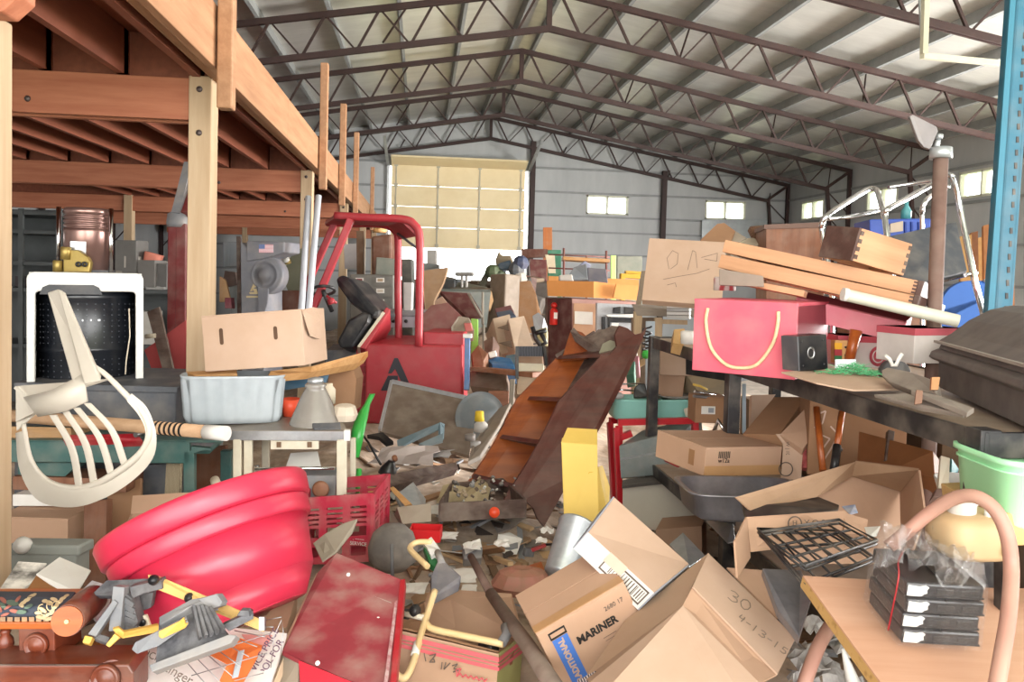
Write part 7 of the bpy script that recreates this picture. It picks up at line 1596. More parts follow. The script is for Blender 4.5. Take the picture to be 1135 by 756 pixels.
# papers behind the settee arm
board('patterned_paper', 'white paper with dark spots at the left edge', 'paper', [(0, 652, 2.35), (20, 622, 2.5), (52, 624, 2.5), (34, 648, 2.4), (22, 655, 2.35)], 0.006, mat('spotted_paper', 'e2dcd2', '5e5a55', scale=9, rough=0.8, contrast=0.12))
board('brown_folder', 'brown card folder between the white papers', 'folder', [(28, 656, 2.3), (41, 636, 2.4), (66, 648, 2.35), (64, 658, 2.3)], 0.01, mat('folder_brown', '9a6a3e', '8a5c34', rough=0.7))
board('white_sheet', 'large white sheet of paper tilted behind the floral cushion', 'paper', [(40, 636, 2.38), (66, 617, 2.5), (101, 632, 2.45), (86, 656, 2.3), (66, 654, 2.32)], 0.006, M_PAPER)
board('foil_sheet', 'crinkled silvery white film behind the settee scroll', 'film', [(84, 660, 2.15), (102, 643, 2.25), (126, 650, 2.2), (122, 668, 2.1), (108, 690, 2.0), (98, 676, 2.05)], 0.008, mat('silver_film', 'ece9f2', 'b9b4bf', scale=14, rough=0.2, bump=0.8, spec=0.7))
# dusty grey plastic gadgets with yellow straps
M_GAD = mat('dusty_grey_casting', '6f6f73', '303034', scale=30, rough=0.65, dust=0.22)
M_YST = mat('yellow_strap', 'd5aa55', 'c79a45', scale=5, rough=0.5)
r = thg('folding_caliper', 'long pale yellow folding rule with dark clamps leaning on the red tub', 'rule', 228, 680, 2.0)
part(slab([(164, 637, 1.93), (174, 638, 1.93), (292, 688, 1.80), (291, 700, 1.79), (166, 650, 1.92)], 0.008), 'rule', mat('boxwood_yellow', 'dcb877', 'cda661', scale=5, rough=0.5), r)
part(slab([(287, 684, 1.79), (293, 684, 1.79), (293, 699, 1.78), (287, 699, 1.78)], 0.014), 'end_ferrule', M_STEEL, r)
for u, v in ((170, 643), (210, 663)): part(MB().lathe([(0, -0.01), (0.011, -0.01), (0.013, 0.0), (0.009, 0.01), (0, 0.012)], 14, M=frame(u, v, 1.88, (R(80), 0, 0))), 'clamp_knob', M_BLACK, r)
r = thg('plastic_gadget', 'dusty grey ribbed plastic gadget with yellow-tipped straps, beside the settee scroll', 'tool', 135, 710, 1.9)
d_ = 1.88
for nm, pl, t, m_ in (('top_plate', [(100, 660, 1.95), (118, 643, 1.97), (165, 641, 1.94), (168, 648, 1.93), (138, 660, 1.92)], 0.02, M_GAD), ('flange', [(125, 650, d_), (138, 651, d_), (133, 700, d_ - .02), (120, 700, d_ - .02)], 0.03, M_GREY),
                      ('arm', [(143, 651, d_ + .02), (178, 643, d_ + .02), (180, 653, d_ + .02), (160, 658, d_ + .02), (146, 664, d_ + .02)], 0.03, M_GAD), ('rear_plate', [(148, 660, d_ + .06), (170, 656, d_ + .06), (167, 674, d_ + .06), (152, 680, d_ + .06)], 0.02, M_GAD),
                      ('rib_web', [(137, 656, d_ + .01), (146, 664, d_ + .01), (153, 690, d_), (148, 698, d_), (134, 698, d_)], 0.04, M_GAD), ('leg', [(126, 664, d_ - .01), (131, 668, d_ - .01), (106, 706, d_ - .05), (97, 703, d_ - .05)], 0.025, M_GREY),
                      ('foot_bar', [(106, 701, d_ - .03), (122, 706, d_ - .03), (119, 713, d_ - .04), (104, 708, d_ - .04)], 0.02, M_GAD), ('bearing_plate', [(150, 684, d_ + .03), (162, 682, d_ + .03), (167, 696, d_ + .03), (150, 698, d_ + .03)], 0.01, M_CREAM),
                      ('yellow_tip', [(94, 704, d_ - .06), (103, 706, d_ - .06), (99, 714, d_ - .07), (91, 712, d_ - .07)], 0.02, M_YST), ('yellow_tip', [(127, 702, d_ - .06), (133, 707, d_ - .06), (121, 718, d_ - .07), (117, 715, d_ - .07)], 0.015, M_YST),
                      ('yellow_arm', [(125, 698, d_ - .05), (132, 696, d_ - .05), (138, 701, d_ - .05), (176, 693, d_), (177, 701, d_), (136, 708, d_ - .05), (130, 705, d_ - .05)], 0.015, M_YST)):
    part(slab(pl, t), nm, m_, r, bevel=0.002)
for i in range(5): part(MB().bar(at(138, 664 + i * 7, d_ + .004), at(148 + i * 1.2, 671 + i * 6.4, d_ + .004), 0.006, 0.012), 'rib', M_DGREY, r)
part(MB().lathe([(0, 0), (0.009, 0), (0.009, 0.004), (0, 0.004)], 12, M=frame(158, 690, d_ + .026, (R(90), 0, 0))), 'bearing', M_BLACK, r)
r = thg('plastic_gadget', 'larger dusty grey ribbed gadget with a yellow strap handle, lying on the printed bag', 'tool', 205, 730, 1.75)
d_ = 1.76
for nm, pl, t, m_ in (('body_plate', [(176, 688, d_ + .03), (210, 668, d_ + .06), (222, 664, d_ + .06), (252, 702, d_), (248, 712, d_ - .02), (172, 737, d_ - .03)], 0.03, M_GAD), ('top_flange', [(176, 684, d_ + .02), (212, 664, d_ + .05), (236, 660, d_ + .05), (238, 668, d_ + .04), (212, 672, d_ + .03), (177, 693, d_)], 0.03, M_GREY),
                      ('yoke', [(219, 664, d_ + .04), (240, 658, d_ + .04), (246, 667, d_ + .03), (244, 672, d_ + .03), (232, 676, d_ + .03)], 0.03, M_GREY), ('lower_bar', [(165, 737, d_ - .06), (254, 703, d_ - .03), (262, 704, d_ - .03), (256, 713, d_ - .04), (168, 745, d_ - .07)], 0.03, M_GREY),
                      ('side_bar', [(246, 693, d_), (280, 677, d_ + .02), (281, 686, d_ + .02), (254, 700, d_)], 0.025, M_GAD), ('lug', [(262, 683, d_), (266, 677, d_), (275, 677, d_), (277, 684, d_)], 0.02, M_GAD),
                      ('lever', [(150, 712, d_ - .06), (174, 700, d_ - .03), (207, 683, d_), (210, 692, d_), (176, 716, d_ - .04), (152, 725, d_ - .06), (146, 720, d_ - .06)], 0.012, M_GREY), ('yellow_strap', [(176, 700, d_ - .05), (200, 688, d_ - .02), (204, 684, d_ - .02), (209, 690, d_ - .02), (206, 696, d_ - .02), (180, 708, d_ - .05), (176, 706, d_ - .05)], 0.01, M_YST)):
    part(slab(pl, t), nm, m_, r, bevel=0.002)
for i in range(5): part(MB().bar(at(214 + i * 4.6, 672 + i * .6, d_ + .02), at(222 + i * 6.5, 708 - i * 2.2, d_ - .025), 0.006, 0.014), 'rib', M_GAD, r)
for u, v in ((206, 686), (207, 689)): part(MB().lathe([(0, 0), (0.003, 0), (0.003, 0.002), (0, 0.003)], 10, M=frame(u, v, d_ - .023, (R(90), 0, 0))), 'rivet', M_STEEL, r)
# newspaper bag and wire basket
r = thg('printed_bag', 'white and orange printed paper bag under the larger grey gadget', 'bag', 215, 760, 1.9)
M_BAGW = mat('bag_white', 'e0dcd8', 'cfcac5', rough=0.8)
part(slab([(140, 735, 1.92), (175, 712, 2.0), (250, 695, 2.05), (318, 702, 2.05), (296, 770, 1.85), (140, 780, 1.8)], 0.01), 'sheet', M_BAGW, r)
part(slab([(226, 722, 1.9), (262, 706, 1.96), (292, 716, 1.95), (282, 735, 1.9), (262, 770, 1.8), (236, 770, 1.79), (252, 736, 1.86)], 0.002), 'orange_print', mat('orange_print', 'd9743a', 'c9652e', scale=8, rough=0.7), r)
part(slab([(268, 703, 1.99), (302, 704, 2.0), (296, 716, 1.96), (276, 714, 1.95)], 0.002), 'pink_print', mat('pink_print', 'd99a94', 'c98680', scale=12, rough=0.7), r)
part(slab([(264, 722, 1.9), (271, 720, 1.9), (264, 750, 1.83), (257, 752, 1.82)], 0.001), 'grey_stripe', mat('grey_print', 'b6bcc2', 'a2a8ae'), r)
pn = mat('plum_print', '5b3d52', '4b3144', rough=0.8)
o = text('SERVICE PRICE\nTOOL FOR', 'bag_lettering', pn, r, 0.024, (0, 0, 0)); o.matrix_local = Matrix.Translation(-r.location) @ frame(294, 730, 1.92, (R(90), R(-60), 0))
o = text('stinger', 'bag_lettering', M_PEN, r, 0.03, (0, 0, 0)); o.matrix_local = Matrix.Translation(-r.location) @ frame(196, 746, 1.83, (R(70), R(30), 0))
o = text('PICK', 'bag_lettering', M_PEN, r, 0.022, (0, 0, 0)); o.matrix_local = Matrix.Translation(-r.location) @ frame(168, 727, 1.89, (R(70), R(20), 0))
r = thg('wire_basket', 'thin wire basket lying over the orange printed bag', 'wire basket', 240, 745, 1.84)
for i in range(9):
    a, b = (212 + i * 10, 722 - i * 4.5), (240 + i * 9, 772 - i * 11)
    part(rod([(a[0] - 12, a[1] + 4, 1.86), (*b, 1.80)], 0.0011, 6), 'wire', M_STEEL, r)
for i in range(3): part(rod([(196 + i * 16, 735 + i * 14, 1.82), (300 - i * 4, 702 + i * 22, 1.84)], 0.0011, 6), 'cross_wire', M_STEEL, r)
part(rod([(300, 740, 1.84), (304, 705, 1.86), (312, 687, 1.88), (314, 700, 1.87), (309, 740, 1.84)], 0.0011, 6), 'loop', M_STEEL, r)
board('brown_leather', 'orange-brown scrap under the yellow-tipped gadget', 'scrap', [(76, 712, 2.0), (96, 706, 2.0), (122, 708, 2.0), (100, 718, 1.95), (72, 724, 1.95)], 0.01, mat('tan_leather', 'a8703c', '935f30', rough=0.6))
board('dark_board', 'dark board in the shade behind the settee scroll', 'board', [(62, 690, 2.3), (110, 668, 2.3), (112, 715, 2.2), (66, 730, 2.1)], 0.02, M_DWOOD)

# ------------------------------------------------------------------ far clutter between the forklift, the overhead door and the right side
def WD(c, a='z'): return wood('wd_' + c, c, None, a, rough=0.6, dust=0.2)
def MT(c, **k): return mat('mt_' + c, c, None, scale=7, rough=k.pop('rough', 0.6), dust=0.2, **k)
# leather-brown chest and boxes behind the overhead guard
r = thg('leather_chest', 'tall brown leather-look trunk with a pale lamp on top, seen through the forklift guard', 'trunk', 418, 300, 9.5)
part(X([(411, 262, 9.5), (434, 259, 9.5), (433, 390, 9.5), (412, 390, 9.5)], (0.1, 0.4, 0)), 'body', MT('6e4633'), r, bevel=0.03)
solo(MB().lathe([(0, 0), (0.07, 0), (0.09, 0.03), (0.05, 0.06), (0, 0.065)], 18, M=Matrix.Translation(at(421, 258, 9.6))), 'shade_lamp', MT('d8a566'), 'small peach-coloured lamp shade on the brown trunk', 'lamp shade')
board('grey_cabinet', 'pale grey metal cabinet on the card cabinet', 'cabinet', [(417, 285, 9.0), (440, 287, 9.0), (440, 306, 9.0), (416, 305, 9.0)], 0.4, MT('85897f'), bevel=0.01)
board('timber_post', 'short brown timber post behind the card cabinet', 'post', [(395, 256, 9.8), (403, 256, 9.8), (402, 395, 9.8), (396, 395, 9.8)], 0.08, WD('7a5a42'))
board('white_board', 'whitish boards standing behind the forklift seat', 'board', [(381, 271, 10.5), (396, 270, 10.5), (396, 298, 10.5), (382, 298, 10.5)], 0.05, MT('b9b2b0'))
r = thg('steel_desk', 'white-topped steel desk seen between the forklift guard posts', 'desk', 440, 385, 8.0)
part(X([(420, 344, 7.9), (482, 346, 7.9), (482, 351, 7.9), (420, 349, 7.9)], (0.05, 0.5, 0)), 'top', MT('8d8d90'), r)
part(X([(423, 350, 7.92), (480, 351, 7.92), (480, 363, 7.92), (423, 363, 7.92)], (0.05, 0.45, 0)), 'drawer_unit', MT('b7b3bb'), r)
for u in (436, 450): part(MB().lathe([(0, 0), (0.02, 0), (0.014, 0.03), (0, 0.032)], 12, M=frame(u, 356, 7.9, (R(90), 0, 0))), 'drawer_knob', M_BLACK, r)
for u in (423, 478): part(X([(u, 362, 7.92), (u + 4, 362, 7.92), (u + 4, 440, 7.92), (u, 440, 7.92)], (0, 0.04, 0)), 'leg', MT('a7a4ab'), r)
FAR = [
 ('folded_tarp', 'dull red folded tarp on the steel desk, right of the guard post', [(462, 355, 7.6), (478, 338, 7.7), (496, 335, 7.7), (512, 350, 7.6), (514, 368, 7.5), (470, 368, 7.5)], .25, MT('8a5a55'), 'tarp'),
 ('carpet_roll', 'pale brown cardboard slab bent over the desk clutter', [(467, 300, 9.2), (497, 296, 9.2), (492, 312, 9.1), (482, 332, 9.0), (474, 372, 8.8), (468, 312, 9.1)], .06, MT('a58566'), 'cardboard'),
 ('paper_stack', 'pink-beige bundle left of the maroon table', [(482, 333, 8.8), (490, 328, 8.8), (498, 338, 8.7), (492, 372, 8.5), (480, 372, 8.5)], .15, MT('c2a08a'), 'bundle'),
 ('rag_heap', 'mottled grey-beige rag on the forklift rear hood', [(508, 350, 7.3), (520, 352, 7.3), (526, 366, 7.2), (500, 370, 7.2), (500, 362, 7.2)], .2, MT('8f8270'), 'rag'),
 ('green_folder', 'bright lime green folder beside the mottled rag', [(522, 353, 7.8), (530, 354, 7.8), (530, 400, 7.8), (522, 400, 7.8)], .03, MT('86c04a'), 'folder'),
 ('red_scrap', 'salmon red scrap beside the lime green folder', [(514, 358, 7.2), (522, 358, 7.2), (524, 367, 7.2), (516, 368, 7.2)], .06, MT('b8625a'), 'scrap'),
 ('dark_machine', 'dark green-grey machine head left of the bent cardboard slab', [(445, 287, 10), (456, 287, 10), (458, 380, 10), (446, 380, 10)], .3, MT('4d4f4b'), 'machine'),
 ('grey_toolbox', 'grey-blue toolbox on the clutter before the overhead door', [(467, 291, 10.5), (487, 293, 10.5), (487, 297, 10.4), (468, 300, 10.4)], .3, MT('6d716f'), 'toolbox'),
 ('door_column', 'grey wooden column standing in the open doorway', [(473, 277, 14.0), (483, 277, 14.0), (483, 296, 14.0), (473, 296, 14.0)], .25, MT('9a968f'), 'column'),
 ('white_bucket_stack', 'stack of whitish buckets between the guard posts', [(447, 313, 8.1), (457, 313, 8.1), (456, 345, 8.1), (447, 345, 8.1)], .15, MT('c5bfbb'), 'buckets'),
 ('grey_fin', 'dark pointed fin standing before the bright doorway', [(529, 318, 12), (534, 308, 12), (542, 295, 12), (542, 306, 12), (538, 318, 12)], .05, MT('55503c'), 'fin'),
 ('rocks_sack', 'grey-brown sack under the pointed fin', [(498, 316, 11.5), (510, 312, 11.5), (524, 315, 11.5), (540, 318, 11.5), (544, 324, 11.3), (500, 324, 11.3)], .3, MT('6f6b5c'), 'sack'),
 ('tan_crate', 'small tan crate at the right end of the maroon table', [(523, 324, 10.6), (545, 322, 10.6), (541, 334, 10.5), (528, 338, 10.5)], .25, MT('94744f'), 'crate'),
 ('brown_mattress', 'large brown cardboard sheet leaning below the office chair', [(560, 313, 11.5), (588, 311, 11.5), (594, 325, 11.4), (600, 350, 11.2), (598, 372, 11.0), (560, 370, 11.0)], .08, MT('99714f'), 'cardboard'),
 ('maroon_cupboard', 'tall maroon cupboard side right of the doorway', [(587, 287, 13.5), (606, 288, 13.5), (606, 400, 13.4), (590, 400, 13.4)], .5, MT('5b2a24'), 'cupboard'),
 ('green_sheet', 'green painted board with a cream edge behind the maroon cupboard', [(607, 277, 15), (622, 277, 15), (622, 380, 15), (607, 380, 15)], .06, MT('3f7d61'), 'board'),
 ('cream_board', 'cream panel in front of the green board', [(604, 282, 14.6), (615, 283, 14.6), (616, 303, 14.6), (608, 303, 14.6)], .04, MT('cbbb9d'), 'panel'),
 ('orange_plank', 'orange stained plank standing upright against the end wall', [(602, 252, 17), (612, 252, 17), (612, 372, 17), (602, 372, 17)], .1, WD('b56a33'), 'plank'),
 ('brown_beam', 'dark red-brown beam lying across the cupboard tops', [(578, 276, 15.5), (607, 276, 15.5), (607, 285, 15.5), (578, 286, 15.5)], .15, WD('6b3f30'), 'beam'),
 ('olive_divider', 'olive partition board behind the wire rack', [(684, 284, 14), (712, 284, 14), (712, 395, 14), (684, 395, 14)], .1, MT('7d7f72'), 'partition'),
 ('lime_strip', 'bright lime strip standing left of the yellow machine', [(677, 283, 12), (683, 283, 12), (682, 410, 12), (677, 410, 12)], .04, MT('b5d97a'), 'strip'),
 ('shelf_plank', 'wooden shelf board above the open tan cartons, under the wire rack', [(624, 284, 11.95), (676, 287, 11.95), (676, 291, 11.95), (624, 288, 11.95)], .4, WD('a87c4c', 'x'), 'shelf board'),
]
for nm, lb, pl, t, m_, ct in FAR: board(nm, lb, ct, pl, t, m_, bevel=0.008)
r = thg('maroon_table', 'overturned maroon table with metal legs below the bright doorway', 'table', 515, 352, 10.0)
part(slab([(489, 320, 10.2), (543, 321, 10.4), (544, 324, 10.3), (489, 323, 10.1)], .5), 'edge_rail', MT('6f7570'), r)
part(slab([(488, 323, 10.0), (521, 325, 10.1), (536, 350, 9.9), (518, 352, 9.8), (503, 342, 9.9)], .05), 'top', MT('5a2a26'), r)
for a, b in (((519, 325), (534, 352)), ((535, 324), (535, 360)), ((536, 360), (536, 395))): part(rod([(*a, 9.9), (*b, 9.8)], .016), 'leg', MT('a89f92'), r)
r = thg('shop_stool', 'grey-topped stool standing in front of the bright doorway', 'stool', 515, 322, 11.5)
part(MB().box((.26, .26, .05), M=frame(515, 304, 11.5)), 'seat', MT('7a756f'), r, bevel=.01)
for u in (512, 517): part(rod([(u, 305, 11.45), (u, 322, 11.45)], .022), 'leg', MT('c6c1bb'), r)
r = thg('office_chair', 'old office chair with a blue-grey seat standing on the junk before the doorway', 'chair', 560, 345, 12.0)
part(slab([(549, 288, 12), (553, 278, 12), (556, 283, 12), (566, 283, 12), (569, 290, 12), (567, 300, 12), (551, 300, 12)], .25), 'backrest', MT('7b6a4f'), r, bevel=.02)
part(slab([(552, 292, 11.9), (566, 288, 11.9), (567, 299, 11.9), (552, 299, 11.9)], .2), 'seat', MT('3f5668'), r, bevel=.02)
part(slab([(556, 299, 12), (561, 299, 12), (561, 326, 11.9), (556, 326, 11.9)], .05), 'post', MT('8d90a0'), r)
for b in ((543, 336), (556, 340), (566, 334)): part(rod([(558, 318, 11.9), (*b, 11.7)], .03), 'foot', MT('7f8590'), r)
for i, (u, v, c) in enumerate(((572, 297, '585b60'), (577, 290, '3f4660'), (553, 306, '55604b'), (546, 300, '4d5a3d'), (575, 307, 'a9a196'))):
    solo(MB().lathe([(0, 0), (.09, 0), (.13, .07), (.1, .16), (.04, .2), (0, .2)], 9, M=Matrix.Translation(at(u, v + 8, 11.8)), smooth=False), 'sack', MT(c), ('dark grey sack right of the office chair', 'navy sack at the right edge of the doorway', 'green-grey sack at the foot of the office chair', 'mossy sack left of the office chair', 'pale sack below the navy one')[i], 'sack')
# cartons and cases heaped before the doorway
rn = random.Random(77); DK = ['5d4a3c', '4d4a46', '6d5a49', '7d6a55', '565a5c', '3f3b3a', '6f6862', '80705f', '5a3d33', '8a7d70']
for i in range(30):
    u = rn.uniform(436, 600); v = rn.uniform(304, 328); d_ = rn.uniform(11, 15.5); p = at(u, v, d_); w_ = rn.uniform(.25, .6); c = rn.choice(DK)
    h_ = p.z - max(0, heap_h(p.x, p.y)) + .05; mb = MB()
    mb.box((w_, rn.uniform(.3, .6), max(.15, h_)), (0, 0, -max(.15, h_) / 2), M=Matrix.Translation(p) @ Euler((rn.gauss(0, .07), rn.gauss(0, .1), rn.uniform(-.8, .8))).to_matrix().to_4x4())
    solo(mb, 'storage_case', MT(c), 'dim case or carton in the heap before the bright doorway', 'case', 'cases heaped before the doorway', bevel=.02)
# added dark cartons that block light and stand in for shade behind the rack
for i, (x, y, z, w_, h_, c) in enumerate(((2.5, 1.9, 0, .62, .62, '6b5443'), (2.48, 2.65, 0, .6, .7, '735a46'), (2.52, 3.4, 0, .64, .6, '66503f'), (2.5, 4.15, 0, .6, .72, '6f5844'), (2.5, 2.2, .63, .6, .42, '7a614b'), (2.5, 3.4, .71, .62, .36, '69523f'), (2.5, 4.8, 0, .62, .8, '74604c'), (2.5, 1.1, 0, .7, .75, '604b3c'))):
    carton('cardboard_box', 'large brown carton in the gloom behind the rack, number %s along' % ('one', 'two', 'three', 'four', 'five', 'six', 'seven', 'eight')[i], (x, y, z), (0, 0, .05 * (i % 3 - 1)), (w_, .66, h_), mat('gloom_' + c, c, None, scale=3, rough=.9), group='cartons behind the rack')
# grass and shrubs outside the doorway
gb = MB(); rn = random.Random(8)
for i in range(260):
    x = rn.uniform(-0.9, 2.9); y = rn.uniform(21.3, 23.0); h_ = rn.uniform(.2, 1.25) * (0.4 + 0.6 * abs(math.sin(x * 2.2))); a = rn.uniform(-.2, .2)
    gb.bar((x, y, 0), (x + a, y, h_ * .6), .03, .004); gb.bar((x + a, y, h_ * .6), (x + a * 2.2, y - .05, h_), .05, .004)
tag(gb.build('tall_grass', mat('leaf_green', '86b04a', '6a9438', rough=0.7)), 'tall green weeds growing outside the overhead door', 'weeds', kind='stuff')
tag(MB().box((30, 12, .1), (1.7, YB + 6.2, -.08)).build('ground_outside', mat('pale_gravel', 'b9b8a0', 'a3a48a', scale=4, rough=0.9)), kind='structure')

# shelving and cartons in front of the end wall, right of the doorway
r = thg('open_carton', 'long orange-tan open carton tray holding grey parts, on the pink cabinet', 'box', 655, 330, 9.0)
for nm, pl in (('front_wall', [(606, 311, 9.0), (658, 312, 8.9), (658, 330, 8.9), (607, 328, 9.0)]), ('side_wall', [(658, 312, 8.9), (710, 318, 9.2), (708, 333, 9.2), (658, 330, 8.9)]), ('back_wall', [(608, 306, 9.6), (708, 310, 9.8), (708, 320, 9.8), (608, 318, 9.6)]), ('flap', [(683, 315, 8.9), (712, 317, 9.0), (706, 332, 9.0), (680, 330, 8.9)])):
    part(slab(pl, .02), nm, mat('orange_carton', 'bf8247', 'ae743c', scale=4, rough=.85), r)
part(slab([(626, 312, 8.98), (638, 312, 8.97), (638, 315, 8.97), (626, 315, 8.98)], .004), 'hand_hole', MT('4b3428'), r)
for i, (pl, c, lb) in enumerate((([(630, 305, 9.2), (636, 296, 9.3), (650, 292, 9.3), (652, 310, 9.2), (632, 311, 9.2)], '6f7377', 'grey machine part tilted in the long open carton'), ([(651, 296, 9.3), (660, 297, 9.3), (672, 298, 9.3), (674, 313, 9.2), (652, 312, 9.2)], '625f66', 'dark grey casting at the right of the long open carton'),
                                 ([(641, 295, 9.4), (648, 289, 9.4), (656, 294, 9.4), (652, 298, 9.4)], '8a8ca0', 'bluish folded part on top of the grey castings'), ([(620, 305, 9.1), (634, 304, 9.1), (636, 312, 9.1), (620, 311, 9.1)], 'b9b3ab', 'whitish part lying at the left of the long open carton'))):
    board('machine_part', lb, 'machine part', pl, .15, MT(c), bevel=.01)
r = thg('wire_rack', 'thin rusty wire rack standing behind the long open carton', 'rack', 650, 312, 12)
for a, b in (((625, 275), (625, 412)), ((650, 283), (650, 412)), ((672, 278), (672, 412))): part(rod([(*a, 12), (*b, 12)], .018), 'post', MT('7a4d47'), r)
for v in (282, 297): part(rod([(608, v, 12), (676, v + 3, 12)], .012), 'wire', MT('7a4d47'), r)
r = thg('pink_cabinet', 'dusty pink painted cabinet carrying the long open carton', 'cabinet', 670, 385, 9.0)
part(X([(607, 331, 9.3), (635, 331, 9.0), (634, 440, 9.0), (608, 440, 9.3)], (.05, .5, 0)), 'side', MT('56302f'), r)
part(X([(634, 331, 9.0), (706, 335, 9.1), (706, 440, 9.1), (634, 440, 9.0)], (.05, .5, 0)), 'front', MT('b58a80'), r)
part(X([(636, 336, 8.97), (662, 337, 8.98), (661, 385, 8.98), (635, 385, 8.97)], (0, .02, 0)), 'door', mat('peach_wood', 'c29a7c', 'b48a6c'), r)
part(X([(637, 345, 8.95), (657, 346, 8.95), (657, 360, 8.95), (637, 359, 8.95)], (0, .015, 0)), 'white_plate', M_PAPER, r)
r = thg('valve_machine', 'grey-white machine panel with black fittings in front of the pink cabinet', 'machine', 683, 372, 8.7)
part(X([(662, 336, 8.75), (705, 338, 8.75), (706, 400, 8.75), (661, 400, 8.75)], (0, .08, 0)), 'panel', mat('speckled_panel', 'b4b6b9', '9fa1a5', scale=60, rough=.6), r)
for q in ([(680, 341, 8.7), (688, 340, 8.7), (688, 347, 8.7), (680, 347, 8.7)], [(692, 340, 8.7), (704, 341, 8.7), (704, 348, 8.7), (692, 348, 8.7)], [(667, 351, 8.7), (671, 351, 8.7), (671, 367, 8.7), (667, 367, 8.7)], [(674, 351, 8.7), (677, 351, 8.7), (676, 366, 8.7), (674, 366, 8.7)], [(676, 352, 8.7), (704, 353, 8.7), (704, 358, 8.7), (676, 357, 8.7)]): part(slab(q, .05), 'fitting', M_BLACK, r, bevel=.006)
part(slab([(672, 349, 8.7), (704, 348, 8.7), (704, 352, 8.7), (674, 351, 8.7)], .05), 'pale_rail', M_WHITE, r)
part(slab([(678, 358, 8.69), (686, 358, 8.69), (684, 365, 8.69), (678, 366, 8.69)], .02), 'tag', M_PAPER, r)
r = thg('fire_extinguisher', 'small red fire extinguisher with a white label on the pink cabinet side', 'extinguisher', 613, 360, 9.2)
Me = Matrix.Translation(at(613.5, 360, 9.15))
part(MB().lathe([(0, 0), (.045, 0), (.048, .01), (.048, .16), (.03, .19), (.015, .2), (0, .2)], 18, M=Me), 'cylinder', mat('extinguisher_red', 'c8271f', 'b5221b', rough=.3), r)
part(MB().lathe([(0, .2), (.035, .205), (.04, .235), (.02, .26), (0, .262)], 14, M=Me), 'valve', mat('extinguisher_red', 'c8271f'), r)
part(MB().box((.04, .005, .07), (.014, -.048, .11), M=Me), 'label', M_PAPER, r)
r = thg('yellow_machine', 'yellow painted machine frame in front of the olive partition', 'machine', 700, 318, 10.5)
part(slab([(688, 303, 10.5), (711, 304, 10.5), (711, 309, 10.5), (693, 308, 10.5), (692, 430, 10.5), (688, 430, 10.5)], .15), 'frame', mat('machine_yellow', 'c9a03c', 'b88f30'), r, bevel=.008)
part(slab([(694, 300, 10.6), (711, 301, 10.6), (711, 304, 10.6), (694, 303, 10.6)], .15), 'top', mat('machine_yellow', 'c9a03c'), r)
board('leaning_batten', 'grey-brown batten leaning in front of the pink cabinet', 'batten', [(711, 300, 7.0), (716, 300, 7.0), (706, 372, 6.6), (699, 372, 6.6)], .03, WD('8b7a68'))
# workbench with drawers behind the rack's far end
r = thg('wooden_bench', 'pale wooden bench with a cluttered top behind the far end of the rack', 'bench', 735, 430, 6.2)
part(X([(702, 340, 6.2), (775, 345, 6.1), (775, 352, 6.1), (706, 350, 6.2)], (.15, .6, 0)), 'top', WD('8f8274', 'x'), r)
for pl in ([(703, 345, 6.2), (712, 347, 6.2), (708, 436, 6.2), (701, 436, 6.2)], [(726, 352, 6.15), (734, 352, 6.15), (734, 440, 6.15), (727, 440, 6.15)]): part(slab(pl, .05), 'leg', WD('b39a78'), r)
part(slab([(734, 354, 6.14), (762, 355, 6.12), (762, 360, 6.12), (734, 359, 6.14)], .05), 'rail', WD('b39a78', 'x'), r)
part(slab([(708, 400, 6.25), (727, 390, 6.2), (727, 396, 6.2), (708, 408, 6.25)], .04), 'brace', WD('b39a78', 'x'), r)
part(slab([(700, 352, 6.6), (726, 352, 6.6), (726, 440, 6.6), (700, 440, 6.6)], .03), 'back_panel', WD('6d5c4c'), r)
for i in range(4): board('magazine', 'pale magazine in the stack on the wooden bench, level %s from the bottom' % ('one', 'two', 'three', 'four')[i], 'magazine', [(739, 353 - i * 4, 6.0), (764, 353.5 - i * 4, 5.95), (764, 350 - i * 4, 5.95), (739, 349.5 - i * 4, 6.0)], .2, MT(('b9b7b3', 'cfccc8', 'a9a9a9', 'd6d4d0')[i]), 'magazines on the wooden bench')
board('metal_scrap', 'whitish flat scrap on the wooden bench left of the magazines', 'scrap', [(708, 339, 6.5), (734, 340, 6.5), (736, 343, 6.3), (710, 343, 6.3)], .05, MT('a8a29a'))
board('pine_block', 'small yellowish pine block on the rack beside the rope-handled chest', 'block', [(747, 365, 4.1), (759, 364, 4.1), (758, 383, 4.0), (746, 380, 4.0)], .07, WD('c39a63'))
solo(MB().lathe([(0, 0), (.034, 0), (.036, .06), (.03, .064), (0, .064)], 20, M=Matrix.Translation(at(762, 381, 3.95))), 'white_cup', M_WHITE, 'white cup half hidden by the rope-handled chest', 'cup')
r = thg('coil_spring', 'black coil spring standing behind the bookcase tip', 'spring', 716, 395, 5.4)
part(MB().tube([at(717 + 5 * math.cos(t * .9), 362 + t * 1.05, 5.4 + .035 * math.sin(t * .9)) for t in range(0, 33)], .007, 8), 'coil', M_BLKSTEEL, r)
board('pale_blue_sheet', 'pale blue-grey panel behind the coil spring', 'panel', [(716, 356, 5.8), (726, 356, 5.8), (724, 460, 5.7), (715, 460, 5.7)], .02, MT('a3b2bc'))
solo(MB().lathe([(0, -.03), (.02, -.024), (.03, 0), (.02, .024), (0, .03)], 16, M=Matrix.Translation(at(716, 393, 5.2))), 'green_ball', MT('3fc24b', ), 'small bright green ball behind the far rack leg', 'ball')
r = carton('cardboard_box', 'tan carton standing just inside the far end of the rack, above the turquoise tub', at(747, 414, 4.9), (0, 0, R(-10)), (.2, .2, .17), M_CARD2, tape=False)
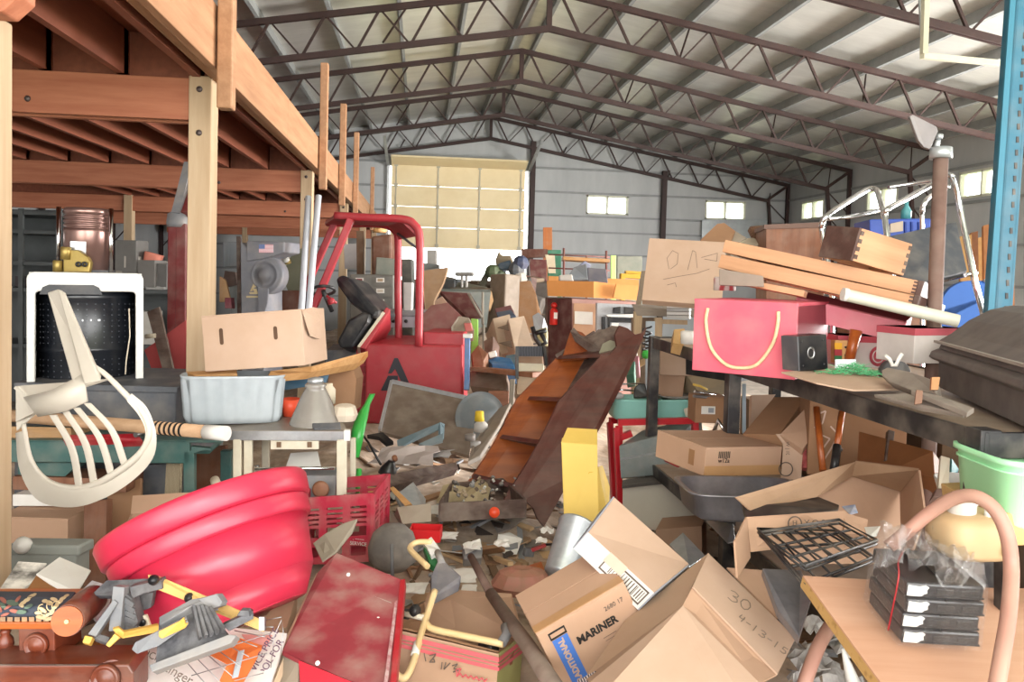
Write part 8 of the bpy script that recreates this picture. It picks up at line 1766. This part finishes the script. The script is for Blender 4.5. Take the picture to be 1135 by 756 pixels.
for i, (pl, c, lb) in enumerate((([(692, 378, 5.6), (706, 372, 5.6), (706, 398, 5.5), (694, 400, 5.5)], '7c6a58', 'brown-grey board behind the bookcase tip'), ([(694, 402, 5.4), (704, 400, 5.4), (703, 414, 5.3), (694, 416, 5.3)], '4f7d6a', 'green tin behind the bookcase tip'), ([(695, 396, 5.5), (708, 394, 5.5), (708, 402, 5.4), (696, 404, 5.4)], 'b77b86', 'pink book behind the bookcase tip'))):
    board(('brown_board', 'green_tin', 'pink_book')[i], lb, ('board', 'tin', 'book')[i], pl, .12, MT(c), bevel=.006)

# ------------------------------------------------------------------ between the forklift and the bookcase
MID = [
 ('tall_carton', 'tall open dusty carton leaning left behind the blue post', [(546, 353, 8.6), (565, 348, 8.7), (572, 389, 8.4), (555, 393, 8.3)], .3, MT('b09880'), 'box'),
 ('tall_carton', 'tall closed dusty carton leaning beside the open one', [(563, 353, 8.4), (581, 350, 8.5), (592, 384, 8.2), (571, 390, 8.1)], .3, MT('b39c86'), 'box'),
 ('carton_gap', 'dark gap flap on the leaning open carton', [(551, 363, 8.35), (566, 367, 8.35), (563, 359, 8.4)], .01, MT('6d5a48'), 'flap'),
 ('carton_flap', 'lower dark flap on the leaning open carton', [(552, 380, 8.25), (567, 377, 8.25), (569, 386, 8.2)], .01, MT('6d5a48'), 'flap'),
 ('blue_post', 'faded blue flat post standing right of the forklift body', [(515, 373, 6.8), (521, 373, 6.8), (520, 432, 6.7), (514, 432, 6.7)], .06, MT('5f80ae'), 'post'),
 ('white_cap', 'white cap on top of the faded blue post', [(513, 370, 6.78), (523, 370, 6.78), (523, 375, 6.78), (513, 375, 6.78)], .08, M_WHITE, 'cap'),
 ('brown_sack', 'brown paper sack lying right of the blue post', [(522, 392, 7.4), (530, 382, 7.5), (541, 392, 7.4), (536, 400, 7.3), (524, 402, 7.3)], .25, MT('7c5238'), 'sack'),
 ('dark_satchel', 'dark brown satchel above the paper sack', [(536, 378, 7.8), (547, 372, 7.8), (546, 388, 7.7), (537, 392, 7.7)], .2, MT('5d4033'), 'satchel'),
 ('blue_tarp', 'crumpled bright blue tarp in the middle of the rubbish', [(540, 399, 7.6), (552, 395, 7.6), (566, 397, 7.5), (570, 404, 7.4), (545, 403, 7.4)], .2, MT('2f6a9a'), 'tarp'),
 ('teal_tarp', 'dull teal-grey tarp beside the bright blue one', [(560, 394, 7.7), (586, 390, 7.7), (590, 404, 7.5), (566, 408, 7.5)], .2, MT('56707a'), 'tarp'),
 ('white_carton', 'small white carton by the dark satchel', [(541, 391, 7.5), (549, 389, 7.5), (551, 395, 7.5), (543, 397, 7.5)], .1, M_PAPER, 'box'),
 ('long_board', 'long reddish brown board spanning the rubbish between forklift and bookcase', [(520, 407, 6.9), (590, 413, 6.4), (590, 419, 6.4), (520, 411, 6.9)], .12, WD('8a5637', 'x'), 'board'),
 ('dark_carton', 'low brown carton under the long reddish board', [(520, 411, 7.0), (562, 415, 6.8), (561, 432, 6.6), (521, 428, 6.8)], .4, MT('6b5444'), 'box'),
 ('wooden_crate', 'red-brown wooden crate right of the grey wheel lid', [(541, 433, 6.4), (564, 433, 6.4), (564, 458, 6.3), (548, 456, 6.3)], .3, WD('8d5c45', 'x'), 'crate'),
 ('grey_stake', 'grey wooden leg standing left of the bookcase', [(565, 420, 6.3), (571, 420, 6.3), (569, 452, 6.2), (564, 452, 6.2)], .06, WD('8c8275'), 'leg'),
 ('cream_monitor', 'cream flat box inside the black wire frame', [(574, 402, 6.6), (603, 403, 6.6), (603, 416, 6.5), (574, 415, 6.5)], .25, MT('d9d0b8'), 'box'),
 ('brown_box', 'brown box behind the black wire frame', [(574, 396, 6.8), (602, 396, 6.8), (602, 404, 6.8), (574, 404, 6.8)], .2, MT('93765f'), 'box'),
 ('curved_mat', 'worn grey-brown carpet strip lying along the foot of the bookcase', [(540, 468, 5.8), (553, 452, 6.0), (566, 446, 6.1), (554, 470, 5.6), (532, 505, 5.1), (518, 512, 5.0), (524, 492, 5.3)], .03, MT('85796c'), 'carpet'),
 ('cat_litter_bag', 'grey-white bag standing right of the leaning cartons', [(590, 350, 8.2), (597, 346, 8.2), (603, 352, 8.1), (601, 366, 8.0), (592, 366, 8.0)], .15, MT('b3b6bb'), 'bag'),
 ('olive_pad', 'olive-cream cushion behind the grey-white bag', [(594, 366, 7.9), (606, 362, 7.9), (606, 378, 7.8), (596, 380, 7.8)], .1, MT('b0a77c'), 'cushion'),
 ('car_tyre_stack', 'dark red-white bundle on top of the leaning cartons', [(548, 342, 9.0), (566, 338, 9.0), (570, 346, 8.9), (552, 350, 8.9)], .25, MT('7c5050'), 'bundle'),
 ('navy_sack', 'navy and grey sack on the leaning cartons', [(550, 346, 8.8), (566, 343, 8.8), (572, 350, 8.7), (552, 352, 8.7)], .2, MT('4a5568'), 'sack'),
]
mid = {}
for nm, lb, pl, t, m_, ct in MID:
    o = board(nm, lb, ct, pl, t, m_, bevel=.006); mid[nm] = mid.get(nm, []) + [o]
    if nm in ('carton_gap', 'carton_flap', 'white_cap'):      # parts of the open carton and of the post
        q = mid['blue_post' if nm == 'white_cap' else 'tall_carton'][0]; o.parent = q; o.location = o.location - q.location
        del o['label'], o['category']; o.name = {'carton_gap': 'shelf_flap', 'carton_flap': 'lower_flap', 'white_cap': 'post_cap'}[nm]
r = thg('wire_stand', 'black slatted wire frame in front of the cream flat box', 'frame', 590, 420, 6.5)
for a, b in (((573, 384), (573, 420)), ((603, 384), (605, 405))): part(MB().bar(at(*a, 6.5), at(*b, 6.45), .025), 'side', M_BLACK, r)
part(slab([(574, 384, 6.5), (604, 384, 6.5), (604, 395, 6.5), (574, 395, 6.5)], .03), 'slatted_panel', mat('slatted_black', '24252c', '3a3b44', kind='wave', scale=14, rough=.5), r)
r = thg('grey_chair', 'black-framed folding chair half buried behind the wire frame', 'chair', 595, 385, 7.3)
for pts_ in ([(590, 362), (594, 376), (600, 384)], [(600, 370), (605, 380), (596, 386)], [(592, 370), (606, 366)]): part(rod([(*q, 7.4) for q in pts_], .022), 'tube', M_BLACK, r)
r = thg('steel_dish', 'round grey steel lid standing on edge right of the leaning panel', 'lid', 538, 478, 6.0)
part(MB().lathe([(0, .03), (.12, .028), (.15, .012), (.185, .0), (.19, .006), (.19, -.01), (0, -.012)], 36, M=Matrix.Translation(at(532, 462, 6.05)) @ CB.to_4x4() @ Euler((R(70), R(32), 0)).to_matrix().to_4x4(), sy=1.05), 'lid', MT('6c7275'), r)
r = thg('paint_can', 'white paint can with a yellow top right of the leaning panel', 'can', 532, 478, 5.6)
part(MB().lathe([(0, 0), (.05, 0), (.05, .05), (.03, .07), (0, .07)], 16, M=Matrix.Translation(at(533, 478, 5.6))), 'can', MT('b9b5ae'), r)
part(MB().lathe([(0, .06), (.035, .06), (.03, .13), (0, .13)], 14, M=Matrix.Translation(at(531, 476, 5.62))), 'top', mat('can_yellow', 'd2b32f', 'c0a127'), r)
for i, (u, v, c, lb) in enumerate(((527, 496, 'aaa6a2', 'grey steel ring near the foot of the carpet strip'), (521, 488, '77716c', 'dark can beside the leaning panel foot'))):
    solo(MB().lathe([(.02, 0), (.035, 0), (.035, .04), (.02, .04)], 16, M=Matrix.Translation(at(u, v, 5.3))), ('steel_ring', 'dark_can')[i], MT(c), lb, ('ring', 'can')[i])

# ------------------------------------------------------------------ loose scrap strewn over the floor
def ground_hit(u, v):
    q = fw + rt * ((u - CXP) / F) - up * ((v - CYP) / F); t = 0.8
    for _ in range(400):
        p = CAM + q * t
        if p.z <= heap_h(p.x, p.y) or t > 16: return p
        t += 0.03
    return p
rn = random.Random(41)
SCR = [('cardboard_scrap', 'a98a6b', 'torn piece of brown cardboard in the floor litter', 'cardboard'), ('wood_splinter', '8a6a4f', 'splintered piece of wood in the floor litter', 'wood scrap'), ('paper_scrap', 'd9d5cd', 'torn white paper in the floor litter', 'paper'),
       ('metal_strip', '8f9092', 'bent grey metal strip in the floor litter', 'metal strip'), ('dark_scrap', '4c413b', 'dark dusty scrap in the floor litter', 'scrap'), ('grey_card', '9b9188', 'dusty grey card in the floor litter', 'card'), ('tan_chip', 'b99a74', 'pale wood chip in the floor litter', 'wood chip')]
def strew(n_, poly, seed, smin, smax, cap=None):
    rn = random.Random(seed); us = [p[0] for p in poly]; vs = [p[1] for p in poly]
    def inside(u, v):
        c = False
        for i in range(len(poly)):
            (x1, y1), (x2, y2) = poly[i], poly[i - 1]
            if (y1 > v) != (y2 > v) and u < (x2 - x1) * (v - y1) / (y2 - y1) + x1: c = not c
        return c
    k_ = 0
    while k_ < n_:
        u, v = rn.uniform(min(us), max(us)), rn.uniform(min(vs), max(vs))
        if not inside(u, v): continue
        k_ += 1; p = ground_hit(u, v); nm, c, lb, ct = SCR[min(6, int(abs(rn.gauss(0, 3.2))))]
        s_ = rn.uniform(smin, smax) * (0.5 + 0.11 * (p - CAM).length); M_ = Matrix.Translation(p + Vector((0, 0, .012))) @ Euler((rn.gauss(0, .22), rn.gauss(0, .22), rn.uniform(0, 6.3))).to_matrix().to_4x4(); mb = MB()
        vr = rn.randint(0, 2); m_ = mat('scrap_' + nm + str(vr), '%02x%02x%02x' % tuple(min(255, int(int(c[i:i + 2], 16) * (.85, 1.0, 1.15)[vr])) for i in (0, 2, 4)), None, scale=8, rough=.85)
        if nm in ('wood_splinter', 'metal_strip', 'tan_chip'):
            l_ = s_ * rn.uniform(1.2, 2.6); mb.box((l_, s_ * rn.uniform(.12, .3), .008 + .012 * rn.random()), M=M_)
        else:
            q = [(math.cos(a) * s_ * rn.uniform(.4, .75), math.sin(a) * s_ * rn.uniform(.3, .6)) for a in sorted(rn.uniform(0, 6.28) for _ in range(6))]
            mb.prism([q[i] for i in range(6)], .004, M=M_)
        solo(mb, nm, m_, lb, ct, ct + ' strewn over the floor')
strew(190, [(405, 500), (560, 470), (570, 545), (700, 560), (640, 640), (560, 690), (410, 690), (415, 590)], 7, .05, .13)
strew(60, [(520, 400), (600, 415), (560, 500), (470, 540), (400, 560), (400, 480), (440, 430)], 8, .07, .16)
strew(30, [(405, 520), (540, 490), (570, 545), (700, 570), (640, 640), (560, 680), (420, 660)], 21, .13, .24)
strew(36, [(60, 620), (330, 590), (345, 640), (130, 700), (60, 690)], 9, .05, .11)
strew(40, [(660, 560), (850, 590), (960, 650), (930, 750), (840, 700), (700, 620)], 10, .05, .12)
strew(40, [(470, 330), (600, 335), (700, 375), (600, 400), (520, 400), (470, 372)], 11, .12, .22)
strew(30, [(700, 420), (900, 430), (980, 520), (760, 560), (690, 500)], 12, .07, .14)

# a thing left with a single-part becomes that mesh itself
for o in [o for o in COL.objects if o.type == 'EMPTY' and not o.parent and len(o.children) == 1 and not o.children[0].children and o.get('category')]:
    c = o.children[0]; M_ = Matrix.LocRotScale(o.location, o.rotation_euler, o.scale) @ Matrix.LocRotScale(c.location, c.rotation_euler, c.scale)
    c.parent = None; c.matrix_world = M_; nm = o.name
    for k_ in ('label', 'category', 'group', 'kind'):
        if k_ in o: c[k_] = o[k_]
    bpy.data.objects.remove(o); c.name = nm
